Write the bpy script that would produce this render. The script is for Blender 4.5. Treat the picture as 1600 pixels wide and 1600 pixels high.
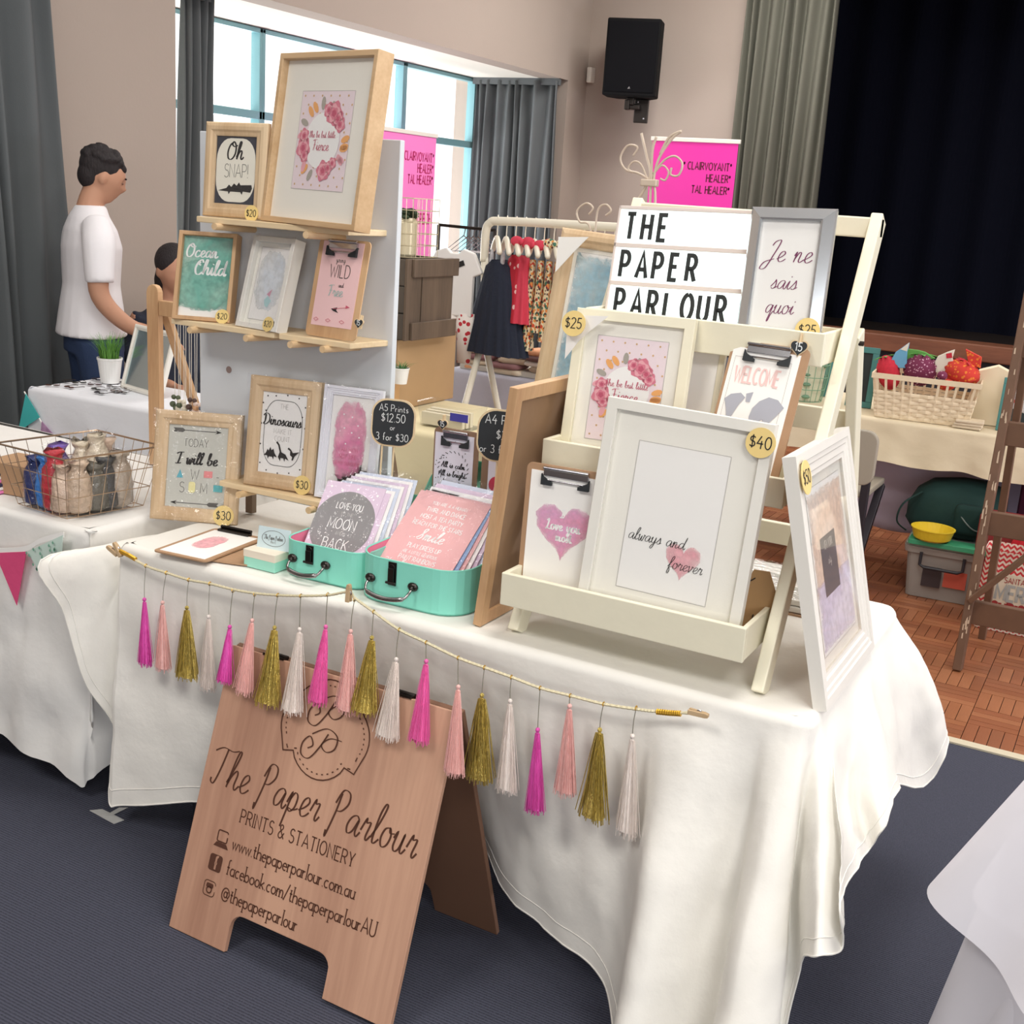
import bpy, math, random
from mathutils import Matrix, Vector, noise
random.seed(7)
for o in list(bpy.data.objects): bpy.data.objects.remove(o)
S = bpy.context.scene
PI = math.pi

# ------------------------------------------------------------------ camera, world, lights, exposure
CR = ((0.8755920293, 0.1785031757, -0.4488599051),
      (0.4785777572, -0.1943932863, 0.8562561419),
      (0.0655890885, -0.9645454196, -0.2556368615))      # columns: image right, image down, view direction
EYE = Vector((0, 0, 1.6)); FPX = 1850.0
cd = bpy.data.cameras.new('camera'); co = bpy.data.objects.new('camera', cd); S.collection.objects.link(co)
cd.sensor_width = 36; cd.lens = FPX / 1600 * 36; cd.clip_start = .05; cd.clip_end = 200
M = Matrix.Identity(4)
for i in range(3):
    M[i][0] = CR[i][0]; M[i][1] = -CR[i][1]; M[i][2] = -CR[i][2]; M[i][3] = EYE[i]
co.matrix_world = M; S.camera = co
W = bpy.data.worlds.new('sky'); S.world = W; W.use_nodes = True
W.node_tree.nodes['Background'].inputs[0].default_value = (1.0, 1.0, 1.0, 1)
W.node_tree.nodes['Background'].inputs[1].default_value = 1.25
ORD = 'first second third fourth fifth sixth seventh eighth ninth tenth eleventh twelfth thirteenth fourteenth fifteenth sixteenth seventeenth eighteenth nineteenth twentieth'.split()
def area(name, loc, target, sx, sy, power, col):
    l = bpy.data.lights.new(name, 'AREA'); l.shape = 'RECTANGLE'; l.size = sx; l.size_y = sy; l.energy = power; l.color = col
    o = bpy.data.objects.new(name, l); S.collection.objects.link(o); o.location = loc
    o.rotation_euler = (Vector(target) - Vector(loc)).to_track_quat('-Z', 'Y').to_euler(); return o
for lx, ly, p in ((-.2, 2.1, 44), (-2.9, 8.3, 62), (1.6, -.8, 62), (-2.0, -1.0, 62), (-3.0, 3.0, 22), (1.6, 4.6, 55), (-2.6, 6.4, 30), (1.2, 8.2, 40)):
    area('ceiling_panel_light', (lx, ly, 3.93), (lx, ly, 0), 1.2, 1.2, p, (1, .97, .92))  # unseen overhead lamps; the one near the stage is added to brighten the wall
area('window_bay_bounce', (-7.3, 7.3, .9), (-5.0, 7.3, 2.7), 4.0, 1.6, 120, (1, 1, .98))  # added lamp outside the bay, imitates ground bounce to whiten the soffit
area('side_fill_light', (4.0, 5.0, 1.1), (-1.0, 6.0, .4), 2.2, 1.4, 90, (.9, .92, 1))  # added fill lamp, no window there; brightens the drape under the beige table
area('side_fill_light', (4.0, .2, 1.9), (-1.5, 2.2, .8), 3.5, 1.8, 48, (.93, .96, 1))  # added fill lamp by the solid right wall, keeps the cloth fronts bright
area('rear_fill_light', (2.4, -4.0, 1.9), (-1.2, 2.0, .8), 2.6, 1.8, 58, (.94, .97, 1))  # added fill lamp behind the camera, no window there; lifts the stall fronts
S.view_settings.view_transform = 'Standard'; S.view_settings.look = 'None'
S.view_settings.exposure = 0.47; S.view_settings.gamma = 1; S.view_settings.use_curve_mapping = False

def ray(px, py):
    a, b = (px - 800) / FPX, (py - 800) / FPX
    return Vector([CR[i][0] * a + CR[i][1] * b + CR[i][2] for i in range(3)])
def at(px, py, X=None, Y=None, Z=None):
    """the point where the sight line meets a real plane x=X, y=Y or z=Z"""
    r = ray(px, py)
    t = X / r[0] if X is not None else (Y / r[1] if Y is not None else (Z - EYE[2]) / r[2])
    return EYE + r * t

# ------------------------------------------------------------------ materials
def lin(c):
    return tuple(((v / 255) / 12.92 if v / 255 <= .04045 else ((v / 255 + .055) / 1.055) ** 2.4) for v in c)
MC = {}
def newmat(name):
    m = bpy.data.materials.new(name); m.use_nodes = True
    nt = m.node_tree; return m, nt, nt.nodes['Principled BSDF']
def mat(name, c, rough=.6, metal=0, var=0, vs=20, bump=0, bs=200, spec=.5, emit=0, trans=0, stretch=None):
    if name in MC: return MC[name]
    m, nt, b = newmat(name); N = nt.nodes; L = nt.links; c = lin(c)
    b.inputs['Base Color'].default_value = (*c, 1); b.inputs['Roughness'].default_value = rough
    b.inputs['Metallic'].default_value = metal; b.inputs['Specular IOR Level'].default_value = spec
    if emit: b.inputs['Emission Color'].default_value = (*c, 1); b.inputs['Emission Strength'].default_value = emit
    if var or bump:
        tc = N.new('ShaderNodeTexCoord'); mp = N.new('ShaderNodeMapping'); L.new(tc.outputs['Object'], mp.inputs[0])
        if stretch: mp.inputs['Scale'].default_value = stretch
    if var:
        n = N.new('ShaderNodeTexNoise'); n.inputs['Scale'].default_value = vs; n.inputs['Detail'].default_value = 4
        L.new(mp.outputs[0], n.inputs[0])
        mx = N.new('ShaderNodeMix'); mx.data_type = 'RGBA'
        mx.inputs[6].default_value = (*[max(0, v * (1 - var)) for v in c], 1); mx.inputs[7].default_value = (*[min(1, v * (1 + var)) for v in c], 1)
        L.new(n.outputs[0], mx.inputs[0]); L.new(mx.outputs[2], b.inputs['Base Color'])
    if bump:
        n2 = N.new('ShaderNodeTexNoise'); n2.inputs['Scale'].default_value = bs; n2.inputs['Detail'].default_value = 5; L.new(mp.outputs[0], n2.inputs[0])
        bp = N.new('ShaderNodeBump'); bp.inputs['Strength'].default_value = bump; bp.inputs['Distance'].default_value = .01
        L.new(n2.outputs[0], bp.inputs['Height']); L.new(bp.outputs[0], b.inputs['Normal'])
    MC[name] = m; return m
def wood(name, c1, c2, scale=8, axis=2, rough=.55, bump=.15, sq=.12):
    if name in MC: return MC[name]
    m, nt, b = newmat(name); N = nt.nodes; L = nt.links
    tc = N.new('ShaderNodeTexCoord'); mp = N.new('ShaderNodeMapping'); L.new(tc.outputs['Object'], mp.inputs[0])
    s = [1, 1, 1]; s[axis] = sq; mp.inputs['Scale'].default_value = s
    n = N.new('ShaderNodeTexNoise'); n.inputs['Scale'].default_value = scale; n.inputs['Detail'].default_value = 8; n.inputs['Distortion'].default_value = .6
    L.new(mp.outputs[0], n.inputs[0])
    n2 = N.new('ShaderNodeTexNoise'); n2.inputs['Scale'].default_value = scale * 14; n2.inputs['Detail'].default_value = 3; L.new(mp.outputs[0], n2.inputs[0])
    ad = N.new('ShaderNodeMath'); ad.operation = 'MULTIPLY_ADD'; ad.inputs[1].default_value = .35; L.new(n2.outputs[0], ad.inputs[0]); L.new(n.outputs[0], ad.inputs[2])
    r = N.new('ShaderNodeValToRGB'); r.color_ramp.elements[0].position = .45; r.color_ramp.elements[1].position = .85
    r.color_ramp.elements[0].color = (*lin(c1), 1); r.color_ramp.elements[1].color = (*lin(c2), 1)
    L.new(ad.outputs[0], r.inputs[0]); L.new(r.outputs[0], b.inputs['Base Color']); b.inputs['Roughness'].default_value = rough
    bp = N.new('ShaderNodeBump'); bp.inputs['Strength'].default_value = bump; bp.inputs['Distance'].default_value = .002
    L.new(ad.outputs[0], bp.inputs['Height']); L.new(bp.outputs[0], b.inputs['Normal'])
    MC[name] = m; return m
def film(name, tint=(1, 1, 1), glossy=.25, rough=.08, bump=0, bs=30):
    """clear sheet: mostly see-through with a glossy reflection"""
    if name in MC: return MC[name]
    m, nt, b = newmat(name); N = nt.nodes; L = nt.links; N.remove(b)
    t = N.new('ShaderNodeBsdfTransparent'); t.inputs[0].default_value = (*tint, 1)
    g = N.new('ShaderNodeBsdfGlossy'); g.inputs['Roughness'].default_value = rough
    lw = N.new('ShaderNodeLayerWeight'); lw.inputs[0].default_value = .5
    pw = N.new('ShaderNodeMath'); pw.operation = 'POWER'; pw.inputs[1].default_value = 4.5; L.new(lw.outputs['Facing'], pw.inputs[0])
    fr = N.new('ShaderNodeMath'); fr.operation = 'MULTIPLY_ADD'; fr.inputs[1].default_value = .6; fr.inputs[2].default_value = glossy * .1; L.new(pw.outputs[0], fr.inputs[0])
    mx = N.new('ShaderNodeMixShader'); L.new(fr.outputs[0], mx.inputs[0]); L.new(t.outputs[0], mx.inputs[1]); L.new(g.outputs[0], mx.inputs[2])
    if bump:
        tc = N.new('ShaderNodeTexCoord'); n = N.new('ShaderNodeTexNoise'); n.inputs['Scale'].default_value = bs; n.inputs['Detail'].default_value = 3
        bp = N.new('ShaderNodeBump'); bp.inputs['Strength'].default_value = bump; bp.inputs['Distance'].default_value = .02
        L.new(tc.outputs['Object'], n.inputs[0]); L.new(n.outputs[0], bp.inputs['Height']); L.new(bp.outputs[0], g.inputs['Normal']); L.new(bp.outputs[0], lw.inputs['Normal'])
    L.new(mx.outputs[0], N['Material Output'].inputs[0]); MC[name] = m; return m
def wash(name, c1, c2, zs=4):
    """watercolour paper colour flowing between two pigments; 'fade' attribute thins it out to bare paper"""
    if name in MC: return MC[name]
    m, nt, b = newmat(name); N = nt.nodes; L = nt.links
    tc = N.new('ShaderNodeTexCoord'); n = N.new('ShaderNodeTexNoise'); n.inputs['Scale'].default_value = zs; n.inputs['Detail'].default_value = 6; n.inputs['Distortion'].default_value = .8
    L.new(tc.outputs['Object'], n.inputs[0])
    r = N.new('ShaderNodeValToRGB'); r.color_ramp.elements[0].position = .36; r.color_ramp.elements[1].position = .64
    r.color_ramp.elements[0].color = (*lin(c1), 1); r.color_ramp.elements[1].color = (*lin(c2), 1)
    L.new(n.outputs[0], r.inputs[0]); L.new(r.outputs[0], b.inputs['Base Color']); b.inputs['Roughness'].default_value = .9
    at_ = N.new('ShaderNodeAttribute'); at_.attribute_name = 'fade'
    n2 = N.new('ShaderNodeTexNoise'); n2.inputs['Scale'].default_value = 60; n2.inputs['Detail'].default_value = 4; L.new(tc.outputs['Object'], n2.inputs[0])
    ad = N.new('ShaderNodeMath'); ad.operation = 'MULTIPLY_ADD'; ad.inputs[1].default_value = .7; L.new(n2.outputs[0], ad.inputs[0]); L.new(at_.outputs['Fac'], ad.inputs[2])
    mr = N.new('ShaderNodeMapRange'); mr.inputs[1].default_value = .42; mr.inputs[2].default_value = .98; L.new(ad.outputs[0], mr.inputs[0])
    L.new(mr.outputs[0], b.inputs['Alpha']); MC[name] = m; return m

# ------------------------------------------------------------------ mesh collector
class MB:
    def __init__(s): s.v = []; s.f = []; s.mi = []; s.fade = None
    def add(s, vs, fs, M=None, mi=0):
        k = len(s.v)
        s.v += [tuple(M @ Vector(p)) if M else tuple(p) for p in vs]
        s.f += [tuple(i + k for i in f) for f in fs]; s.mi += [mi] * len(fs); return s
    def box(s, x0, x1, y0, y1, z0, z1, M=None, mi=0):
        v = [(x, y, z) for z in (z0, z1) for y in (y0, y1) for x in (x0, x1)]
        return s.add(v, [(0, 2, 3, 1), (4, 5, 7, 6), (0, 1, 5, 4), (2, 6, 7, 3), (0, 4, 6, 2), (1, 3, 7, 5)], M, mi)
    def hexa(s, a, b, w, d, side=(1, 0, 0), mi=0):
        """a bar of section w x d from a to b"""
        a, b = Vector(a), Vector(b); z = (b - a).normalized(); x = Vector(side); x = (x - z * x.dot(z)).normalized(); y = z.cross(x)
        v = [p + x * i * w / 2 + y * j * d / 2 for p in (a, b) for j in (-1, 1) for i in (-1, 1)]
        return s.add(v, [(0, 2, 3, 1), (4, 5, 7, 6), (0, 1, 5, 4), (2, 6, 7, 3), (0, 4, 6, 2), (1, 3, 7, 5)], None, mi)
    def tube(s, pts, r, n=6, closed=False, M=None, mi=0, flat=1.0):
        P = [Vector(p) for p in pts]; m = len(P); v = []; up = None
        for i, p in enumerate(P):
            a = P[(i - 1) % m] if (closed or i > 0) else p; b = P[(i + 1) % m] if (closed or i < m - 1) else p
            t = (b - a); t = t.normalized() if t.length > 1e-9 else Vector((0, 0, 1))
            if up is None: up = Vector((0, 0, 1)) if abs(t.z) < .9 else Vector((0, 1, 0))
            x = up.cross(t)
            if x.length < 1e-5: x = Vector((1, 0, 0)).cross(t)
            x.normalize(); y = t.cross(x); up = y
            rr = r[i] if isinstance(r, (list, tuple)) else r
            v += [p + x * math.cos(2 * PI * k / n) * rr + y * math.sin(2 * PI * k / n) * rr * flat for k in range(n)]
        f = []
        for i in range(m if closed else m - 1):
            for k in range(n):
                j = (i + 1) % m; f.append((i * n + k, i * n + (k + 1) % n, j * n + (k + 1) % n, j * n + k))
        if not closed: f.append(tuple(reversed(range(n)))); f.append(tuple((m - 1) * n + k for k in range(n)))
        return s.add(v, f, M, mi)
    def rings(s, rs, M=None, mi=0, cap=True):
        """rs: list of rings, each a list of n points"""
        n = len(rs[0]); v = [p for r in rs for p in r]; f = []
        for i in range(len(rs) - 1):
            for k in range(n): f.append((i * n + k, i * n + (k + 1) % n, (i + 1) * n + (k + 1) % n, (i + 1) * n + k))
        if cap: f.append(tuple(reversed(range(n)))); f.append(tuple((len(rs) - 1) * n + k for k in range(n)))
        return s.add(v, f, M, mi)
    def lathe(s, prof, c=(0, 0, 0), n=16, M=None, mi=0):
        return s.rings([[(c[0] + r * math.cos(2 * PI * k / n), c[1] + r * math.sin(2 * PI * k / n), c[2] + z) for k in range(n)] for r, z in prof], M, mi)
    def ell(s, c, rx, ry, rz, n=12, m=8, M=None, mi=0):
        rs = []
        for i in range(m + 1):
            a = -PI / 2 + PI * i / m; q = max(math.cos(a), .02)
            rs.append([(c[0] + rx * q * math.cos(2 * PI * k / n), c[1] + ry * q * math.sin(2 * PI * k / n), c[2] + rz * math.sin(a)) for k in range(n)])
        return s.rings(rs, M, mi)
    def prism(s, poly, y0, y1, M=None, mi=0):
        """polygon in x,z extruded along y"""
        n = len(poly); v = [(x, y0, z) for x, z in poly] + [(x, y1, z) for x, z in poly]
        return s.add(v, [tuple(range(n)), tuple(reversed(range(n, 2 * n)))] + [(i, i + n, (i + 1) % n + n, (i + 1) % n) for i in range(n)], M, mi)
    def slab(s, poly, z0, z1, M=None, mi=0):
        n = len(poly); v = [(x, y, z0) for x, y in poly] + [(x, y, z1) for x, y in poly]
        return s.add(v, [tuple(reversed(range(n))), tuple(range(n, 2 * n))] + [(i, (i + 1) % n, (i + 1) % n + n, i + n) for i in range(n)], M, mi)
    def poly(s, pts, y=0, M=None, mi=0): return s.add([(x, y, z) for x, z in pts], [tuple(range(len(pts)))], M, mi)
    def grid(s, fn, nu, nv, M=None, mi=0, closeu=False):
        v = [fn(i / nu, j / nv) for j in range(nv + 1) for i in range(nu + (0 if closeu else 1))]; w = nu + (0 if closeu else 1); f = []
        for j in range(nv):
            for i in range(nu): a = j * w + i; b = j * w + (i + 1) % w; f.append((a, b, b + w, a + w))
        return s.add(v, f, M, mi)
    def ribbon(s, pts, w, y=0, M=None, mi=0, cal=False):
        P = [Vector((p[0], p[1])) for p in pts]; n = len(P)
        if n < 2: return s
        v = []
        for i in range(n):
            a = P[max(i - 1, 0)]; b = P[min(i + 1, n - 1)]; q1 = P[i] - a; q2 = b - P[i]; t = (q1.normalized() if q1.length > 1e-9 else q1) + (q2.normalized() if q2.length > 1e-9 else q2)
            if t.length < 1e-9: t = Vector((1, 0))
            t.normalize(); nn = Vector((-t.y, t.x)); k = 1.0
            if 0 < i < n - 1:
                d1 = (P[i] - P[i - 1]); d1 = d1.normalized() if d1.length > 1e-9 else t; k = 1 / max(.5, abs(d1.dot(t)))
            ww = w * k * ((.45 + .75 * abs(t.y)) if cal else 1) / 2
            v += [(P[i].x + nn.x * ww, y, P[i].y + nn.y * ww), (P[i].x - nn.x * ww, y, P[i].y - nn.y * ww)]
        return s.add(v, [(2 * i, 2 * i + 1, 2 * i + 3, 2 * i + 2) for i in range(n - 1)], M, mi)
def obj(name, mb, m, parent=None, smooth=False, bevel=0, label=None, sub=0, solid=0, kind=None):
    me = bpy.data.meshes.new(name); me.from_pydata([tuple(p) for p in mb.v], [], mb.f); me.update()
    if smooth: me.polygons.foreach_set('use_smooth', [True] * len(me.polygons))
    for k in (m if isinstance(m, (list, tuple)) else [m]): me.materials.append(k)
    if any(mb.mi): me.polygons.foreach_set('material_index', mb.mi)
    if mb.fade is not None:
        a = me.attributes.new('fade', 'FLOAT', 'POINT'); a.data.foreach_set('value', mb.fade)
    o = bpy.data.objects.new(name, me); S.collection.objects.link(o)
    if parent: o.parent = parent
    if solid: q = o.modifiers.new('solid', 'SOLIDIFY'); q.thickness = solid; q.offset = 0
    if sub: q = o.modifiers.new('sub', 'SUBSURF'); q.levels = sub; q.render_levels = sub
    if bevel: q = o.modifiers.new('bev', 'BEVEL'); q.width = bevel; q.segments = 2; q.limit_method = 'ANGLE'; q.angle_limit = .6
    if label: o['label'] = label
    if kind: o['kind'] = kind
    return o
def tag(o, label, cat, group=None):
    o['label'] = label; o['category'] = cat
    if group: o['group'] = group
    return o
def thing(name, label, cat, loc=(0, 0, 0), yaw=0, lean=0, roll=0, group=None):
    o = bpy.data.objects.new(name, None); S.collection.objects.link(o); o.empty_display_size = .05
    o.matrix_world = Matrix.Translation(Vector(loc)) @ Matrix.Rotation(yaw, 4, 'Z') @ Matrix.Rotation(-lean, 4, 'X') @ Matrix.Rotation(roll, 4, 'Y')
    return tag(o, label, cat, group)
def dup(o, parent=None):
    c = o.copy(); S.collection.objects.link(c); c.parent = parent
    for ch in list(o.children): dup(ch, c)
    return c
def struct(name, mb, m, parent=None, **k):
    o = obj(name, mb, m, parent, **k)
    if not parent: o['kind'] = 'structure'
    return o
def catmull(pts, k=5, closed=False):
    n = len(pts); out = []
    for i in range(n if closed else n - 1):
        g = (lambda j: pts[j % n]) if closed else (lambda j: pts[min(max(j, 0), n - 1)])
        p0, p1, p2, p3 = g(i - 1), g(i), g(i + 1), g(i + 2)
        for t in range(k):
            u = t / k
            out.append(tuple(.5 * ((2 * b) + (-a + c) * u + (2 * a - 5 * b + 4 * c - d) * u * u + (-a + 3 * b - 3 * c + d) * u ** 3) for a, b, c, d in zip(p0, p1, p2, p3)))
    if not closed: out.append(tuple(pts[-1]))
    return out
def rrect(x0, x1, z0, z1, r, n=5):
    out = []
    for cx, cz, a0 in ((x1 - r, z1 - r, 0), (x0 + r, z1 - r, 90), (x0 + r, z0 + r, 180), (x1 - r, z0 + r, 270)):
        for i in range(n + 1):
            a = math.radians(a0 + 90 * i / n); out.append((cx + r * math.cos(a), cz + r * math.sin(a)))
    return out
def circ(cx, cz, r, n=20, rz=None): return [(cx + r * math.cos(2 * PI * i / n), cz + (rz or r) * math.sin(2 * PI * i / n)) for i in range(n)]
def heart(cx, cz, s, n=36):
    out = []
    for i in range(n):
        t = 2 * PI * i / n
        out.append((cx + s * 16 * math.sin(t) ** 3 / 17, cz + s * (13 * math.cos(t) - 5 * math.cos(2 * t) - 2 * math.cos(3 * t) - math.cos(4 * t)) / 17))
    return out

# ------------------------------------------------------------------ stroke lettering
def arc(cx, cy, rx, ry, a0, a1, n=8): return [(cx + rx * math.cos(math.radians(a0 + (a1 - a0) * i / n)), cy + ry * math.sin(math.radians(a0 + (a1 - a0) * i / n))) for i in range(n + 1)]
CAP = {
 'A': (.62, [[(0, 0), (.31, 1), (.62, 0)], [(.11, .33), (.51, .33)]]),
 'B': (.52, [[(0, 0), (0, 1), (.28, 1)] + arc(.28, .77, .2, .23, 90, -90) + [(0, .54)], [(.28, .54)] + arc(.28, .27, .24, .27, 90, -90) + [(0, 0)]]),
 'C': (.56, [arc(.3, .5, .3, .5, 50, 310, 14)]),
 'D': (.56, [[(0, 0), (0, 1), (.2, 1)] + arc(.2, .5, .36, .5, 90, -90, 10) + [(0, 0)]]),
 'E': (.44, [[(.44, 1), (0, 1), (0, 0), (.44, 0)], [(0, .52), (.38, .52)]]),
 'F': (.42, [[(.42, 1), (0, 1), (0, 0)], [(0, .52), (.36, .52)]]),
 'G': (.6, [arc(.3, .5, .3, .5, 50, 330, 14) + [(.58, .45), (.34, .45)]]),
 'H': (.52, [[(0, 0), (0, 1)], [(.52, 0), (.52, 1)], [(0, .52), (.52, .52)]]),
 'I': (.06, [[(.03, 0), (.03, 1)]]),
 'J': (.36, [[(.36, 1), (.36, .25)] + arc(.18, .22, .18, .22, 0, -170, 6)]),
 'K': (.52, [[(0, 0), (0, 1)], [(.5, 1), (0, .42)], [(.16, .6), (.52, 0)]]),
 'L': (.4, [[(0, 1), (0, 0), (.4, 0)]]),
 'M': (.66, [[(0, 0), (.03, 1), (.33, .2), (.63, 1), (.66, 0)]]),
 'N': (.54, [[(0, 0), (0, 1), (.54, 0), (.54, 1)]]),
 'O': (.64, [arc(.32, .5, .32, .5, 90, 450, 18)]),
 'P': (.48, [[(0, 0), (0, 1), (.24, 1)] + arc(.24, .73, .24, .27, 90, -90) + [(0, .46)]]),
 'Q': (.64, [arc(.32, .5, .32, .5, 90, 450, 18), [(.38, .22), (.64, -.06)]]),
 'R': (.5, [[(0, 0), (0, 1), (.24, 1)] + arc(.24, .74, .24, .26, 90, -90) + [(0, .48)], [(.24, .48), (.5, 0)]]),
 'S': (.46, [arc(.24, .75, .21, .25, 30, 250, 9) + arc(.22, .25, .24, .27, 80, -150, 9)]),
 'T': (.52, [[(0, 1), (.52, 1)], [(.26, 1), (.26, 0)]]),
 'U': (.52, [[(0, 1), (0, .28)] + arc(.26, .27, .26, .27, 180, 360, 8) + [(.52, 1)]]),
 'V': (.56, [[(0, 1), (.28, 0), (.56, 1)]]),
 'W': (.82, [[(0, 1), (.2, 0), (.41, .8), (.62, 0), (.82, 1)]]),
 'X': (.52, [[(0, 0), (.52, 1)], [(0, 1), (.52, 0)]]),
 'Y': (.54, [[(0, 1), (.27, .48), (.54, 1)], [(.27, .48), (.27, 0)]]),
 'Z': (.5, [[(0, 1), (.5, 1), (0, 0), (.5, 0)]]),
 '0': (.5, [arc(.25, .5, .25, .5, 90, 450, 14)]), '1': (.22, [[(0, .8), (.18, 1), (.18, 0)]]),
 '2': (.46, [arc(.22, .74, .22, .26, 160, -30, 8) + [(0, 0), (.46, 0)]]),
 '3': (.44, [arc(.2, .76, .2, .24, 150, -80, 8) + arc(.2, .26, .24, .27, 85, -150, 8)]),
 '4': (.5, [[(.3, 1), (0, .38), (.5, .38)], [(.36, .62), (.34, -.05)]]),
 '5': (.44, [[(.42, 1), (.08, 1), (.04, .56)] + arc(.2, .3, .24, .3, 110, -150, 9)]),
 '$': (.46, [arc(.24, .7, .2, .2, 30, 250, 9) + arc(.22, .3, .22, .22, 80, -150, 9), [(.23, 1.05), (.23, -.05)]]),
 '!': (.06, [[(.03, 1), (.03, .28)], [(.03, .04), (.03, -.02)]]), '.': (.06, [[(0, 0), (.06, .02)]]), '-': (.3, [[(0, .4), (.3, .4)]]), '*': (.2, [[(0, .7), (.2, .9)], [(0, .9), (.2, .7)], [(.1, .65), (.1, .95)]]),
 '/': (.4, [[(0, -.1), (.4, 1.05)]]), '&': (.6, [[(.6, 0), (.12, .72)] + arc(.26, .82, .15, .18, 200, -30, 7) + [(.1, .42)] + arc(.22, .22, .2, .22, 140, 330, 7) + [(.58, .45)]]),
 '@': (.8, [arc(.4, .35, .16, .2, 0, 360, 12), [(.56, .55), (.56, .2), (.68, .15), (.78, .35)] + arc(.4, .35, .38, .45, 10, 320, 14)]), "'": (.05, [[(.02, 1), (.02, .8)]]),
}
LOW = {
 'a': (.42, [arc(.19, .24, .19, .24, 60, 330, 10), [(.4, .48), (.4, 0)]]),
 'b': (.42, [[(0, 1), (0, 0)], arc(.21, .24, .2, .24, 150, -150, 10)]),
 'c': (.36, [arc(.2, .24, .2, .24, 50, 310, 10)]),
 'd': (.42, [[(.4, 1), (.4, 0)], arc(.19, .24, .19, .24, 30, 330, 10)]),
 'e': (.38, [[(.02, .26), (.38, .26)] + arc(.19, .24, .19, .24, 5, 310, 11)]),
 'f': (.26, [arc(.22, .86, .12, .14, 60, 180, 5) + [(.1, 0)], [(-.02, .48), (.24, .48)]]),
 'g': (.42, [arc(.19, .24, .19, .24, 30, 330, 10), [(.4, .48), (.4, -.15)] + arc(.22, -.15, .18, .18, 0, -150, 6)]),
 'h': (.4, [[(0, 1), (0, 0)], [(0, .3)] + arc(.2, .29, .19, .19, 160, 0, 6) + [(.39, 0)]]),
 'i': (.06, [[(.03, .48), (.03, 0)], [(.03, .68), (.03, .74)]]),
 'k': (.36, [[(0, 1), (0, 0)], [(.34, .48), (0, .18)], [(.1, .27), (.36, 0)]]),
 'l': (.06, [[(.03, 1), (.03, 0)]]),
 'm': (.62, [[(0, .48), (0, 0)], [(0, .3)] + arc(.15, .3, .15, .18, 160, 0, 5) + [(.3, 0)], [(.3, .3)] + arc(.45, .3, .15, .18, 160, 0, 5) + [(.6, 0)]]),
 'n': (.38, [[(0, .48), (0, 0)], [(0, .3)] + arc(.18, .29, .18, .19, 160, 0, 6) + [(.36, 0)]]),
 'o': (.42, [arc(.21, .24, .21, .24, 90, 450, 12)]),
 'p': (.42, [[(0, .48), (0, -.3)], arc(.21, .24, .2, .24, 150, -150, 10)]),
 'r': (.26, [[(0, .48), (0, 0)], [(0, .3), (.08, .44), (.24, .46)]]),
 's': (.3, [arc(.16, .36, .13, .12, 40, 250, 6) + arc(.14, .12, .15, .13, 70, -150, 6)]),
 't': (.26, [[(.1, .72), (.1, .1), (.16, 0), (.26, .04)], [(-.02, .48), (.24, .48)]]),
 'u': (.38, [[(0, .48), (0, .18)] + arc(.18, .18, .18, .18, 180, 350, 6), [(.37, .48), (.37, 0)]]),
 'v': (.38, [[(0, .48), (.19, 0), (.38, .48)]]), 'w': (.56, [[(0, .48), (.14, 0), (.28, .44), (.42, 0), (.56, .48)]]),
 'x': (.36, [[(0, 0), (.36, .48)], [(0, .48), (.36, 0)]]), 'y': (.38, [[(0, .48), (.19, .02)], [(.38, .48), (.1, -.3)]]),
}
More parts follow.
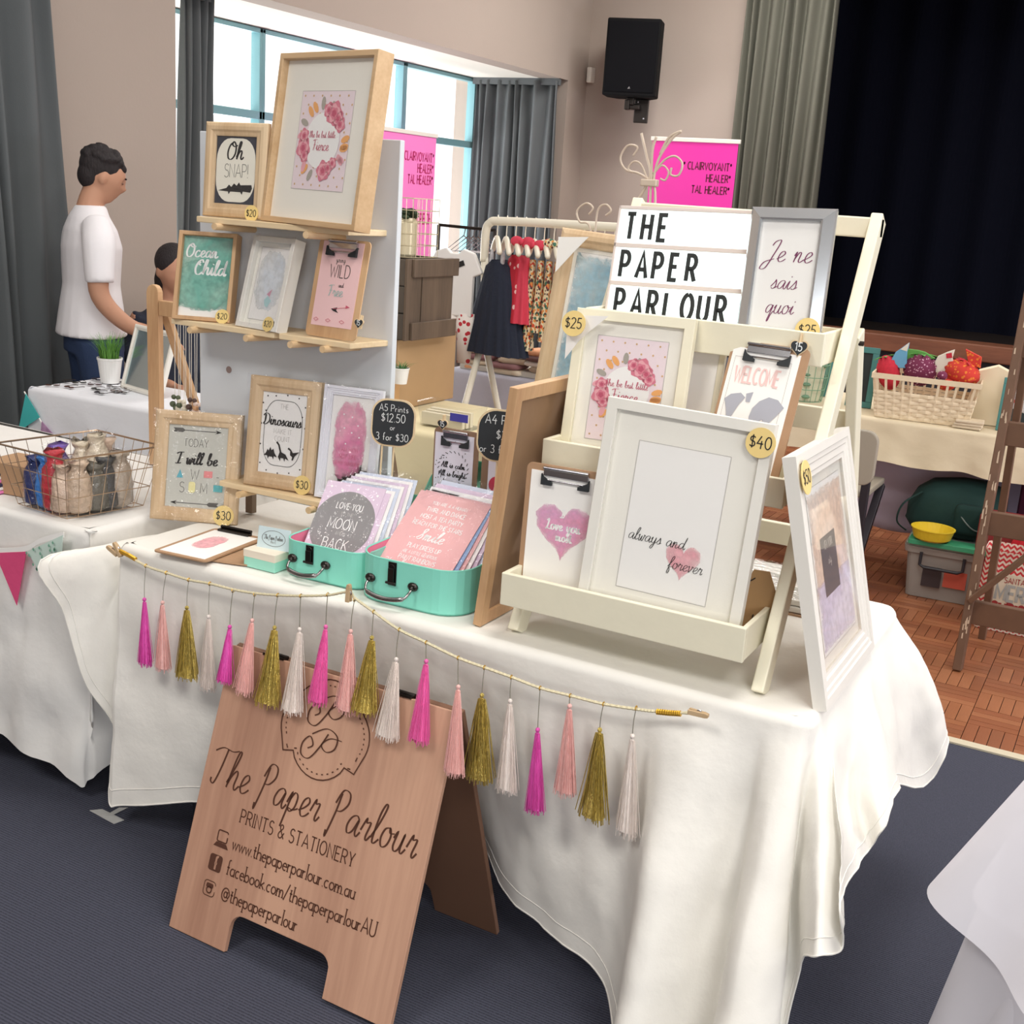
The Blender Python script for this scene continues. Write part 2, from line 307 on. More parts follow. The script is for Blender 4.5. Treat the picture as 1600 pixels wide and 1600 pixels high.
SCR = {
 'a': (.5, [[(.4, .42), (.28, .5), (.12, .42), (.04, .2), (.12, .02), (.28, .1), (.4, .42), (.38, .12), (.46, .0), (.56, .14)]]),
 'b': (.46, [[(0, .12), (.14, .6), (.2, .95), (.12, 1), (.06, .7), (.08, .06), (.22, 0), (.36, .16), (.32, .4), (.24, .4), (.48, .36)]]),
 'c': (.4, [[(.36, .4), (.26, .5), (.1, .38), (.05, .15), (.16, 0), (.3, .03), (.44, .14)]]),
 'd': (.5, [[(.4, .4), (.28, .5), (.1, .4), (.04, .18), (.12, .02), (.28, .1), (.42, .5), (.48, 1.), (.42, .6), (.4, .12), (.48, .0), (.56, .14)]]),
 'e': (.38, [[(0, .12), (.18, .22), (.32, .38), (.24, .5), (.1, .4), (.06, .15), (.16, 0), (.3, .03), (.42, .14)]]),
 'f': (.34, [[(0, .12), (.18, .45), (.32, .85), (.26, 1), (.16, .8), (.12, .2), (.08, -.35), (.18, -.42), (.22, -.15), (.14, .06), (.38, .14)]]),
 'g': (.46, [[(.36, .42), (.24, .5), (.1, .42), (.04, .2), (.12, .02), (.26, .1), (.38, .46), (.34, -.1), (.24, -.42), (.12, -.36), (.2, -.12), (.5, .14)]]),
 'h': (.48, [[(0, .12), (.14, .55), (.22, .95), (.14, 1), (.08, .7), (.04, 0)], [(.05, .1), (.12, .32), (.26, .5), (.34, .4), (.32, .12), (.4, 0), (.52, .14)]]),
 'i': (.26, [[(0, .12), (.12, .48), (.1, .12), (.18, 0), (.3, .14)], [(.14, .7), (.16, .76)]]),
 'l': (.26, [[(0, .12), (.16, .55), (.24, .95), (.16, 1), (.08, .7), (.08, .12), (.16, 0), (.3, .14)]]),
 'm': (.64, [[(0, .3), (.07, .48), (.05, 0)], [(.06, .15), (.16, .45), (.24, .42), (.24, 0)], [(.25, .15), (.34, .45), (.44, .42), (.42, .1), (.5, 0), (.64, .14)]]),
 'n': (.46, [[(0, .3), (.07, .48), (.05, 0)], [(.06, .15), (.18, .46), (.28, .42), (.26, .1), (.34, 0), (.5, .14)]]),
 'o': (.42, [[(.26, .5), (.1, .44), (.04, .2), (.14, 0), (.3, .06), (.36, .3), (.26, .5), (.3, .38), (.46, .4)]]),
 'p': (.46, [[(0, .2), (.1, .5), (.08, .1), (.04, -.45)], [(.08, .28), (.2, .5), (.34, .42), (.34, .14), (.2, 0), (.1, .08), (.3, .06), (.48, .14)]]),
 'q': (.46, [[(.36, .42), (.24, .5), (.1, .42), (.04, .2), (.12, .02), (.26, .1), (.38, .46), (.3, -.4), (.36, -.42), (.4, -.1), (.5, .14)]]),
 'r': (.36, [[(0, .2), (.1, .52), (.14, .42), (.28, .44), (.24, .1), (.3, 0), (.4, .14)]]),
 's': (.34, [[(0, .12), (.16, .4), (.2, .52), (.26, .3), (.26, .1), (.14, 0), (.04, .06)], [(.2, .02), (.38, .14)]]),
 't': (.28, [[(0, .14), (.12, .5), (.16, .88), (.1, .2), (.16, 0), (.3, .14)], [(0, .58), (.28, .6)]]),
 'u': (.46, [[(0, .3), (.08, .48), (.06, .12), (.16, 0), (.28, .12), (.34, .48), (.32, .1), (.4, 0), (.5, .14)]]),
 'v': (.4, [[(0, .38), (.08, .48), (.14, 0), (.3, .3), (.3, .5), (.44, .4)]]),
 'w': (.54, [[(0, .38), (.08, .48), (.08, .08), (.18, 0), (.28, .4), (.28, .08), (.38, 0), (.46, .4), (.44, .5), (.58, .4)]]),
 'y': (.46, [[(0, .3), (.08, .48), (.06, .15), (.16, .02), (.28, .12), (.36, .48), (.3, -.15), (.18, -.44), (.08, -.34), (.2, -.1), (.5, .14)]]),
 'x': (.4, [[(0, 0), (.36, .48)], [(.04, .48), (.2, .2), (.4, .1)]]),
 'T': (.6, [[(-.2, .84), (.1, .98), (.5, .95), (.75, 1.02)], [(.3, .97), (.24, .4), (.14, .0), (.0, .02), (-.02, .12)]]),
 'P': (.56, [[(.12, .9), (.1, .4), (.0, -.25), (-.04, -.1)], [(0, .62), (.14, .98), (.4, .95), (.46, .7), (.3, .48), (.12, .44)]]),
 'O': (.66, [[(.36, 1), (.12, .8), (.02, .4), (.12, .04), (.36, .0), (.56, .3), (.54, .75), (.36, 1), (.26, .85), (.44, .72), (.66, .8)]]),
 'C': (.54, [[(.5, .8), (.38, 1), (.14, .8), (.02, .4), (.12, .04), (.34, .0), (.52, .16)], [(.3, .86), (.22, .7), (.36, .62)]]),
 'D': (.66, [[(.2, .9), (.16, .3), (.04, .02), (.3, .0), (.58, .3), (.58, .76), (.34, 1), (.06, .94), (-.06, .76)]]),
 'J': (.5, [[(.1, .75), (.2, .95), (.44, .98), (.3, .3), (.12, -.32), (-.14, -.36), (-.02, -.05), (.4, .12)]]),
 'I': (.4, [[(-.1, .84), (.15, .96), (.5, .98)], [(.26, .96), (.2, .4), (.12, .02)], [(-.1, .02), (.14, .0), (.4, .06)]]),
 'S': (.5, [[(-.04, .1), (.16, .3), (.4, .85), (.34, 1), (.2, .85), (.26, .55), (.36, .25), (.24, .0), (.04, .04)]]),
 'L': (.48, [[(.1, .8), (.3, 1), (.28, .7), (.12, .1), (.02, .0), (.1, .08), (.4, .0), (.52, .08)]]),
 'F': (.5, [[(-.04, .86), (.2, .98), (.6, 1)], [(.26, .97), (.2, .4), (.06, .0)], [(.06, .5), (.42, .52)]]),
 'A': (.6, [[(0, 0), (.2, .5), (.42, 1), (.46, .4), (.5, 0)], [(.06, .36), (.5, .4)]]),
 'B': (.5, [[(.1, .9), (.06, 0)], [(-.02, .8), (.14, 1), (.4, .9), (.34, .62), (.14, .52), (.42, .46), (.44, .12), (.2, -.02), (.0, .1)]]),
}
def text(mb, s, x, z, size, font='cap', w=.1, align='c', sp=.18, shear=0, xs=1.0, y=0, serif=False, cal=False, M=None, drift=0):
    tot = 0; items = []
    for ch in s:
        if ch == ' ': tot += .4; continue
        T = {'cap': CAP, 'print': {**CAP, **LOW}, 'script': {**CAP, **LOW, **SCR}}[font]
        if ch not in T and ch.upper() in T: ch = ch.upper()
        if ch not in T: tot += .3; continue
        adv, st = T[ch]; items.append((tot, st)); tot += adv + (sp if not (font == 'script' and ch in SCR) else sp * .15)
    tot -= sp if font != 'script' else 0
    x0 = x - {'c': tot / 2, 'l': 0, 'r': tot}[align] * size * xs
    for off, st in items:
        for pl in st:
            q = catmull(pl, 5) if font == 'script' and len(pl) > 2 else pl
            pts = [(x0 + ((px + off) * xs + (pz) * shear) * size, z + (pz + drift * (px + off)) * size) for px, pz in q]
            mb.ribbon(pts, w * size, y, M, cal=cal)
            if serif:
                for (px, pz), (qx, qz) in ((pl[0], pl[1]), (pl[-1], pl[-2])):
                    if abs(px - qx) < .02 and abs(pz - qz) > .05:
                        cx = x0 + (px + off) * xs * size; cz = z + pz * size
                        mb.ribbon([(cx - .09 * size, cz), (cx + .09 * size, cz)], w * size * .6, y, M)
    return tot * size * xs
# ------------------------------------------------------------------ palette
oak = wood('oak', (192, 160, 122), (222, 196, 160), 9, 2); oak_h = wood('oak_flat', (194, 158, 116), (218, 186, 146), 9, 0)
tan = wood('tan_oak', (186, 144, 104), (212, 174, 132), 10, 2)
pine = wood('pine', (214, 186, 144), (236, 214, 176), 7, 0); creamwood = mat('cream_paint', (238, 232, 208), .45, var=.03, vs=30, bump=.05, bs=60)
whitepaint = mat('white_paint', (232, 229, 220), .45, var=.03, vs=30)
ply = wood('sign_plywood', (168, 124, 102), (204, 160, 134), 6, 2, .6, .1, .06)
mdf = mat('brown_mdf', (176, 140, 108), .7, var=.08, vs=60)
paper = mat('white_paper', (250, 248, 244), .8); matboard = mat('mat_board', (248, 245, 235), .85, bump=.05, bs=300)
ink = mat('black_ink', (36, 34, 34), .7); grey_ink = mat('grey_ink', (98, 96, 92), .7); paleink = mat('pale_ink', (196, 192, 188), .8)
white_ink = mat('white_ink', (250, 250, 248), .7); burnt = mat('burnt_wood', (84, 48, 32), .8)
black = mat('black_board', (40, 44, 48), .7, var=.2, vs=40); chalk = mat('chalk', (225, 228, 228), .9)
sticker = mat('yellow_sticker', (236, 208, 136), .7, var=.05, vs=40)
chrome = mat('chrome', (200, 200, 205), .18, 1); darkmetal = mat('dark_metal', (70, 66, 64), .35, 1)
gold = mat('gold_tinsel', (226, 190, 104), .28, .6, var=.55, vs=420, bump=.6, bs=500, stretch=(1, 1, .2)); mint = mat('mint_card', (138, 222, 202), .55, bump=.03, bs=200)
pinkcard = mat('pink_lining', (232, 128, 160), .6)
pane_m = film('frame_glass', glossy=.35, rough=.03); wrap_m = film('cellophane', (.99, .99, 1), .38, .10, .8, 26)
cloth_m = mat('white_cotton', (238, 235, 228), .9, var=.02, vs=8, bump=.35, bs=14, spec=.2)
C3 = (CR[0][0], CR[1][0], CR[2][0])

class Art:
    """flat print laid on a sheet: x,z in 0..1 of the sheet; each ink becomes one child mesh"""
    def __init__(s, sheet, x0, z0, w, h, y=0): s.o, s.x0, s.z0, s.w, s.h, s.y, s.L = sheet, x0, z0, w, h, y, {}; s.k = 0
    def mb(s, m, name='lettering'):
        key = (m.name, name)
        if key not in s.L: s.k += 1; s.L[key] = (MB(), m, name, s.y - .0004 - .0002 * s.k)
        return s.L[key][0], s.L[key][3]
    def X(s, u): return s.x0 + u * s.w
    def Z(s, v): return s.z0 + v * s.h
    def txt(s, t, u, v, size, m=None, **k):
        mb, y = s.mb(m or ink); text(mb, t, s.X(u), s.Z(v), size * s.h, y=y, **k); return s
    def poly(s, pts, m, name='motif'):
        mb, y = s.mb(m, name); mb.poly([(s.X(a), s.Z(b)) for a, b in pts], y); return s
    def dots(s, pts, r, m, name='dots'):
        mb, y = s.mb(m, name)
        for a, b in pts: mb.poly(circ(s.X(a), s.Z(b), r * s.w, 8), y)
        return s
    def line(s, pts, w, m, name='motif'):
        mb, y = s.mb(m, name); mb.ribbon([(s.X(a), s.Z(b)) for a, b in pts], w * s.w, y); return s
    def blot(s, u, v, ru, rv, m, shape='oval', n=48, seed=1):
        s.k += 1; y = s.y - .0004 - .0002 * s.k; mb = MB(); rnd = random.Random(seed); fade = []
        base = heart(0, 0, 1, n) if shape == 'heart' else (rrect(-1, 1, -1, 1, .75, n // 4 - 1) if shape == 'oval' else rrect(-1, 1, -1, 1, .1, n // 4 - 1)); n = len(base)
        for q in (0, .35, .65, .85, 1.0, 1.08):
            for (a, b) in base:
                j = 1 + (rnd.uniform(-.05, .05) if q > .8 else 0)
                mb.v.append((s.X(min(1, max(0, u + a * q * j * ru))), y, s.Z(min(1, max(0, v + b * q * j * rv))))); fade.append({0: .6, .35: .6, .65: .55, .85: .5, 1.0: .3, 1.08: -.1}[q])
        for i in range(5):
            for k in range(n): mb.f.append((i * n + k, (i + 1) * n + k, (i + 1) * n + (k + 1) % n, i * n + (k + 1) % n))
        mb.fade = fade; obj('watercolour', mb, m, s.o); return s
    def done(s):
        for mb, m, name, y in s.L.values():
            if mb.v: obj(name, mb, m, s.o)
        return s
def sheet(name, x0, z0, w, h, y, m, parent, th=.0006):
    return obj(name, MB().box(x0, x0 + w, y, y + th, z0, z0 + h), m, parent)
def price(parent, x, z, r, s, y=-.002, sz=.8, rot=0, m=None):
    st = obj('price_sticker', MB().prism(circ(x, z, r, 26), y, y + .0015), m or sticker, parent)
    mb = MB(); text(mb, s, x, z - .36 * r, r * sz, 'cap', .1, y=y - .0006, sp=.16); obj('lettering', mb, ink, st)
def picture(label, loc, yaw, lean, roll, w, h, bw, dep, m, style='flat', mw=0, pm=None, art=None, glass=True, wrap=False, tagp=None, group=None, name='picture_frame', back=None, liner=None):
    t = thing(name, label, 'picture frame', loc, yaw, lean, roll, group)
    mb = MB()
    if style == 'flat': pr = [(0, dep), (0, .001), (.001, 0), (bw - .001, 0), (bw, .001), (bw, dep * .5)]
    elif style == 'mould': pr = [(0, dep), (0, dep * .3), (bw * .08, dep * .12), (bw * .3, 0), (bw * .55, 0), (bw * .7, dep * .18), (bw * .92, dep * .24), (bw, dep * .3), (bw, dep * .6)]
    elif style == 'step': pr = [(0, dep), (0, 0), (bw * .3, 0), (bw * .34, dep * .12), (bw * .5, dep * .12), (bw * .56, dep * .22), (bw * .78, dep * .22), (bw * .84, dep * .34), (bw, dep * .34), (bw, dep * .6)]
    elif style == 'bevel': pr = [(0, dep), (0, dep * .7), (bw * .12, dep * .55), (bw * .85, dep * .05), (bw, dep * .1), (bw, dep * .4)]
    n = len(pr); v = []
    for u, y in pr: v += [(u, y, u), (w - u, y, u), (w - u, y, h - u), (u, y, h - u)]
    f = [(i * 4 + k, i * 4 + (k + 1) % 4, i * 4 + 4 + (k + 1) % 4, i * 4 + 4 + k) for i in range(n - 1) for k in range(4)]
    mb.add(v, f); obj('moulding', mb, m, t)
    yi = dep * (.35 if style != 'step' else .45)
    obj('backing', MB().box(.004, w - .004, dep * .75, dep * .92, .004, h - .004), back or mdf, t)
    if mw: sheet('mat_board', bw - .003, bw - .003, w - 2 * bw + .006, h - 2 * bw + .006, yi + .003, matboard, t)
    x0 = z0 = bw + mw - (0 if mw else .002); pw, ph = w - 2 * x0, h - 2 * z0
    if mw:   # bevel line round the mat opening
        l = MB(); e = .0012
        for a in (rrect(x0 - .001, x0 + pw + .001, z0 - .001, z0 + ph + .001, .0005, 1),): l.ribbon(a + [a[0]], e, yi + .0024)
        obj('mat_bevel', l, paleink, t)
    P = sheet('print', x0, z0, pw, ph, yi + .0022, pm or paper, t)
    A = Art(P, x0, z0, pw, ph, yi + .0022)
    if art: art(A); A.done()
    if glass: obj('glass', MB().box(bw - .001, w - bw + .001, yi - .003, yi - .002, bw - .001, h - bw + .001), pane_m, t)
    if wrap:
        q = MB(); rnd = random.Random(int(w * 1e4))
        e = .004
        q.grid(lambda a, b: (-e + a * (w + 2 * e), -.0025 - .0012 * abs(math.sin(a * 9 + b * 5)), -e + b * (h + 2 * e)), 10, 10)
        for (cx, cz, sx, sz) in ((0, h, 1, -1), (w, h, -1, -1)):
            q.add([(cx - sx * e, -.004, cz - sz * e), (cx + sx * .035, -.006, cz - sz * e), (cx - sx * e, -.005, cz + sz * .03), (cx + sx * .012, -.008, cz + sz * .014)], [(0, 1, 3), (0, 3, 2)])
        obj('clear_wrap', q, wrap_m, t, smooth=True)
    if tagp: price(t, *tagp)
    return t
# pigments
w_teal = wash('teal_wash', (116, 184, 168), (178, 216, 200), 9); w_pink = wash('pink_wash', (230, 134, 176), (240, 178, 198), 14)
w_heart = wash('heart_wash', (236, 160, 190), (226, 176, 214), 12); w_red = wash('rose_wash', (240, 170, 180), (246, 196, 200), 14)
w_blue = wash('blue_wash', (90, 160, 190), (190, 214, 220), 5); w_pale = wash('pale_wash', (224, 233, 242), (240, 236, 226), 7)
rose1 = mat('rose_pink', (222, 130, 150), .8); rose2 = mat('rose_light', (240, 176, 186), .8); rose3 = mat('rose_deep', (200, 90, 118), .8)
blushp = mat('blush_print', (244, 228, 234), .8)
leaf_o = mat('leaf_orange', (244, 178, 110), .8); leaf_g = mat('leaf_grey', (176, 170, 160), .8); dotgold = mat('dot_gold', (216, 178, 130), .8)
def art_wreath(A):
    A.dots([((i + (.5 if j % 2 else 0)) / 6 + .06, (j + .5) / 11) for j in range(11) for i in range(6) if ((i / 6 - .42) ** 2 * 1.4 + (j / 11 - .45) ** 2) > .06], .014, dotgold)
    rnd = random.Random(3); cx, cz = .5, .5; R_ = .36; Rz = R_ * A.w / A.h
    for a in (100, 115, 130, 0, -12, -25, 205, 218, 232, 250, 60, 150, 165, 330, 345):
        aa = math.radians(a); x, z = cx + R_ * math.cos(aa), cz + Rz * math.sin(aa); L_ = .16; d = aa + rnd.uniform(-.5, .9)
        m = leaf_o if a in (115, 130, 0, -12, 232, 345) else (leaf_g if a in (60, 150, 250, 100) else rose2)
        p = []
        for i in range(10):
            t = i / 10 * 2 * PI; lx, lz = L_ * .5 * (1 + math.cos(t)), .04 * math.sin(t)
            p.append((x + lx * math.cos(d) - lz * math.sin(d), z + (lx * math.sin(d) + lz * math.cos(d)) * A.w / A.h))
        A.poly(p, m, 'leaves')
    A.poly(circ(.5, .5, .33, 32, .33 * A.w / A.h), white_ink, 'oval')
    for a, s in ((62, .14), (45, .1), (80, .09), (32, .09), (195, .13), (172, .09), (210, .08), (285, .12), (300, .08), (315, .07)):
        aa = math.radians(a); x, z = cx + R_ * 1.0 * math.cos(aa), cz + Rz * 1.0 * math.sin(aa)
        for q, m in ((1, rose1), (.75, rose2), (.5, rose1), (.28, rose3)):
            p = [(x + s * q * (1 + .13 * math.sin(5 * b + a + q * 9)) * math.cos(b), z + s * q * (1 + .13 * math.sin(5 * b + a + q * 9)) * math.sin(b) * A.w / A.h) for b in [2 * PI * i / 20 for i in range(20)]]
            A.poly(p, m, 'roses_%s' % {1: 'outer', .75: 'middle', .5: 'inner', .28: 'heart'}[q])
    A.txt('She be but little', .5, .53, .066, rose3, font='script', w=.075, cal=True); A.txt('Fierce', .5, .40, .11, rose3, font='script', w=.07, cal=True)
def art_snap(A):
    A.poly(rrect(.03, .97, .04, .96, .32, 6), mat('cream_ink', (238, 234, 220), .8), 'panel')
    A.txt('Oh', .47, .66, .25, ink, font='script', w=.1, shear=.15, cal=True)
    A.txt('SNAP!', .52, .4, .19, grey_ink, w=.045, xs=.85, sp=.12)
    b = [(.1, .2), (.3, .24), (.36, .29), (.42, .26), (.48, .31), (.55, .28), (.6, .33), (.64, .29), (.9, .3), (.92, .25), (.88, .19), (.7, .2), (.68, .15), (.64, .19), (.4, .19), (.36, .15), (.34, .19)]
    A.poly(b, ink, 'crocodile')
def art_ocean(A):
    A.blot(.5, .62, .56, .5, w_teal, 'rect'); A.blot(.45, .4, .5, .3, w_teal, seed=4)
    A.txt('Ocean', .38, .74, .16, white_ink, font='script', w=.12, cal=True, shear=.12); A.txt('Child', .56, .53, .18, white_ink, font='script', w=.12, cal=True, shear=.12)
def art_pale(A):
    A.blot(.5, .55, .45, .4, w_pale, 'oval'); A.poly([(.5, .36), (.66, .44), (.62, .33)], mat('dusty_pink', (206, 150, 170), .8), 'shell')
    A.poly([(.45, .28), (.55, .34), (.7, .28), (.6, .18), (.5, .2)], mat('pale_teal', (176, 214, 216), .8), 'tail')
def art_wild(A):
    A.txt('young', .5, .76, .06, grey_ink, font='script', w=.07); A.txt('WILD', .52, .58, .15, ink, w=.06, xs=.9, sp=.15)
    A.txt('and', .6, .47, .05, ink, font='script'); A.txt('Free', .5, .36, .13, mat('faint_teal', (170, 190, 186), .8), font='script', w=.09, cal=True)
    red = mat('red_ink', (200, 90, 110), .8)
    A.poly([(.45, .21), (.6, .235), (.58, .2), (.64, .17), (.5, .19)], ink, 'feather'); A.line([(.5, .21), (.88, .25)], .008, red, 'arrow'); A.poly([(.8, .27), (.9, .25), (.8, .23)], red, 'arrow_head')
    for u in (.12, .42, .76): A.line([(u - .06, .07), (u, .09), (u + .06, .07), (u, .05), (u - .06, .07)], .008, red, 'border')
    for u in (.15, .35, .6, .85): A.line([(u - .05, .93), (u, .95), (u + .05, .93)], .01, grey_ink, 'top_border')
def art_today(A):
    for z, d in ((.93, 1), (.06, -1)):
        x0, x1 = (.14, .84) if d == 1 else (.84, .14)
        A.line([(x0, z), (x1, z)], .012, grey_ink, 'arrow_shaft'); A.poly([(x1 + d * .04, z), (x1 - d * .07, z + .025), (x1 - d * .03, z), (x1 - d * .07, z - .025)], ink, 'arrow_head')
        A.poly([(x0 - d * .03, z), (x0 - d * .06, z + .025), (x0 + d * .1, z + .025), (x0 + d * .14, z), (x0 + d * .1, z - .025), (x0 - d * .06, z - .025)], grey_ink, 'fletching')
    A.txt('TODAY', .47, .74, .09, ink, w=.045, xs=.9); A.txt('I will be', .5, .53, .14, ink, font='script', w=.13, cal=True, shear=.15)
    A.txt('W', .48, .35, .12, grey_ink, w=.05); A.txt('-', .86, .35, .1, grey_ink, w=.06); A.txt('S', .28, .19, .12, grey_ink, w=.05); A.txt('M', .64, .19, .12, grey_ink, w=.05)
    A.poly([(.18, .36), (.29, .36), (.235, .46)], mat('ink_sky', (110, 190, 205), .8), 'triangle'); A.poly([(.63, .38), (.77, .38), (.77, .46), (.63, .46)], mat('ink_coral', (240, 150, 150), .8), 'coral_square')
    A.poly(rrect(.39, .5, .19, .32, .03, 3), mat('ink_lemon', (240, 232, 170), .8), 'lemon_square'); A.poly([(.8, .22), (.95, .22), (.95, .3), (.8, .3)], mat('ink_aqua', (100, 186, 190), .8), 'aqua_square')
def art_dino(A):
    A.dots([(.03, .85), (.02, .6), (.03, .35), (.05, .12), (.2, .04), (.45, .02), (.7, .04), (.93, .1), (.96, .35), (.97, .6), (.95, .85), (.8, .95), (.55, .97), (.3, .95), (.12, .94), (.1, .76), (.9, .73)], .016, ink)
    q = rrect(.09, .91, .11, .9, .26, 7); A.line(q + [q[0]], .01, ink, 'ring')
    A.txt('THE', .5, .8, .06, paleink, w=.07); A.txt('Dinosaurs', .48, .6, .13, ink, font='script', w=.11, cal=True, shear=.1); A.txt('MAKE IT', .5, .5, .06, paleink, w=.07); A.txt('COUNT', .5, .41, .06, paleink, w=.07)
    A.poly([(.12, .22), (.17, .25), (.2, .3), (.23, .28), (.26, .33), (.29, .29), (.33, .31), (.36, .26), (.42, .21), (.35, .22), (.34, .18), (.31, .21), (.24, .21), (.22, .18), (.2, .22)], ink, 'stegosaur')
    A.poly([(.44, .22), (.47, .28), (.43, .36), (.38, .39), (.4, .41), (.46, .37), (.51, .28), (.6, .26), (.68, .19), (.6, .21), (.59, .17), (.56, .21), (.5, .21), (.49, .17), (.46, .2)], ink, 'long_neck')
    A.poly([(.64, .33), (.66, .35), (.71, .33), (.76, .29), (.9, .31), (.8, .25), (.77, .2), (.74, .2), (.75, .24), (.7, .26), (.7, .31)], ink, 'raptor')
def art_blotch(A):
    A.blot(.48, .53, .36, .40, w_pink, 'oval'); A.dots([(.3, .8), (.5, .78), (.65, .7), (.34, .66), (.52, .62), (.7, .58), (.4, .5)], .018, white_ink)
    A.txt('I AM WITH', .48, .42, .04, rose3, w=.08); A.txt('SELF LIFE', .48, .35, .04, rose3, w=.08); A.txt('IS MY SUNSHINE', .48, .28, .035, rose3, w=.08)
def art_forever(A):
    A.blot(.68, .27, .2, .2 * A.w / A.h * 1.1, w_red, 'heart')
    A.txt('always and', .36, .34, .085, ink, font='script', w=.05, cal=True, shear=.2, drift=0); A.txt('forever', .72, .2, .085, ink, font='script', w=.05, cal=True, shear=.2)
def art_je(A):
    pl = mat('plum_ink', (130, 60, 100), .7)
    A.txt('Je ne', .52, .66, .17, pl, font='script', w=.05, cal=True, shear=.25); A.txt('sais', .5, .44, .14, pl, font='script', w=.05, cal=True, shear=.25); A.txt('quoi', .48, .24, .14, pl, font='script', w=.05, cal=True, shear=.25)
def art_blue(A): A.blot(.5, .5, .52, .5, w_blue, 'rect'); A.blot(.55, .35, .4, .3, w_blue, seed=9)
def art_city(A):
    A.blot(.5, .66, .5, .3, wash('peach_wash', (240, 212, 192), (244, 228, 216), 6), 'rect'); A.blot(.5, .22, .5, .2, wash('lilac_wash', (222, 214, 236), (240, 234, 246), 6), 'rect')
    A.poly([(.22, .32), (.66, .32), (.66, .68), (.22, .68)], mat('slate_ink', (96, 98, 104), .7), 'panel')
    A.txt('NEW YORK', .44, .60, .05, paleink, w=.12, xs=.7); A.txt('city', .44, .5, .05, paleink, font='script', w=.1)

# ------------------------------------------------------------------ the room
wallm = mat('painted_wall', (170, 157, 147), .85, var=.03, vs=2, bump=.05, bs=60)
white_wall = mat('white_soffit', (240, 236, 226), .8)
XM, XW, YB = -4.79, -5.71, 10.0
struct('wall_left', MB().box(XM - .2, XM, -5.2, 4.97, 0, 4).box(XM - .2, XM, 9.63, YB, 0, 4).box(XM - .2, XM, 4.97, 9.63, 2.605, 4), wallm)
struct('wall_right', MB().box(4.2, 4.4, -5, YB, 0, 4), wallm)
struct('wall_front', MB().box(-5, 4.4, -5.2, -5, 0, 4), wallm)
struct('trim_1', MB().box(XW - .2, XM - .2, 4.97, 9.63, 2.605, 2.70), white_wall)
struct('trim_2', MB().box(XW - .2, XM - .2, 9.63, 9.73, 0, 2.7), wallm)
struct('trim_3', MB().box(XW - .2, XM - .2, 4.87, 4.97, 0, 2.7), white_wall)
struct('wall_back', MB().box(XM - .2, -3.40, YB, YB + .25, 0, 4).box(-3.4, 4, YB, YB + .25, 3.7, 4), wallm)
struct('trim_6', MB().box(XW - .15, XW, 4.97, 9.63, 0, .55), wallm)
struct('ceiling', MB().box(-6.2, 4.4, -5.2, YB + .2, 4, 4.1), mat('ceiling_paint', (225, 222, 215), .9))
carpet, nt, b = newmat('carpet'); N = nt.nodes; L = nt.links
tc = N.new('ShaderNodeTexCoord'); wv = N.new('ShaderNodeTexWave'); wv.bands_direction = 'Y'; wv.inputs['Scale'].default_value = 42; wv.inputs['Distortion'].default_value = 3; wv.inputs['Detail'].default_value = 3; wv.inputs['Detail Scale'].default_value = 12
L.new(tc.outputs['Object'], wv.inputs[0]); ns = N.new('ShaderNodeTexNoise'); ns.inputs['Scale'].default_value = 260; L.new(tc.outputs['Object'], ns.inputs[0])
ad = N.new('ShaderNodeMath'); ad.operation = 'MULTIPLY_ADD'; ad.inputs[1].default_value = .8; L.new(ns.outputs[0], ad.inputs[0]); L.new(wv.outputs['Fac'], ad.inputs[2])
cr = N.new('ShaderNodeValToRGB'); cr.color_ramp.elements[0].position = .2; cr.color_ramp.elements[1].position = 1.3 if False else 1
cr.color_ramp.elements[0].color = (*lin((46, 48, 58)), 1); cr.color_ramp.elements[1].color = (*lin((80, 82, 96)), 1)
L.new(ad.outputs[0], cr.inputs[0]); L.new(cr.outputs[0], b.inputs['Base Color']); b.inputs['Roughness'].default_value = .95; b.inputs['Specular IOR Level'].default_value = .15
bp = N.new('ShaderNodeBump'); bp.inputs['Strength'].default_value = .5; bp.inputs['Distance'].default_value = .004; L.new(ad.outputs[0], bp.inputs['Height']); L.new(bp.outputs[0], b.inputs['Normal'])
fl = struct('floor', MB().box(-5, 4.4, -5.2, 3.80, -.05, 0).box(-5.8, 4.4, 3.80, YB + .2, -.06, -.012), carpet)
struct('trim_4', MB().box(-4.79, 4.2, 3.795, 3.835, -.02, .006), mat('floor_strip', (205, 196, 172), .5))
# parquet: squares of strips, alternately turned
PQ = [wood('parquet_%s' % n, c1, c2, 12, 0, .35, .05) for n, c1, c2 in (('amber', (138, 84, 54), (160, 102, 68)), ('rust', (130, 77, 50), (152, 93, 62)), ('honey', (142, 90, 60), (166, 108, 74)), ('umber', (124, 74, 48), (146, 90, 60)))]
q = .16; ns_ = 4; strips = []
for j in range(int((YB - 3.84) / q)):
    for i in range(-26, 14):
        for k in range(ns_):
            a, c = i * q, 3.84 + j * q; s = q / ns_
            strips.append((a + q / 2, c + s * (k + .5), 0) if (i + j) % 2 else (a + s * (k + .5), c + q / 2, 1))
vis = lambda s: (-1.25 < s[0] < .1 and s[1] < 7)
strips.sort(key=lambda s: (not vis(s), (s[0] + .2) ** 2 + s[1] ** 2))
rnd = random.Random(5); meshes = []
for m in PQ:
    o = obj('parquet_strip', MB().box(-q / 2 + .0012, q / 2 - .0012, -q / 8 + .0012, q / 8 - .0012, -.012, 0), m, fl, bevel=0); meshes.append(o.data); bpy.data.objects.remove(o)
for s in strips[:300]:
    o = bpy.data.objects.new('parquet_strip', meshes[rnd.randrange(4)]); S.collection.objects.link(o); o.parent = fl; o.location = (s[0], s[1], rnd.uniform(0, .0006)); o.rotation_euler.z = PI / 2 * s[2]
mb = MB()
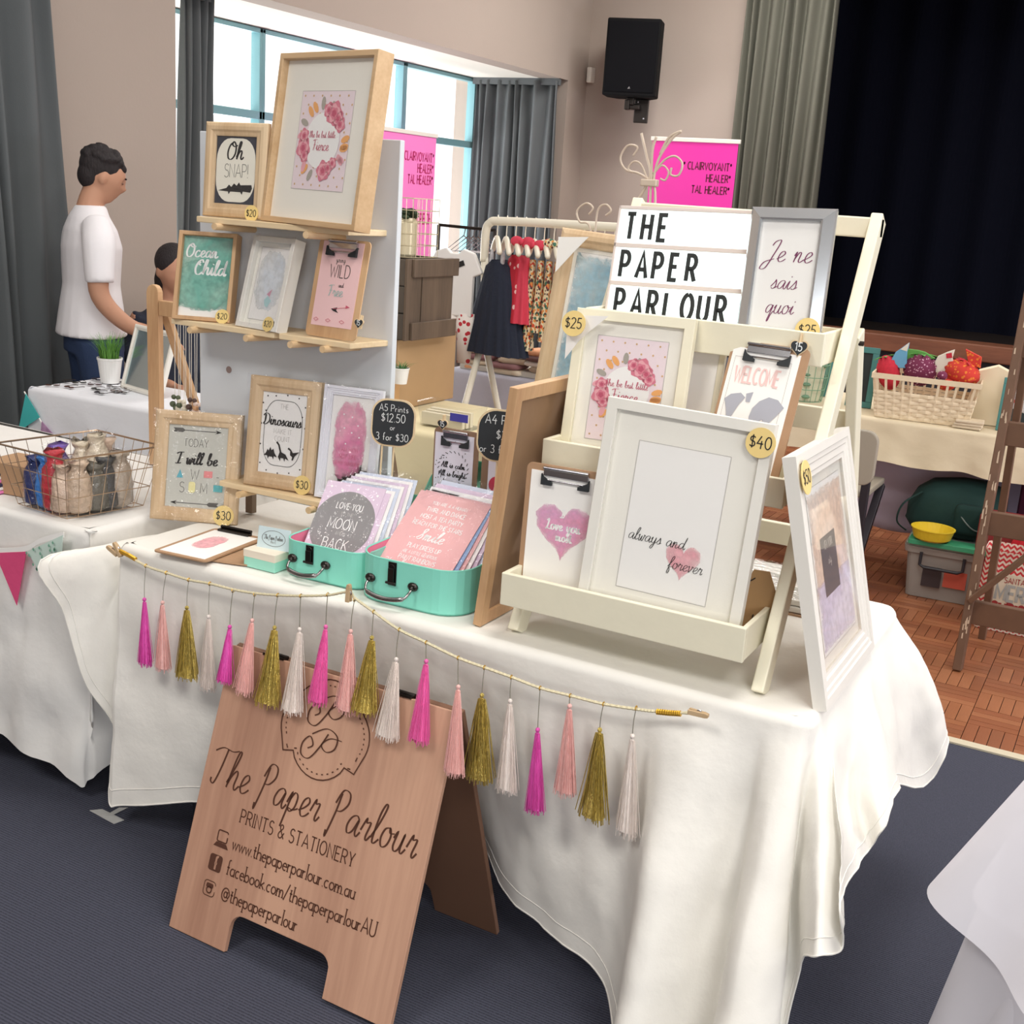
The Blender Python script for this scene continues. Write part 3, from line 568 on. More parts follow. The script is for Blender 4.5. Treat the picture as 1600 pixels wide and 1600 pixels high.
for s in strips[300:]:
    hx, hy = (q / 2 - .0012, q / 8 - .0012) if not s[2] else (q / 8 - .0012, q / 2 - .0012)
    mb.box(s[0] - hx, s[0] + hx, s[1] - hy, s[1] + hy, -.012, 0, mi=rnd.randrange(4))
obj('parquet_strips', mb, PQ, fl, kind='stuff')
# stage
stage_black = mat('stage_black', (16, 18, 30), .95, var=.3, vs=200, spec=.1)
struct('stage_front', MB().box(-3.4, 4, YB + .02, YB + .2, 0, .60), mat('stage_fascia', (34, 32, 38), .8))
struct('stage_floor', MB().box(-3.4, 4, YB + .2, 13, .55, .62), mat('stage_boards', (40, 30, 26), .6))
struct('stage_backcloth', MB().grid(lambda u, v: (-5 + 11 * u, 12.6 + .04 * math.sin(u * 160), .6 + 3.6 * v), 300, 1).box(-3.9, -3.6, YB + .3, 13, .6, 4).box(-3.4, 4, YB + .25, 12.6, 3.9, 4), stage_black)
struct('trim_5', MB().box(-3.4, 4, YB - .06, YB + .22, .60, .735), wood('stage_nosing', (96, 56, 38), (128, 80, 56), 5, 0), bevel=.01)

# windows: teal aluminium frames, glass
teal = mat('teal_aluminium', (128, 176, 184), .4, .1)
def window(n, y0, y1):
    fr = struct('window_%d' % n, MB().box(XW - .05, XW + .03, y0, y0 + .03, .55, 2.6).box(XW - .05, XW + .03, y1 - .03, y1, .55, 2.6)
                .box(XW - .05, XW + .03, y0, y1, 2.57, 2.6).box(XW - .05, XW + .03, y0, y1, 2.01, 2.065).box(XW - .05, XW + .03, y0, y1, .55, .62), teal, bevel=.004)
    obj('pane', MB().box(XW - .02, XW - .014, y0 + .05, y1 - .05, .62, 2.0), pane_m, fr); obj('pane', MB().box(XW - .02, XW - .014, y0 + .05, y1 - .05, 2.08, 2.54), pane_m, fr)
window(1, 4.97, 6.72); window(2, 6.72, 8.47); window(3, 8.47, 9.61)

# curtains
grey_curt = mat('grey_curtain', (98, 102, 104), .9, var=.06, vs=3, bump=.1, bs=150, spec=.15)
def curtain(label, a, b_, z0, z1, folds, depth, gather=0, m=grey_curt, seed=1):
    a, b_ = Vector((*a, 0)), Vector((*b_, 0)); d = b_ - a; nn = Vector((-d.y, d.x, 0)).normalized(); rnd = random.Random(seed); ph = [rnd.uniform(-.6, .6) for _ in range(40)]
    def fn(u, v):
        w_ = u + .03 * math.sin(u * 14 + v * 2); k = u * folds * 2 * PI + ph[int(u * 20)] * .0 + math.sin(u * 9 + seed) * 1.2
        amp = depth * (.6 + .4 * (1 - v)) * (1 + .35 * math.sin(u * 23 + seed))
        side = gather * (v ** 1.2 if v > 0 else 0)
        p = a + d * (w_ * (1 - abs(side)) + (side if side > 0 else 0)) + nn * (amp * math.sin(k) + .012 * math.sin(v * 7 + u * 30)); p.z = z0 + (z1 - z0) * v
        return tuple(p)
    t = thing('curtain', label, 'curtain', (0, 0, 0)); mb = MB().grid(fn, folds * 14, 16)
    obj('drape', mb, m, t, smooth=True, solid=.004)
    obj('heading', MB().box(-.5 * 0, d.length, -.02, .02, -.03, .03, M=Matrix.Translation(a + Vector((0, 0, z1))) @ Matrix.Rotation(math.atan2(d.y, d.x), 4, 'Z')), m, t)
    return t
curtain('long grey curtain hanging at the far left beside the man', (-4.62, 3.2), (-4.62, 4.10), .05, 3.4, 7, .05, -.22, seed=2)
curtain('narrow grey curtain bunched at the near end of the window bay', at(272, 200, X=-5.0).xy, at(330, 200, X=-5.0).xy, .1, 2.58, 4, .045, .25, seed=5)
curtain('grey pleated curtain at the far end of the window, behind the clothes rack', (-5.66, 9.52), (-4.80, 9.50), .08, 2.58, 9, .05, seed=3)
curtain('tall grey-green stage curtain beside the dark stage opening', (-3.38, 9.90), (-2.62, 9.90), .1, 3.7, 8, .06, seed=4, m=mat('stage_curtain_cloth', (104, 104, 94), .9, bump=.1, bs=150, spec=.15))

# loudspeaker on its bracket, small wall sensor
t = thing('loudspeaker', 'black box loudspeaker mounted high on the back wall', 'speaker', (-4.19, 9.62, 2.475), .25)
blk = mat('speaker_black', (14, 14, 16), .8, spec=.15); grl = mat('speaker_grille', (16, 16, 19), .9, bump=.3, bs=500, spec=.1)
obj('cabinet', MB().slab([(-.22, -.15), (.22, -.15), (.22, .05), (.14, .18), (-.14, .18), (-.22, .05)], 0, .6), blk, t, bevel=.012)
obj('grille', MB().box(-.205, .205, -.158, -.149, .03, .575), grl, t, bevel=.004)
obj('badge', MB().prism([(-.01, .055), (.014, .055), (.005, .075)], -.161, -.158), chrome, t)
br = obj('bracket', MB().box(-.03, .03, -.02, .04, -.06, 0).box(-.04, .0, -.06, .0, -.1, -.02).box(.02, .14, .10, .14, -.19, .0).box(-.02, .08, .0, .12, -.09, -.05), darkmetal, t, bevel=.006)
obj('bolts', MB().lathe([(.008, 0), (.008, .01)], (.05, .09, -.03), 8).lathe([(.008, 0), (.008, .01)], (.11, .09, -.16), 8), chrome, br)
tag(obj('wall_sensor', MB().slab([(-4.765, 9.93), (-4.72, 9.93), (-4.71, 9.999), (-4.775, 9.999)], 2.62, 2.75), whitepaint, bevel=.01), 'small white sensor high on the back wall near the corner', 'sensor')
# ------------------------------------------------------------------ cloths
RR = .020
def skirt(mb, cols, nv=26, per=7, rip=.006, seed=1):
    """cols: (edge point, hem point, bulge) all round; the cloth rolls over the edge, then hangs"""
    C_ = [tuple(t) + tuple(b) + (g,) for t, b, g in cols]; C_ = catmull(C_, per); n = len(C_); rs = []
    for j in range(-6, nv + 1):
        v = max(0, j / nv); th = min(PI / 2, (j + 6) / 6 * PI / 2); row = []
        for i, c in enumerate(C_):
            T = Vector(c[0:3]); B = Vector(c[3:6]); g = c[6]
            nrm = Vector((C_[min(i + 1, n - 1)][0] - C_[max(i - 1, 0)][0], C_[min(i + 1, n - 1)][1] - C_[max(i - 1, 0)][1], 0))
            nrm = Vector((nrm.y, -nrm.x, 0)); nrm = nrm.normalized() if nrm.length > 1e-6 else Vector((0, -1, 0))
            if j < 0:
                p = Vector((T.x, T.y, T.z - RR + RR * math.cos(th))) - nrm * RR * (1 - math.sin(th))
            else:
                z0 = T.z - RR; p = Vector((T.x + (B.x - T.x) * (v ** 1.12), T.y + (B.y - T.y) * (v ** 1.12), z0 + (B.z - z0) * v))
                wr = noise.noise(Vector((p.x * 9 + seed, p.y * 9, p.z * 6))) * rip * 2.2 + noise.noise(Vector((p.x * 30 + seed, p.y * 30, p.z * 22))) * rip * .5
                p += nrm * (g * math.sin(PI * v) + wr * min(1, v * 4))
            row.append(tuple(p))
        rs.append(row)
    k0 = len(mb.v); mb.v += [p for r in rs for p in r]
    for j in range(len(rs) - 1):
        for i in range(n - 1): a = k0 + j * n + i; mb.f.append((a, a + 1, a + n + 1, a + n)); mb.mi.append(0)
    return rs
def flat_top(mb, x0, x1, y0, y1, z, nu=40, nv=20, amp=.0016, seed=0, cr_=.02):
    x0, x1, y0, y1 = x0 + RR - .001, x1 - RR + .001, y0 + RR - .001, y1 - RR + .001
    def fn(u, v):
        x = x0 + (x1 - x0) * u; y = y0 + (y1 - y0) * v
        e = min(u * (x1 - x0), (1 - u) * (x1 - x0), v * (y1 - y0), (1 - v) * (y1 - y0))
        for cx, cy, sx, sy in ((x0 + cr_, y0 + cr_, -1, -1), (x1 - cr_, y0 + cr_, 1, -1), (x0 + cr_, y1 - cr_, -1, 1), (x1 - cr_, y1 - cr_, 1, 1)):
            if (x - cx) * sx > 0 and (y - cy) * sy > 0:
                L_ = math.hypot(x - cx, y - cy)
                if L_ > cr_: x, y = cx + (x - cx) / L_ * cr_, cy + (y - cy) / L_ * cr_
        return (x, y, z + amp * min(1, e * 12) * noise.noise(Vector((x * 6 + seed, y * 6, 0))))
    mb.grid(fn, nu, nv)
def trestle(label, x0, x1, y0, y1, z=.735, legs=True, group=None):
    t = thing('folding_table', label, 'table', ((x0 + x1) / 2, (y0 + y1) / 2, 0), group=group); w, d = (x1 - x0) / 2 - .01, (y1 - y0) / 2 - .01
    obj('tabletop', MB().box(-w, w, -d, d, z - .035, z - .004), mat('table_plastic', (206, 202, 192), .5), t, bevel=.006)
    for sx in (-1, 1):
        for sy in (-1, 1): obj('leg', MB().tube([(sx * (w - .12), sy * (d - .08), z - .035), (sx * (w - .12), sy * (d - .08), 0)], .0125, 8), mat('leg_grey', (74, 78, 86), .4, .6), t)
        obj('stretcher', MB().tube([(sx * (w - .12), -(d - .08), .12), (sx * (w - .12), d - .08, .12)], .009, 6), MC['leg_grey'], t)
    return t
TX0, TX1, TY0, TY1, TZ = -2.09, -.405, 1.965, 2.77, .74
trestle('long folding table hidden under the white cloth of the paper stall', TX0 + .02, TX1 - .02, TY0 + .02, TY1 - .02)
mb = MB(); flat_top(mb, TX0, TX1, TY0, TY1, TZ, 60, 30)
zt = TZ
def T_(x, y): return (x, y, zt)
cols = [(T_(TX0, 2.77), (-2.16, 2.80, .60), 0), (T_(TX0, 2.45), (-2.20, 2.45, .60), .0), (T_(TX0, 2.2), at(80, 868, X=-2.19), .01), (T_(TX0, 2.1), at(104, 962, X=-2.18), .0), (T_(TX0, 2.03), at(132, 1062, X=-2.16), .01), (T_(TX0, 1.995), at(178, 1140, X=-2.13), -.005),
        (T_(TX0 + .002, 1.975), (-2.10, 1.93, .10), 0), (T_(TX0 + .01, TY0), at(172, 1260, Y=1.915), 0), (T_(TX0 + .04, TY0), at(190, 1259, Y=1.92), 0),
        (T_(-1.85, TY0), at(310, 1254, Y=1.96), 0), (T_(-1.6, TY0), (-1.60, 2.05, .17), -.01), (T_(-1.35, TY0), (-1.35, 2.09, .20), -.01), (T_(-1.12, TY0), (-1.14, 2.10, .205), -.005),
        (T_(-1.0, TY0), at(785, 1390, Y=2.06), 0), (T_(-.92, TY0), at(850, 1452, Y=2.0), .0), (T_(-.83, TY0), at(928, 1518, Y=1.94), -.01), (T_(-.75, TY0), (-.70, 1.90, .045), -.015), (T_(-.70, TY0), (-.665, 1.84, .03), .0),
        (T_(-.655, TY0), (-.635, 1.72, .015), .018), (T_(-.61, TY0), (-.60, 1.70, .02), .02), (T_(-.57, TY0), (-.545, 1.75, .035), .005), (T_(-.53, TY0), (-.50, 1.80, .03), -.01), (T_(-.50, TY0), (-.465, 1.80, .015), -.015),
        (T_(-.475, TY0), (-.455, 1.66, .006), .0), (T_(-.455, TY0), (-.415, 1.585, .006), .015), (T_(-.44, TY0 + .0), (-.355, 1.60, .006), .02), (T_(-.425, TY0 + .006), (-.32, 1.66, .01), .01),
        (T_(-.413, TY0 + .02), (-.345, 1.80, .10), -.012), (T_(-.407, TY0 + .035), (-.35, 1.86, .33), -.012), (T_(TX1, 2.03), at(1275, 1494, X=-.305), 0), (T_(TX1, 2.07), at(1318, 1482, X=-.275), .01), (T_(TX1, 2.12), at(1312, 1410, X=-.29), .005),
        (T_(TX1, 2.22), at(1352, 1330, X=-.305), -.008), (T_(TX1, 2.35), at(1385, 1290, X=-.275), .004), (T_(TX1, 2.50), at(1402, 1229, X=-.29), .0), (T_(TX1, 2.62), at(1440, 1229, X=-.285), .012),
        (T_(TX1, 2.70), (-.256, 2.76, .40), .03), (T_(TX1 - .008, 2.745), (-.275, 2.84, .42), .03), (T_(TX1 - .03, TY1 - .004), (-.36, 2.88, .42), .02), (T_(-.50, TY1), (-.48, 2.88, .40), .01), (T_(-.8, TY1), (-.8, 2.86, .3), 0), (T_(-1.4, TY1), (-1.4, 2.86, .3), .0), (T_(-2.0, TY1), (-2.02, 2.86, .3), 0), (T_(TX0, 2.77), (-2.16, 2.80, .60), 0)]
rs = skirt(mb, cols, 30, 8, .006, 3)
main_cloth = tag(obj('tablecloth', mb, cloth_m, smooth=True), 'long white cotton cloth draped over the paper stall table', 'tablecloth')
# stitched hem along the bottom
hem = MB()
def hemrow(rs, j0, off=.0016):
    n = len(rs[0]); pts = [rs[j0][i] for i in range(n)]
    hem.tube(pts, .0014, 4); hem.tube(rs[-1], .0022, 4)
hemrow(rs, 34); obj('hem', hem, cloth_m, main_cloth, smooth=True)

# left neighbour table
trestle('folding table under the neighbouring cloth with the wire basket', -4.0, -2.24, 2.02, 2.68)
mb = MB(); flat_top(mb, -4.02, -2.21, 1.985, 2.70, TZ, 50, 16, .002, 5)
c2 = [((-4.02, 1.985, zt), (-4.03, 1.97, .18), 0)]
for x, y, z in ((-3.6, 1.96, .17), (-3.2, 1.93, .19), (-2.9, 1.95, .17), (-2.68, 1.92, .145), (-2.52, 1.94, .12), (-2.42, 1.93, .10), (-2.34, 1.95, .09)): c2.append(((x + .01, 1.985, zt), (x, y, z), 0))
c2 += [((-2.26, 1.985, zt), (-2.265, 1.965, .055), .0), ((-2.215, 1.99, zt), (-2.245, 1.985, .04), 0), ((-2.21, 2.02, zt), (-2.225, 2.04, .09), 0), ((-2.21, 2.3, zt), (-2.2, 2.3, .12), .0), ((-2.21, 2.70, zt), (-2.2, 2.72, .12), 0), ((-2.5, 2.70, zt), (-2.5, 2.73, .12), 0), ((-4.02, 2.70, zt), (-4.03, 2.73, .12), 0), ((-4.02, 2.3, zt), (-4.04, 2.3, .12), 0), ((-4.02, 1.985, zt), (-4.03, 1.97, .18), 0)]
skirt(mb, c2, 22, 6, .012, 9)
tag(obj('tablecloth', mb, mat('creased_cloth', (232, 230, 226), .9, bump=.5, bs=10, spec=.2), smooth=True), 'creased white cloth on the left neighbouring table with bunting', 'tablecloth')

def simple_cloth(label, x0, x1, y0, y1, z, zb, m, seed, flare=.03, amp=.015):
    mb = MB(); flat_top(mb, x0, x1, y0, y1, z, 24, 12, .002, seed); cs = []; rnd = random.Random(seed)
    P = []
    nx = max(3, int((x1 - x0) / .11)); ny = max(3, int((y1 - y0) / .11))
    P += [(x0 + (x1 - x0) * i / nx, y0, 0, -1) for i in range(nx)] + [(x1, y0 + (y1 - y0) * i / ny, 1, 0) for i in range(ny)] + [(x1 - (x1 - x0) * i / nx, y1, 0, 1) for i in range(nx)] + [(x0, y1 - (y1 - y0) * i / ny, -1, 0) for i in range(ny)]
    P.append(P[0])
    for i, (x, y, nx_, ny_) in enumerate(P):
        a = flare + (amp if i % 2 else -amp) * rnd.uniform(.4, 1)
        if i == len(P) - 1: a = cs[0][2]; b = cs[0][1]; cs.append(((x, y, z), b, 0)); break
        cs.append(((x, y, z), (x + nx_ * a, y + ny_ * a, zb + rnd.uniform(-.01, .01)), 0))
    skirt(mb, cs, 14, 5, .005, seed)
    return tag(obj('tablecloth', mb, m, smooth=True), label, 'tablecloth')

# ------------------------------------------------------------------ sandwich board
YW, LN = -.048, .328
t = thing('sandwich_board', 'plywood sandwich board with burnt lettering standing on the carpet in front', 'sign', (-1.673, 1.697, .001), YW, LN, -.02)
w, h = .604, .633
out = [(0, 0), (.165, 0), (.165, .055)] + arc(.195, .055, .03, .03, 180, 90, 5) + arc(w - .2, .055, .03, .03, 90, 0, 5) + [(w - .17, .055), (w - .17, 0), (w, 0), (w, h), (0, h)]
fp = obj('front_panel', MB().prism(out, 0, .012), ply, t, bevel=.0015)
A = Art(fp, 0, 0, w, h, 0)
mb, y = A.mb(burnt, 'lettering')
text(mb, 'The Paper Parlour', .302, .332, .082, 'script', .048, sp=.35, y=y, cal=True, shear=.15, xs=.82)
text(mb, 'PRINTS & STATIONERY', .285, .272, .028, 'cap', .10, y=y, serif=True, sp=.2, xs=.92)
text(mb, 'P', .197, .302, .034, 'cap', .1, y=y) if False else None
for z, s in ((.212, 'www.thepaperparlour.com.au'), (.157, 'facebook.com/thepaperparlourAU'), (.104, '@thepaperparlour')):
    text(mb, s, .125, z, .031, 'print', .095, 'l', y=y, serif=True, sp=.12, xs=.88)
mb, y = A.mb(burnt, 'laptop_icon')
mb.ribbon(rrect(.080, .108, .217, .241, .004, 3) + [(.108, .23)], .003, y); mb.poly([(.073, .205), (.116, .205), (.108, .215), (.080, .215)], y)
mb, y = A.mb(burnt, 'letter_icon')
mb.poly(rrect(.072, .108, .152, .188, .006, 3), y)
m2, y2 = A.mb(ply, 'icon_letter'); text(m2, 'f', .092, .156, .028, 'print', .18, y=y2)
mb, y = A.mb(burnt, 'camera_icon')
mb.ribbon(rrect(.073, .105, .098, .13, .007, 3) + [(.105, .11)], .0018, y); mb.poly(rrect(.079, .099, .115, .125, .003, 2), y); mb.ribbon(circ(.089, .111, .007, 12) + [(.096, .111)], .003, y)
# crest: outline, stitched line, interlaced monogram
cx, cz = .298, .515; mb, y = A.mb(burnt, 'crest')
def crest(k, pt=True):
    P = arc(0, .0, .085 * k, .105 * k, 125, 55, 8) + [(.062 * k, .078 * k)] + arc(.0, 0, .112 * k, .085 * k, 40, -22, 8) + [(.092 * k, -.062 * k), (.066 * k, -.056 * k)] + arc(0, -.012 * k, .08 * k, .085 * k, -42, -138, 9) + [(-.066 * k, -.056 * k), (-.092 * k, -.062 * k)] + arc(.0, 0, .112 * k, .085 * k, 202, 140, 8) + [(-.062 * k, .078 * k)]
    return [(cx + a, cz + b) for a, b in P]
c = crest(1.04); mb.ribbon(c + [c[0]], .0028, y)
c = catmull(crest(.92), 3, True)
for i in range(0, len(c), 3): mb.ribbon([c[i], c[(i + 1) % len(c)]], .0026, y)
for ox, oz in ((0, .040), (0, -.030)):
    for st in ([(.012, .028), (-.004, -.005), (-.026, -.034), (-.048, -.03), (-.05, -.006), (-.034, .012), (-.022, -.004), (-.034, -.014)], [(-.03, .018), (.006, .038), (.036, .028), (.036, .002), (.016, -.01), (.0, .002), (.02, .02), (.05, .022)]):
        mb.ribbon(catmull([(cx + a * .98 + ox, cz + b * .98 + oz) for a, b in st], 7), .0032, y, cal=True)
A.done()
# the back panel shares the hinge at the top
hy = h * math.sin(LN); hz = h * math.cos(LN)
Rm = (Matrix.Rotation(YW, 4, 'Z') @ Matrix.Rotation(-LN, 4, 'X') @ Matrix.Rotation(-.02, 4, 'Y')).inverted()
Rb = Matrix.Translation((0, .014, h)) @ Matrix.Rotation(2 * LN - .03, 4, 'X') @ Matrix.Translation((0, 0, -h))
bp_ = MB().prism([(x, z) for x, z in out], 0, .012, M=Rb)
obj('back_panel', bp_, mat('ply_back', (122, 88, 68), .7, var=.15, vs=6, stretch=(1, 1, .1)), t, bevel=.0015)
for x in (.12, .46): obj('hinge', MB().box(x - .03, x + .03, .0, .026, h - .004, h + .004).tube([(x - .03, .013, h + .005), (x + .03, .013, h + .005)], .005, 8), darkmetal, t)

# ------------------------------------------------------------------ tassel garland and its pegs
GY = 1.925
silk = {}
for n, c in (('magenta', (224, 84, 176)), ('blush', (244, 190, 184)), ('ivory', (240, 228, 220)), ('hot_pink', (242, 110, 180))): silk[n] = mat('silk_' + n, c, .5, var=.15, vs=260, bump=.4, bs=400, stretch=(1, 1, .06))
cordm = mat('beaded_cord', (226, 214, 180), .45, .2, var=.35, vs=500); thread = mat('grey_thread', (120, 116, 104), .6)
g = thing('tassel_garland', 'garland of pink, cream and gold tassels pegged along the front of the cloth', 'garland', (0, 0, 0))
cp = [(183, 859), (228, 884), (260, 895), (295, 906), (328, 912), (364, 921), (398, 927), (434, 930), (470, 931), (512, 930), (545, 925), (555, 935), (584, 956), (624, 984), (666, 1004), (716, 1028), (757, 1043), (799, 1058), (844, 1075), (891, 1087), (943, 1100), (994, 1108), (1030, 1112), (1098, 1115)]
cw = [at(x, y, Y=GY) for x, y in cp]; cs = catmull([tuple(p) for p in cw], 12)
obj('cord', MB().tube(cs, [.0026 + .0007 * (i % 2) for i in range(len(cs))], 6), cordm, g)
gm = mat('gold_wrap', (214, 168, 60), .3, .8)
obj('gold_binding', MB().tube([tuple(p) for p in catmull([tuple(at(x, y, Y=GY)) for x, y in ((1026, 1112), (1046, 1114), (1064, 1115))], 12)], [.0052 + .0008 * (i % 2) for i in range(25)], 8), gm, g)
obj('gold_binding', MB().tube([tuple(at(x, y, Y=GY)) for x, y in ((188, 861), (202, 868), (212, 874))], .0055, 8), gm, g)
TS = [('magenta', 228, 884, 225.6, 938, 227, 1038), ('blush', 260, 895, 254, 943, 255, 1046), ('gold', 295, 906, 292, 951, 293, 1059), ('ivory', 328, 912, 326, 965, 324, 1077), ('magenta', 364, 923, 359, 981, 351, 1065),
      ('blush', 398, 929, 394, 971, 381, 1082), ('gold', 434, 930, 429, 982, 416, 1099), ('ivory', 470, 931, 468, 985, 456, 1113), ('hot_pink', 512, 929, 509, 981, 496, 1098), ('blush', 554, 937, 548, 988, 541, 1112), ('gold', 584, 956, 581, 998, 568, 1113),
      ('ivory', 624, 984, 619, 1032, 605, 1152), ('hot_pink', 666, 1004, 666, 1035, 655, 1158), ('blush', 716, 1028, 716, 1075, 710, 1209), ('gold', 757, 1043, 753, 1088, 748, 1218), ('ivory', 799, 1058, 797, 1097, 792, 1236),
      ('magenta', 844, 1075, 840, 1142, 835, 1267), ('blush', 891, 1087, 890, 1105, 883, 1240), ('gold', 943, 1100, 937, 1142, 927, 1279), ('ivory', 994, 1106, 988, 1152, 979, 1303)]
rnd = random.Random(11)
for ti, (k, ax, ay, kx, ky, bx, by) in enumerate(TS):
    a = at(ax, ay, Y=GY); kn = at(kx, ky, Y=GY - .012); bt = at(bx, by, Y=GY - .03)
    if 4 <= ti <= 13:       # these hang in front of the sandwich board and rest on its face
        lim = lambda p: 1.697 - .048 * (p.x + 1.673) + .340 * p.z - .026
        for _ in range(4): kn = at(kx, ky, Y=min(GY - .012, lim(kn) - .004)); bt = at(bx, by, Y=min(GY - .03, lim(bt)))
    m = gold if k == 'gold' else silk[k]
    d = (bt - kn); L_ = d.length; d.normalize(); mb = MB(); nst = 130 if k != 'gold' else 90; wd = {'gold': .033, 'magenta': .020, 'blush': .024}.get(k, .023)
    if ti in (7, 11): wd = .029
    # the skirt of strands: a soft core plus loose threads
    core = []
    for j, (rr, s_) in enumerate(((.0022, 0), (.005, .06), (.0058, .16), (.010, .4), (.013, .7), (wd * .72, .97))):
        c = kn + d * (L_ * s_); core.append([(c.x + rr * (1 + .12 * math.sin(q * 5.1 + j)) * math.cos(2 * PI * q / 22), c.y + rr * .62 * math.sin(2 * PI * q / 22), c.z) for q in range(22)])
    mb.rings(core)
    for q in range(nst):
        an = rnd.uniform(0, 2 * PI); rr = wd * math.sqrt(rnd.uniform(.1, 1)) * (1.25 if rnd.random() < .1 else 1); e = L_ * rnd.uniform(.93, 1.04)
        p = []
        for s_ in (.03, .3, .65, 1):
            f = (.22 + .78 * s_ ** 1.1) if s_ > .04 else .2
            wb = (rnd.uniform(-.0016, .0016) if k == 'gold' else rnd.uniform(-.0008, .0008)) * (s_ > .1)
            p.append((kn.x + d.x * e * s_ + rr * f * math.cos(an) + wb, kn.y + d.y * e * s_ + rr * f * .6 * math.sin(an), kn.z + d.z * e * s_))
        mb.tube(p, .0011 if k == 'gold' else .0007, 3)
    ts = obj('tassel', mb, m, g, label={'gold': 'gold tinsel tassel'}.get(k, k.replace('_', ' ') + ' silky tassel'))
    obj('knot', MB().ell(kn + Vector((0, 0, .002)), .0048, .0048, .0052, 8, 6), m, ts, smooth=True)
    md = (a + kn) / 2 + Vector((rnd.uniform(-.001, .001), -.002, 0))
    obj('hanging_thread', MB().tube(catmull([tuple(a), tuple(md), tuple(kn)], 4), .0009, 4), thread, ts)
    obj('cord_loop', MB().tube([tuple(a + Vector((0, .0042 * math.cos(q * PI / 5), .0042 * math.sin(q * PI / 5)))) for q in range(10)], .0011, 4, True), gm, ts)
pegm = wood('peg_wood', (176, 146, 110), (206, 178, 140), 40, 2)
def peg(label, p, rx=0, ry=0):
    t = thing('clothes_peg', label, 'peg', p, 0, rx, ry)
    for s in (-1, 1): obj('peg_leg', MB().prism([(-.0045, -.02), (.0045, -.02), (.0045, .012), (.003, .018), (-.003, .018), (-.0045, .012)], s * .003 - .0028, s * .003 + .0028, M=Matrix.Rotation(s * .08, 4, 'X')), pegm, t, bevel=.0006)
    obj('spring', MB().tube([(.006 * math.cos(q), -.001 + q * .0003, .006 * math.sin(q)) for q in [i * .5 for i in range(26)]], .0007, 4), chrome, t)
peg('wooden peg at the middle of the tassel garland below the mint suitcases', at(545, 926, Y=1.915))
peg('wooden peg at the right end of the tassel garland by the gold binding', at(1092, 1115, Y=1.918), 0, PI / 2)
t = peg('pair of wooden pegs' if False else 'tilted wooden peg holding the left end of the tassel garland', at(184, 858, Y=1.925), 0, -.7)
peg('second wooden peg beside the tilted one at the garland left end', at(176, 860, Y=1.93), .0, -1.2)

# ------------------------------------------------------------------ tiered cream rack
RX0, RX1 = -1.055, -.515
t = thing('tiered_display_rack', 'cream wooden A-frame rack with three trays on the right of the table', 'rack', (0, 0, 0))
def tri(y, z): return Vector((0, y, z))
for x in (RX0 + .012, RX1 - .012):
    obj('front_upright', MB().hexa((x, 2.045, TZ), (x, 2.50, 1.61), .024, .045), creamwood, t, bevel=.003)
    obj('rear_leg', MB().hexa((x, 2.73, TZ), (x, 2.44, 1.385), .024, .045), creamwood, t, bevel=.003)
    obj('hinge_bolt', MB().tube([(x - .02, 2.43, 1.365), (x + .02, 2.43, 1.365)], .005, 8), darkmetal, t)
obj('top_bar', MB().box(RX0, RX1, 2.475, 2.50, 1.57, 1.61), creamwood, t, bevel=.003)
obj('rear_bar', MB().box(RX0 + .024, RX1 - .024, 2.535, 2.555, 1.16, 1.21), creamwood, t, bevel=.002); obj('rear_bar', MB().box(RX0 + .024, RX1 - .024, 2.655, 2.675, .86, .91), creamwood, t, bevel=.002)
def tray(y, zt_, x0, x1, fh, dp, sh):
    tr = obj('tray', MB().box(x0 + .01, x1 - .01, y + .01, y + dp, zt_ - fh, zt_ - fh + .008), creamwood, t, bevel=.001)
    obj('tray_front', MB().box(x0, x1, y, y + .012, zt_ - fh - .002, zt_), creamwood, tr, bevel=.002)
    obj('tray_back', MB().box(x0, x1, y + dp - .01, y + dp, zt_ - fh, zt_ - .005), creamwood, tr, bevel=.002)
    for a, b in ((x0, x0 + .01), (x1 - .01, x1)): obj('tray_side', MB().box(a, b, y + .012, y + dp - .01, zt_ - fh, zt_), creamwood, tr, bevel=.002)
tray(1.98, .882, -1.052, -.548, .065, .215, 0); tray(2.12, 1.133, -1.052, -.548, .055, .215, 0); tray(2.26, 1.392, -1.045, -.545, .062, .215, 0)
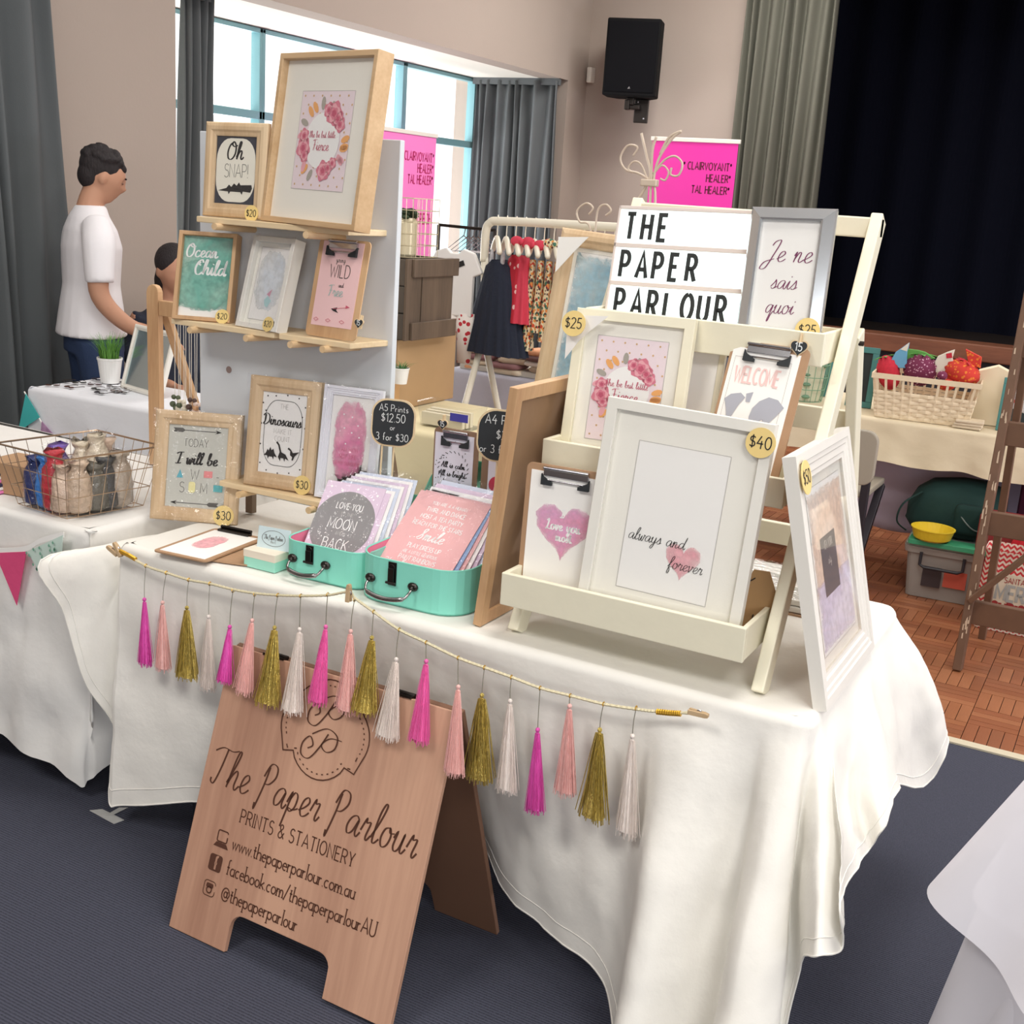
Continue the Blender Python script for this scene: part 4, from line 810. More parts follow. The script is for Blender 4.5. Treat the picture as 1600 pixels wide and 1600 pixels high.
# behind the lightbox one can see the ladder opening: short rail
# ------------------------------------------------------------------ pictures in the rack
picture('white picture frame priced $40 reading always and forever, front tray', (-.896, 1.997, .826), .05, .12, .031, .323, .428, .021, .022, whitepaint, mw=.052, art=art_forever, tagp=(.302, .392, .0275, '$40', -.004))
picture('cream picture frame priced $25 with rose wreath print, middle tray', (-1.043, 2.175, 1.084), .055, .163, -.005, .252, .313, .021, .02, creamwood, mw=.03, pm=blushp, art=art_wreath, tagp=(.008, .278, .026, '$25', -.03))
t_ = None
def clipboard(label, loc, yaw, lean, roll, w, h, art, board=mdf, sheetm=None, pos=(.008, .012, .016, .035), name='clipboard', clipx=.5, clipw=.55):
    t = thing(name, label, 'clipboard', loc, yaw, lean, roll)
    obj('board', MB().prism(rrect(0, w, 0, h, .012, 4), .001, .0045), board, t)
    l, bt, r_, tp = pos
    P = sheet('print', l, bt, w - l - r_, h - bt - tp, 0, sheetm or paper, t, .001); A = Art(P, l, bt, w - l - r_, h - bt - tp, 0); art(A); A.done()
    cx = w * clipx; cw_ = w * clipw / 2; zc = h - .03
    c = obj('clip', MB().box(cx - cw_, cx + cw_, -.005, .001, zc + .008, zc + .026).tube([(cx - cw_, -.007, zc + .024), (cx + cw_, -.007, zc + .024)], .0035, 8).tube([(cx - cw_ + .006, -.004, zc), (cx + cw_ - .006, -.004, zc)], .002, 6), chrome, t, bevel=.0008)
    for s in (-1, 1): obj('clip_corner', MB().prism([(cx + s * cw_, zc + .006), (cx + s * (cw_ - .02), zc + .0 - .004), (cx + s * (cw_ - .02), zc - .01), (cx + s * (cw_ + .003), zc - .01), (cx + s * (cw_ + .003), zc + .012)][::s], -.009, -.002), black, c)
    return t
def art_most(A):
    A.blot(.52, .55, .42, .42 * A.w / A.h, w_heart, 'heart'); A.txt('I', .5, .64, .07, white_ink, font='script', w=.14); A.txt('Love you', .52, .53, .085, white_ink, font='script', w=.14, cal=True); A.txt('most.', .56, .44, .08, white_ink, font='script', w=.14, cal=True)
clipboard('brown clipboard with pink heart print reading I love you most, front tray', (-1.05, 2.045, .828), .04, .05, -.005, .175, .268, art_most, pos=(.011, .012, .012, .014))
def art_welcome(A):
    A.line([(.06, .04), (.06, .93), (.9, .93), (.9, .04)], .006, paleink, 'border')
    A.txt('WELCOME', .45, .74, .12, mat('ink_faint_pink', (242, 206, 202), .8), w=.13, xs=.62, sp=.14)
    g_ = mat('map_grey', (176, 178, 188), .8)
    A.poly([(.06, .6), (.14, .64), (.28, .66), (.36, .63), (.3, .58), (.26, .53), (.22, .47), (.26, .42), (.28, .33), (.23, .28), (.2, .38), (.16, .44), (.12, .52)], g_, 'map'); A.poly([(.36, .66), (.46, .68), (.44, .6), (.38, .6)], g_, 'map')
    A.poly([(.5, .56), (.58, .62), (.7, .66), (.84, .65), (.95, .6), (.88, .54), (.8, .48), (.74, .44), (.68, .49), (.62, .46), (.58, .34), (.52, .4), (.48, .49)], g_, 'map')
clipboard('clipboard reading WELCOME over a grey world map, middle tray', (-.738, 2.18, 1.092), -.132, .315, .007, .162, .284, art_welcome, pos=(.006, .01, .016, .014))
def heart_peg(label, loc, yaw=0, lean=0, s=.014):
    t = thing('heart_price_peg', label, 'price tag', loc, yaw, lean)
    obj('wood_heart', MB().prism(heart(0, 0, s * 1.18), .001, .004), pine, t); f = obj('chalk_face', MB().prism(heart(0, 0, s), -.0005, .001), black, t)
    mb = MB(); text(mb, '15', 0, -s * .4, s * .95, 'cap', .13, y=-.0012); obj('lettering', mb, chalk, f)
    obj('mini_peg', MB().box(-.002, .002, .004, .008, -s, s * 1.7).box(-.002, .002, .010, .014, -s, s * 1.7), pine, t)
picture('mirrored frame with plum handwriting in the top tray', (-.729, 2.276, 1.336), -.0, .17, -.035, .168, .286, .026, .022, mat('mirror_glass', (225, 230, 234), .16, .85), style='bevel', art=art_je, tagp=(.145, .052, .024, '$25'))
heart_peg('black chalk heart marked 15 clipped at the top tray above the WELCOME clipboard', at(1248, 543, Y=2.245), 0, .2, .0165)
# lightbox
t = thing('lightbox', 'white cinema lightbox spelling THE PAPER PARLOUR in black letters', 'lightbox', (-1.028, 2.312, 1.338), -.0, .2, -.026)
w, h = .344, .268
obj('case', MB().box(0, w, .004, .028, 0, h), mat('lightbox_plastic', (222, 208, 200), .5), t, bevel=.003)
for x0, x1, z0, z1 in ((0, w, 0, .006), (0, w, h - .007, h), (0, .005, 0, h), (w - .005, w, 0, h)): pass
fr = MB(); fr.box(0, w, 0, .005, 0, .006 + .026).box(0, w, 0, .005, h - .007, h).box(0, .005, 0, .005, 0, h).box(w - .005, w, 0, .005, 0, h)
BB = .026; rowh = (h - .013 - .018 - BB) / 3
for i in (1, 2): z = .006 + BB + i * rowh + (i - 1) * .009; fr.box(0, w, 0, .005, z, z + .009)
obj('frame', fr, MC['lightbox_plastic'], t, bevel=.001)
lit = mat('lit_panel', (235, 248, 246), .4, emit=.75)
for i, s in enumerate(('PARLOUR', 'PAPER', 'THE')):
    z = .006 + BB + i * (rowh + .009); p = obj('lit_panel', MB().box(.005, w - .005, .003, .004, z, z + rowh), lit, t)
    mb = MB(); lw = rowh * .74; x = .022
    for ch in s: text(mb, ch, x, z + rowh * .13, lw, 'cap', .17, 'l', xs=.68, y=.0022); x += .0368
    obj('lettering', mb, mat('tile_black', (30, 34, 34), .5), p)
# large blue watercolour frame behind, paper corner protector; white frame between
picture('large oak frame with blue watercolour standing behind the rack', (-1.462, 2.765, .744), -.05, .13, .052, .46, .80, .045, .03, oak, style='mould', mw=.012, art=art_blue)
picture('narrow white frame tucked behind the $25 wreath frame', (-.87, 2.25, 1.092), .0, .18, 0, .125, .26, .012, .012, creamwood, glass=False)
def corner(label, p, yaw, pts):
    tag(obj('paper_corner', MB().prism(pts, -.0015, 0, M=Matrix.Translation(p) @ Matrix.Rotation(yaw, 4, 'Z')), paper), label, 'paper corner')
corner('white paper corner protector on the $25 wreath frame', Vector(at(888, 492, Y=2.205)), .05, [(0, -.09), (0, .0), (.088, .006), (.05, -.028), (.028, -.05)])
corner('white paper corner protector on the blue watercolour frame', Vector(at(872, 370, Y=2.83)), -.05, [(0, -.09), (.002, .0), (.09, .006), (.05, -.035)])
# framed picture leaning on the rack's left side, back to the camera; leaning end-on
t = thing('picture_frame', 'large oak frame standing end-on against the rack, brown backing showing', 'picture frame', (-1.112, 2.015, .742), PI / 2, 0, 0)
# local x runs to world +Y, local -y faces world +X
lean_x = Matrix.Rotation(.10, 4, 'X'); w, h = .37, .505
pr = [(0, .018), (0, 0), (.028, 0), (.028, .014)]
mb = MB(); v = []
for u, y in pr: v += [(u, y, u), (w - u, y, u), (w - u, y, h - u), (u, y, h - u)]
mb.add(v, [(i * 4 + k, i * 4 + (k + 1) % 4, i * 4 + 4 + (k + 1) % 4, i * 4 + 4 + k) for i in range(3) for k in range(4)], lean_x); obj('moulding', mb, tan, t, bevel=.001)
mb = MB().box(.02, w - .02, .006, .010, .02, h - .02, M=lean_x); bk = obj('backing', mb, mat('hardboard_back', (150, 120, 92), .7, var=.06, vs=50), t)
obj('hanger', MB().box(.24, .27, .004, .006, .40, .45, M=lean_x), mat('hanger_metal', (112, 96, 80), .4, .7), bk)
for x, z in ((.1, .478), (.25, .478), (.03, .3), (.03, .15)): obj('tab', MB().box(x - .004, x + .004, .003, .006, z - .003, z + .003, M=lean_x), darkmetal, t)
# $50 frame on the right end, leaning back on the rack
ta = picture('whitewashed stepped frame priced $50 leaning on the right side of the rack', (-.398, 2.035, .742), PI / 2, .25, 0, .40, .468, .055, .025, mat('whitewash', (230, 226, 218), .55, var=.03, vs=18, stretch=(1, 1, .15)), style='step', mw=.022, art=art_city, wrap=False, tagp=(.032, .425, .031, '$50', -.006))
# ------------------------------------------------------------------ pegboard panel with shelves
panelm = mat('pale_blue_panel', (218, 223, 228), .6, var=.03, vs=5)
t = thing('display_board', 'pale grey upright panel holding three pine shelves behind the frames', 'display board', (0, 0, 0))
obj('board', MB().box(-2.20, -1.592, 2.365, 2.383, .80, 1.712), panelm, t, bevel=.002)
for x in (-2.03, -1.63): obj('foot', MB().hexa((x, 2.374, .745), (x, 2.374, .83), .022, .018), wood('brown_strut', (112, 92, 74), (140, 118, 96), 9, 2), t)
for x in (-2.17, -1.72): obj('rear_strut', MB().hexa((x, 2.62, .745), (x, 2.392, 1.45), .022, .018), MC['brown_strut'], t, bevel=.001)
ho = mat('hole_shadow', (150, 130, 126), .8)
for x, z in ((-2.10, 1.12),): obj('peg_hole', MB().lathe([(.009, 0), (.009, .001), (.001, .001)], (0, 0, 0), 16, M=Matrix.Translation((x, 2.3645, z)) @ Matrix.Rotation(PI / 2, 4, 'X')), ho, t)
def shelf(x0, x1, z, d=.125, pegs=(), nt_=False):
    s = obj('shelf', MB().slab([(x0, 2.365 - d), (x1 - .0, 2.365 - d), (x1 + .02, 2.365), (x0, 2.365)], z - .014, z), pine, t, bevel=.002)
    for x in pegs: obj('dowel', MB().tube([(x, 2.365 - d - .02, z - .020), (x, 2.372, z - .026)], .0085, 12), wood('dowel', (206, 174, 130), (228, 198, 158), 12, 1), s, smooth=False)
shelf(-2.095, -1.64, 1.508, pegs=(-2.02, -1.745)); shelf(-2.18, -1.85, 1.252, pegs=(-2.1, -1.92)); shelf(-1.835, -1.625, 1.252, pegs=(-1.785, -1.69)); shelf(-2.02, -1.62, .858, pegs=(-1.94, -1.72))
picture('small oak frame reading Oh SNAP! with a crocodile, top shelf', (-2.098, 2.26, 1.510), .068, .085, -.01, .182, .222, .032, .016, oak, style='mould', pm=mat('navy_print', (58, 60, 70), .8), art=art_snap, tagp=(.150, .012, .0195, '$20'), wrap=False)
picture('large deep oak box frame with rose wreath print, top shelf', (-1.922, 2.27, 1.510), -.267, .132, .005, .357, .385, .013, .045, oak_h, mw=.07, pm=blushp, art=art_wreath)
picture('oak box frame reading Ocean Child in white on teal, left end of the middle shelf', (-2.165, 2.225, 1.254), .364, .25, -.003, .151, .222, .010, .035, tan, art=art_ocean, tagp=(.132, .014, .018, '$20'))
picture('white box frame with faint mermaid tail print, middle shelf', (-1.985, 2.255, 1.254), -.158, .26, -.002, .150, .226, .013, .034, whitepaint, mw=.012, art=art_pale, tagp=(.118, .016, .018, '$20'), wrap=True)
clipboard('clipboard with pink print reading WILD, right end of the middle shelf', (-1.775, 2.262, 1.255), -.098, .21, -.008, .158, .231, art_wild, tan, mat('pink_paper', (236, 196, 196), .8), pos=(.014, .026, .018, .006))
heart_peg('black chalk heart marked 15 clipped on the WILD clipboard', at(560, 505, Y=2.235), 0, .2, .0115)
picture('light oak frame reading TODAY I will be AWESOME, priced $30, on the tabletop', (-2.185, 2.160, .743), .442, .21, .001, .226, .283, .036, .022, oak, style='mould', pm=mat('stone_print', (206, 206, 196), .8), art=art_today, tagp=(.194, .022, .027, '$30'), wrap=True)
picture('light oak frame with three black dinosaurs, priced $30, on the low shelf', (-1.950, 2.245, .860), .142, .131, -.009, .200, .276, .037, .022, oak, style='mould', art=art_dino, tagp=(.172, .020, .024, '$30'), wrap=True)
picture('white stepped frame with pink watercolour blotch, on the low shelf', (-1.738, 2.265, .862), .20, .147, .007, .153, .276, .022, .018, mat('cool_white', (232, 233, 240), .4), style='step', art=art_blotch, wrap=True)

# ------------------------------------------------------------------ mint suitcases
def rr3(w, d, r, z, n=6): return [(x, y, z) for x, y in rrect(0, w, 0, d, r, n)]
def suitcase(label, loc, yaw, w, d, h, r, lid=True, lidlean=.35, hc=.4):
    t = thing('mini_suitcase', label, 'suitcase', loc, yaw)
    e = .003
    def inset(r_, k, z): return [(x, y, z) for x, y in rrect(k, w - k, k, d - k, r_ - k, 6)]
    o = obj('body', MB().rings([inset(r, 0, 0), inset(r, 0, h * .02), inset(r, 0, h), inset(r, e, h)], cap=False).slab(rrect(0, w, 0, d, r, 6), 0, .003), mint, t)
    obj('lining', MB().rings([inset(r, e, h), inset(r, e, .004)], cap=False).slab(rrect(e, w - e, e, d - e, r - e, 6), .0032, .0045), pinkcard, t)
    obj('rim_binding', MB().tube(inset(r, e / 2, h), .0022, 5, True), mint, t)
    # latch
    la = obj('latch', MB().box(w * hc - .010, w * hc + .010, -.003, 0, h * .45, h * .98).box(w * hc - .007, w * hc + .007, -.009, -.003, h * .5, h * .85).tube([(w * hc - .012, -.008, h * .52), (w * hc + .012, -.008, h * .52)], .003, 8).prism(circ(w * hc, h * .86, .008, 12), -.006, -.002), darkmetal, t, bevel=.0008)
    hw = w * .20
    ha = obj('handle', MB().tube(catmull([(w * hc - hw, -.006, h * .5), (w * hc - hw, -.020, h * .42), (w * hc - hw * .8, -.030, h * .30), (w * hc, -.034, h * .24), (w * hc + hw * .8, -.030, h * .30), (w * hc + hw, -.020, h * .42), (w * hc + hw, -.006, h * .5)], 5), [.003] * 10 + [.0055] * 11 + [.003] * 10, 8), mat('handle_metal', (150, 146, 146), .25, 1), t, smooth=True)
    for s in (-1, 1):
        mt = obj('handle_mount', MB().ell((w * hc + s * hw, -.004, h * .53), .013, .006, .010, 12, 6).ell((w * hc + s * hw, -.008, h * .5), .006, .007, .006, 8, 6), darkmetal, t, smooth=True)
    # lid, standing open at the back
    if lid:
        Lm = Matrix.Translation((0, d + .002, h)) @ Matrix.Rotation(PI / 2 - lidlean, 4, 'X')
        lh = .042
        obj('lid', MB().rings([[Lm @ Vector(p) for p in [(x, y, zz) for x, y in rrect(kk, w - kk, kk, d - kk, r - kk, 6)]] for kk, zz in ((0, 0), (0, -lh))], cap=False).slab(rrect(0, w, 0, d, r, 6), -lh - .003, -lh, M=Lm), mint, t)
        obj('lid_lining', MB().rings([[Lm @ Vector(p) for p in [(x, y, zz) for x, y in rrect(kk, w - kk, kk, d - kk, r - kk, 6)]] for kk, zz in ((e, 0), (e, -lh + .001))], cap=False).slab(rrect(e, w - e, e, d - e, r - e, 6), -lh, -lh + .0008, M=Lm), mat('lid_lining', (120, 190, 164), .8), t)
    return t
suitcase('smaller open mint suitcase holding grey and pink prints', (-1.648, 2.030, .742), .05, .222, .165, .082, .045, lidlean=1.15, hc=.36)
suitcase('larger open mint suitcase holding pink text prints', (-1.432, 2.008, .742), .04, .266, .215, .098, .068, lidlean=.75, hc=.38)
def art_moon(A):
    A.dots([(.1, .93), (.3, .9), (.55, .94), (.9, .9), (.85, .7), (.95, .45), (.06, .7)], .02, white_ink)
    g_ = mat('moon_grey', (146, 144, 144), .8); c = [(u, v) for u, v in [(.5 + .52 * math.cos(q), .5 + .40 * math.sin(q)) for q in [2 * PI * i / 40 for i in range(40)]]]
    A.poly([(min(1, max(0, u)), v) for u, v in c], g_, 'moon')
    A.txt('LOVE YOU', .52, .68, .075, white_ink, w=.1, xs=.8); A.txt('TO THE', .52, .60, .04, paleink, w=.1); A.txt('MOON', .5, .44, .12, white_ink, w=.08, xs=.9); A.txt('AND', .5, .37, .04, paleink, w=.1); A.txt('BACK', .5, .2, .12, white_ink, w=.08, xs=.9)
    A.poly([(.1, .12), (.2, .16), (.25, .1), (.16, .07)], rose2, 'cloud')
def art_pinktext(A):
    for i, (s, z, sz) in enumerate((('YOU ARE A A HUMAN', .88, .035), ('TWIRL AND DANCE', .80, .045), ('HOST A TEA PARTY', .72, .045), ('REACH FOR THE STARS', .64, .045), ('PLAY DRESS UP', .40, .045), ('BE A LITTLE GENEROUS', .34, .03), ('PAINT RAINBOWS', .27, .045), ('SING SILLY SONGS', .14, .05))):
        A.txt(s, .5, z, sz, white_ink, w=.14, xs=.9)
    A.txt('Smile', .5, .5, .12, white_ink, font='script', w=.09, cal=True, shear=.2); A.txt('Sing', .4, .19, .08, white_ink, font='script', w=.09, cal=True, shear=.2)
pinkp = mat('pink_print', (238, 186, 186), .8, var=.06, vs=6); lil = mat('lilac_print', (226, 206, 224), .8)
def sleeve(label, loc, yaw, lean, roll, w, h, m, art=None, grp=None, vis=True):
    t = thing('sleeved_print', label, 'print', loc, yaw, lean, roll, grp)
    P = obj('print', MB().box(.003, w - .003, .0008, .0016, .003, h - .016), m, t)
    if art: A = Art(P, .003, .003, w - .006, h - .019, .0008); art(A); A.done()
    obj('clear_sleeve', MB().grid(lambda u, v: (u * w, -.0008 + .0006 * math.sin(u * 7 + v * 4), v * h), 6, 6), wrap_m, t, smooth=True)
    return t
sleeve('clear-sleeved print reading LOVE YOU TO THE MOON AND BACK, front of the smaller suitcase', (-1.640, 2.075, .762), .16, .70, .01, .158, .232, lil, art_moon)
for i in range(7):
    sleeve('clear-sleeved pale print, %s behind the moon print in the smaller suitcase' % ORD[i], (-1.628 + .006 * i, 2.082 + .0125 * i, .760 + .002 * i), .13, .70 - .025 * i, .0, .158, .222, [lil, paper, mat('print_ice', (214, 222, 236), .8), paper][i % 4], None, 'prints filed in the smaller suitcase')
sleeve('large pink print of white slogans with Smile, front of the larger suitcase', (-1.440, 2.058, .768), .03, .90, .05, .195, .282, pinkp, art_pinktext)
for i in range(5):
    sleeve('clear-sleeved print, %s behind the pink slogans in the larger suitcase' % ORD[i], (-1.432 + .008 * i, 2.066 + .015 * i, .766 + .002 * i), .03, .88 - .03 * i, .03, .198, .268, [mat('print_blue', (150, 176, 214), .8), pinkp, paper, lil, MC['print_ice']][i], None, 'prints filed in the larger suitcase')
# chalk signs
def chalksign(label, loc, yaw, lean, w, h, lines, sticks):
    t = thing('chalk_sign', label, 'sign', loc, yaw, lean)
    obj('wood_edge', MB().prism(rrect(0, w, 0, h, w * .33, 7), .0, .004), pine, t); f = obj('chalk_face', MB().prism(rrect(.004, w - .004, .004, h - .004, w * .31, 7), -.0012, .0), black, t)
    mb = MB()
    for s, z, sz in lines: text(mb, s, w * .5, h * z, h * sz, 'print', .09, y=-.0018)
    obj('lettering', mb, chalk, f)
    for x in sticks: obj('stick', MB().box(w * x - .0018, w * x + .0018, .001, .004, -.19, .02), pine, t)
chalksign('black chalk sign on two sticks reading A5 Prints $12.50 or 3 for $30', (-1.592, 2.285, 1.012), .30, .1, .108, .113, (('A5 Prints', .74, .14), ('$12.50', .52, .17), ('or', .35, .12), ('3 for $30', .13, .15)), (.28, .55))
chalksign('black chalk sign reading A4 $20 or 3 for $50, half hidden by the oak frame', (-1.262, 2.215, 1.040), .25, .06, .125, .116, (('A4 Prints', .72, .17), ('$20', .44, .17), ('or 3 for $50', .17, .15)), (.4, .6))
# clipboards standing in the lid
def art_calm(A):
    A.dots([(random.random(), random.random()) for _ in range(26)], .014, grey_ink)
    for i in range(22):
        a = 2 * PI * i / 22; u, v = .5 + .36 * math.cos(a), .42 + .26 * math.sin(a); d = a + .9
        A.line([(u, v), (u + .07 * math.cos(d), v + .05 * math.sin(d))], .016, ink, 'wreath')
    A.txt('All is calm', .5, .42, .1, ink, font='script', w=.12, cal=True, shear=.1); A.txt('All is bright', .48, .27, .1, ink, font='script', w=.12, cal=True, shear=.1)
clipboard('small clipboard reading All is calm All is bright behind the larger suitcase', (-1.434, 2.318, .925), .06, .0, 0, .117, .150, art_calm, mat('dark_mdf', (140, 112, 90), .7), mat('print_snow', (228, 226, 238), .8), pos=(.004, 0, .012, .012))
def art_redball(A): A.dots([(.1, .1), (.3, .5), (.6, .8), (.2, .9)], .015, grey_ink); A.poly(circ(.3, .28, .26, 20, .17), mat('red_bauble', (200, 60, 84), .7), 'bauble')
clipboard('second small clipboard with a red bauble print beside the All is calm one', (-1.305, 2.322, .925), .06, .0, 0, .110, .138, art_redball, MC['dark_mdf'], MC['print_snow'], pos=(.018, 0, .004, .01))
heart_peg('tiny chalk heart marked 15 clipped on the All is calm clipboard', at(691, 663, Y=2.312), .1, 0, .0125)
# lying clipboard and its twin beneath, cards
def flatboard(label, c, yaw, w, h, z, art=None, clip=True):
    t = thing('clipboard', label, 'clipboard', (c[0], c[1], z), yaw, PI / 2 * .999)
    obj('board', MB().prism(rrect(0, w, 0, h, .012, 4), .001, .0045, ), mdf, t)
    if art:
        P = sheet('print', .012, .012, w - .024, h - .03, 0, paper, t, .001); A = Art(P, .012, .012, w - .024, h - .03, 0); art(A); A.done()
    if clip: obj('clip', MB().box(w * .15, w * .75, -.006, .001, h - .022, h - .004).tube([(w * .15, -.009, h - .006), (w * .75, -.009, h - .006)], .004, 8), darkmetal, t, bevel=.001)
    return t
def art_flat(A): A.blot(.45, .55, .22, .25, w_red, 'oval', seed=6)
p0 = at(238, 858, Z=.755); p1 = at(321, 876, Z=.755); yw = math.atan2(p1.y - p0.y, p1.x - p0.x)
wbd = (p1 - p0).length
flatboard('clipboard lying flat near the table edge with a pale pink watercolour sheet', p0, yw, wbd, .235, .7535, art_flat)
flatboard('brown clipboard lying underneath the flat one beside the mint box', (p0.x + .09, p0.y + .03, 0), yw + .2, .15, .21, .7475, None, False)
# mint card box with a card standing in it
a = at(381, 884, Z=.742); b_ = at(429, 896, Z=.742); yw = math.atan2(b_.y - a.y, b_.x - a.x); wl = (b_ - a).length
t = thing('card_box', 'small mint box with cream lid beside the smaller suitcase', 'box', a, yw)
obj('box_base', MB().box(0, wl, 0, .062, 0, .026), mat('mint_light', (160, 224, 204), .6), t, bevel=.001); obj('box_lid', MB().box(-.001, wl + .001, -.001, .063, .024, .042), mat('cream_lid', (238, 226, 208), .7), t, bevel=.001)
t = thing('business_card', 'pale blue business card with oval crest standing on the mint box', 'card', a + Vector((.012 * 1, .030, .042)), yw + .12, .18)
P = obj('card', MB().box(0, .085, 0, .001, 0, .05), mat('ice_card', (206, 224, 228), .8), t); A = Art(P, 0, 0, .085, .05, 0)
q = circ(.5, .5, .36, 28, .36); A.line(q + [q[0]], .012, grey_ink, 'crest_outline'); A.txt('The Paper Parlour', .5, .44, .2, grey_ink, font='script', w=.08, xs=.62); A.txt('PRINTS', .5, .27, .08, grey_ink, w=.1); A.done()

# ------------------------------------------------------------------ things behind the rack on the table
kraft = mat('kraft', (176, 140, 96), .8, var=.05, vs=20)
t = thing('kraft_gift_tag', 'kraft tag with black string standing in the bottom tray', 'tag', (-.60, 2.11, .825), .2, .1)
obj('tag', MB().prism([(0, 0), (.06, 0), (.06, .09), (.045, .125), (.015, .125), (0, .09)], 0, .004), kraft, t); obj('string', MB().tube(catmull([(.02, -.002, .11), (-.01, -.01, .08), (-.005, -.012, .02), (.02, -.01, .005), (.025, -.006, .04)], 6), .0012, 5), ink, t)
for i in range(3):
    t = thing('sleeved_picture', 'glossy sleeved picture stacked flat behind the rack, %s' % ('at the bottom', 'in the middle')[i] if i < 2 else 'topmost glossy sleeved picture with green print stacked behind the rack', 'print', (-.93, 2.52, .745 + .014 * i), .02 * i, PI / 2, 0, 'pictures stacked behind the rack' if i < 2 else None)
    obj('board', MB().box(0, .40, 0, .012, 0, .26), whitepaint if i else mdf, t, bevel=.001); obj('print', MB().box(.02, .38, -.001, 0, .02, .24), wash('green_wash', (110, 130, 110), (190, 196, 180), 8) if i == 2 else paper, t)
    obj('clear_sleeve', MB().grid(lambda u, v: (-.005 + u * .41, -.003 + .001 * math.sin(u * 9), -.005 + v * .27), 6, 4), wrap_m, t, smooth=True)

# ------------------------------------------------------------------ left neighbour: wire basket with wrapped goods, bunting
wire = mat('brass_wire', (190, 164, 138), .3, .85)
B0 = [(-2.515, 2.03), (-2.315, 2.012), (-2.275, 2.23), (-2.475, 2.25)]; B1 = [(-2.535, 1.985), (-2.270, 1.972), (-2.225, 2.255), (-2.49, 2.275)]
t = thing('wire_basket', 'brass wire basket full of wrapped goods on the left table', 'basket', (0, 0, 0))
def lerp(a, b, k): return a + (b - a) * k
def bp(side, u, v):
    a0, a1, c0, c1 = B0[side], B0[(side + 1) % 4], B1[side], B1[(side + 1) % 4]
    return (lerp(lerp(a0[0], a1[0], u), lerp(c0[0], c1[0], u), v), lerp(lerp(a0[1], a1[1], u), lerp(c0[1], c1[1], u), v), .748 + .165 * v)
mb = MB()
for s in range(4):
    n = 7
    for i in range(n): mb.tube([bp(s, i / n, 0), bp(s, i / n, 1)], .0011, 4)
for v in (0, .33, .66): mb.tube([bp(s, 0, v) for s in range(4)], .0012, 4, True)
for i in range(1, 6): mb.tube([bp(0, i / 6, 0), bp(2, 1 - i / 6, 0)], .0011, 4); mb.tube([bp(1, i / 6, 0), bp(3, 1 - i / 6, 0)], .0011, 4)
obj('wire_mesh', mb, wire, t); obj('rim', MB().tube([bp(s, 0, 1) for s in range(4)], .0026, 6, True), wire, t)
pack = {'navy': (50, 60, 110), 'sky blue': (70, 140, 220), 'red': (200, 60, 70), 'beige': (216, 190, 168), 'sand': (206, 182, 158), 'grey': (110, 106, 96), 'charcoal': (84, 84, 84), 'taupe': (178, 164, 148), 'purple': (120, 90, 180), 'cream': (230, 214, 190), 'brown': (120, 84, 60)}
rnd = random.Random(21)
PK = [('navy', .12, .10, .12), ('purple', .22, .35, .15), ('sky blue', .36, .12, .13), ('red', .55, .10, .15), ('beige', .74, .10, .12), ('sand', .9, .22, .13), ('grey', .92, .45, .12), ('charcoal', .88, .62, .13), ('taupe', .9, .82, .14), ('cream', .55, .5, .17), ('beige', .65, .78, .17), ('brown', .3, .75, .12), ('cream', .75, .6, .19)]
for i, (c, u, v, hh) in enumerate(PK):
    a = Vector(bp(0, u, 0)) * (1 - v) + Vector(bp(2, 1 - u, 0)) * v; a = a * .88 + Vector((-2.395, 2.13, .748)) * .12; a.z = .752
    m = mat('wrap_' + c.replace(' ', '_'), pack[c], .35, var=.3, vs=60, bump=.8, bs=60)
    mb = MB(); n = 12; rs = []
    sx, sy = .031, .033
    for j, (k, z) in enumerate(((.7, 0), (1, .06), (1.02, .4), (.9, .72), (.55, .86), (.7, .95), (.85, 1.0))):
        rs.append([(a.x + sx * k * math.cos(2 * PI * q / n) * (1 + rnd.uniform(-.14, .14)), a.y + sy * k * math.sin(2 * PI * q / n) * (1 + rnd.uniform(-.14, .14)), a.z + z * hh + (rnd.uniform(-.006, .008) if j > 3 else 0)) for q in range(n)])
    mb.rings(rs)
    tt = thing('wrapped_parcel', '%s goods in a crinkly clear bag in the wire basket%s' % (c, ', ' + {10: 'at the back', 12: 'topmost'}.get(i, 'second') if (c in ('beige', 'cream') and i > 4 and i != 9) else (', at the front' if c == 'beige' else '')), 'parcel', (0, 0, 0), group='wrapped goods in the wire basket')
    obj('goods', mb, m, tt, smooth=True)
    mb2 = MB(); mb2.rings([[((p[0] - a.x) * 1.12 + a.x, (p[1] - a.y) * 1.12 + a.y, p[2] + (.012 if jj > 4 else .002)) for p in r] for jj, r in enumerate(rs)], cap=False); obj('clear_bag', mb2, wrap_m, tt, smooth=False)
tag(obj('cardboard_box', MB().box(-.11, .11, -.06, .06, 0, .085, M=Matrix.Translation((-2.60, 2.15, .742)) @ Matrix.Rotation(.1, 4, 'Z')), mat('cardboard', (178, 142, 108), .8, var=.05, vs=15), bevel=.002), 'plain brown cardboard box behind the wire basket', 'box')
for i in range(6): tag(obj('folded_textile', MB().box(-.1, .1, -.09, .09, 0, .0085, M=Matrix.Translation((-2.74 - .002 * i, 2.12, .742 + .0095 * i)) @ Matrix.Rotation(.03 * (i % 3), 4, 'Z')), mat('textile_%s' % ('pink', 'white', 'navy')[i % 3], ((232, 130, 190), (238, 236, 236), (52, 50, 80))[i % 3], .9), bevel=.003), 'folded %s textile at the far left edge, %s up in its stack' % (('pink', 'white', 'navy')[i % 3], ORD[i]), 'textile', 'folded textiles at the left edge')
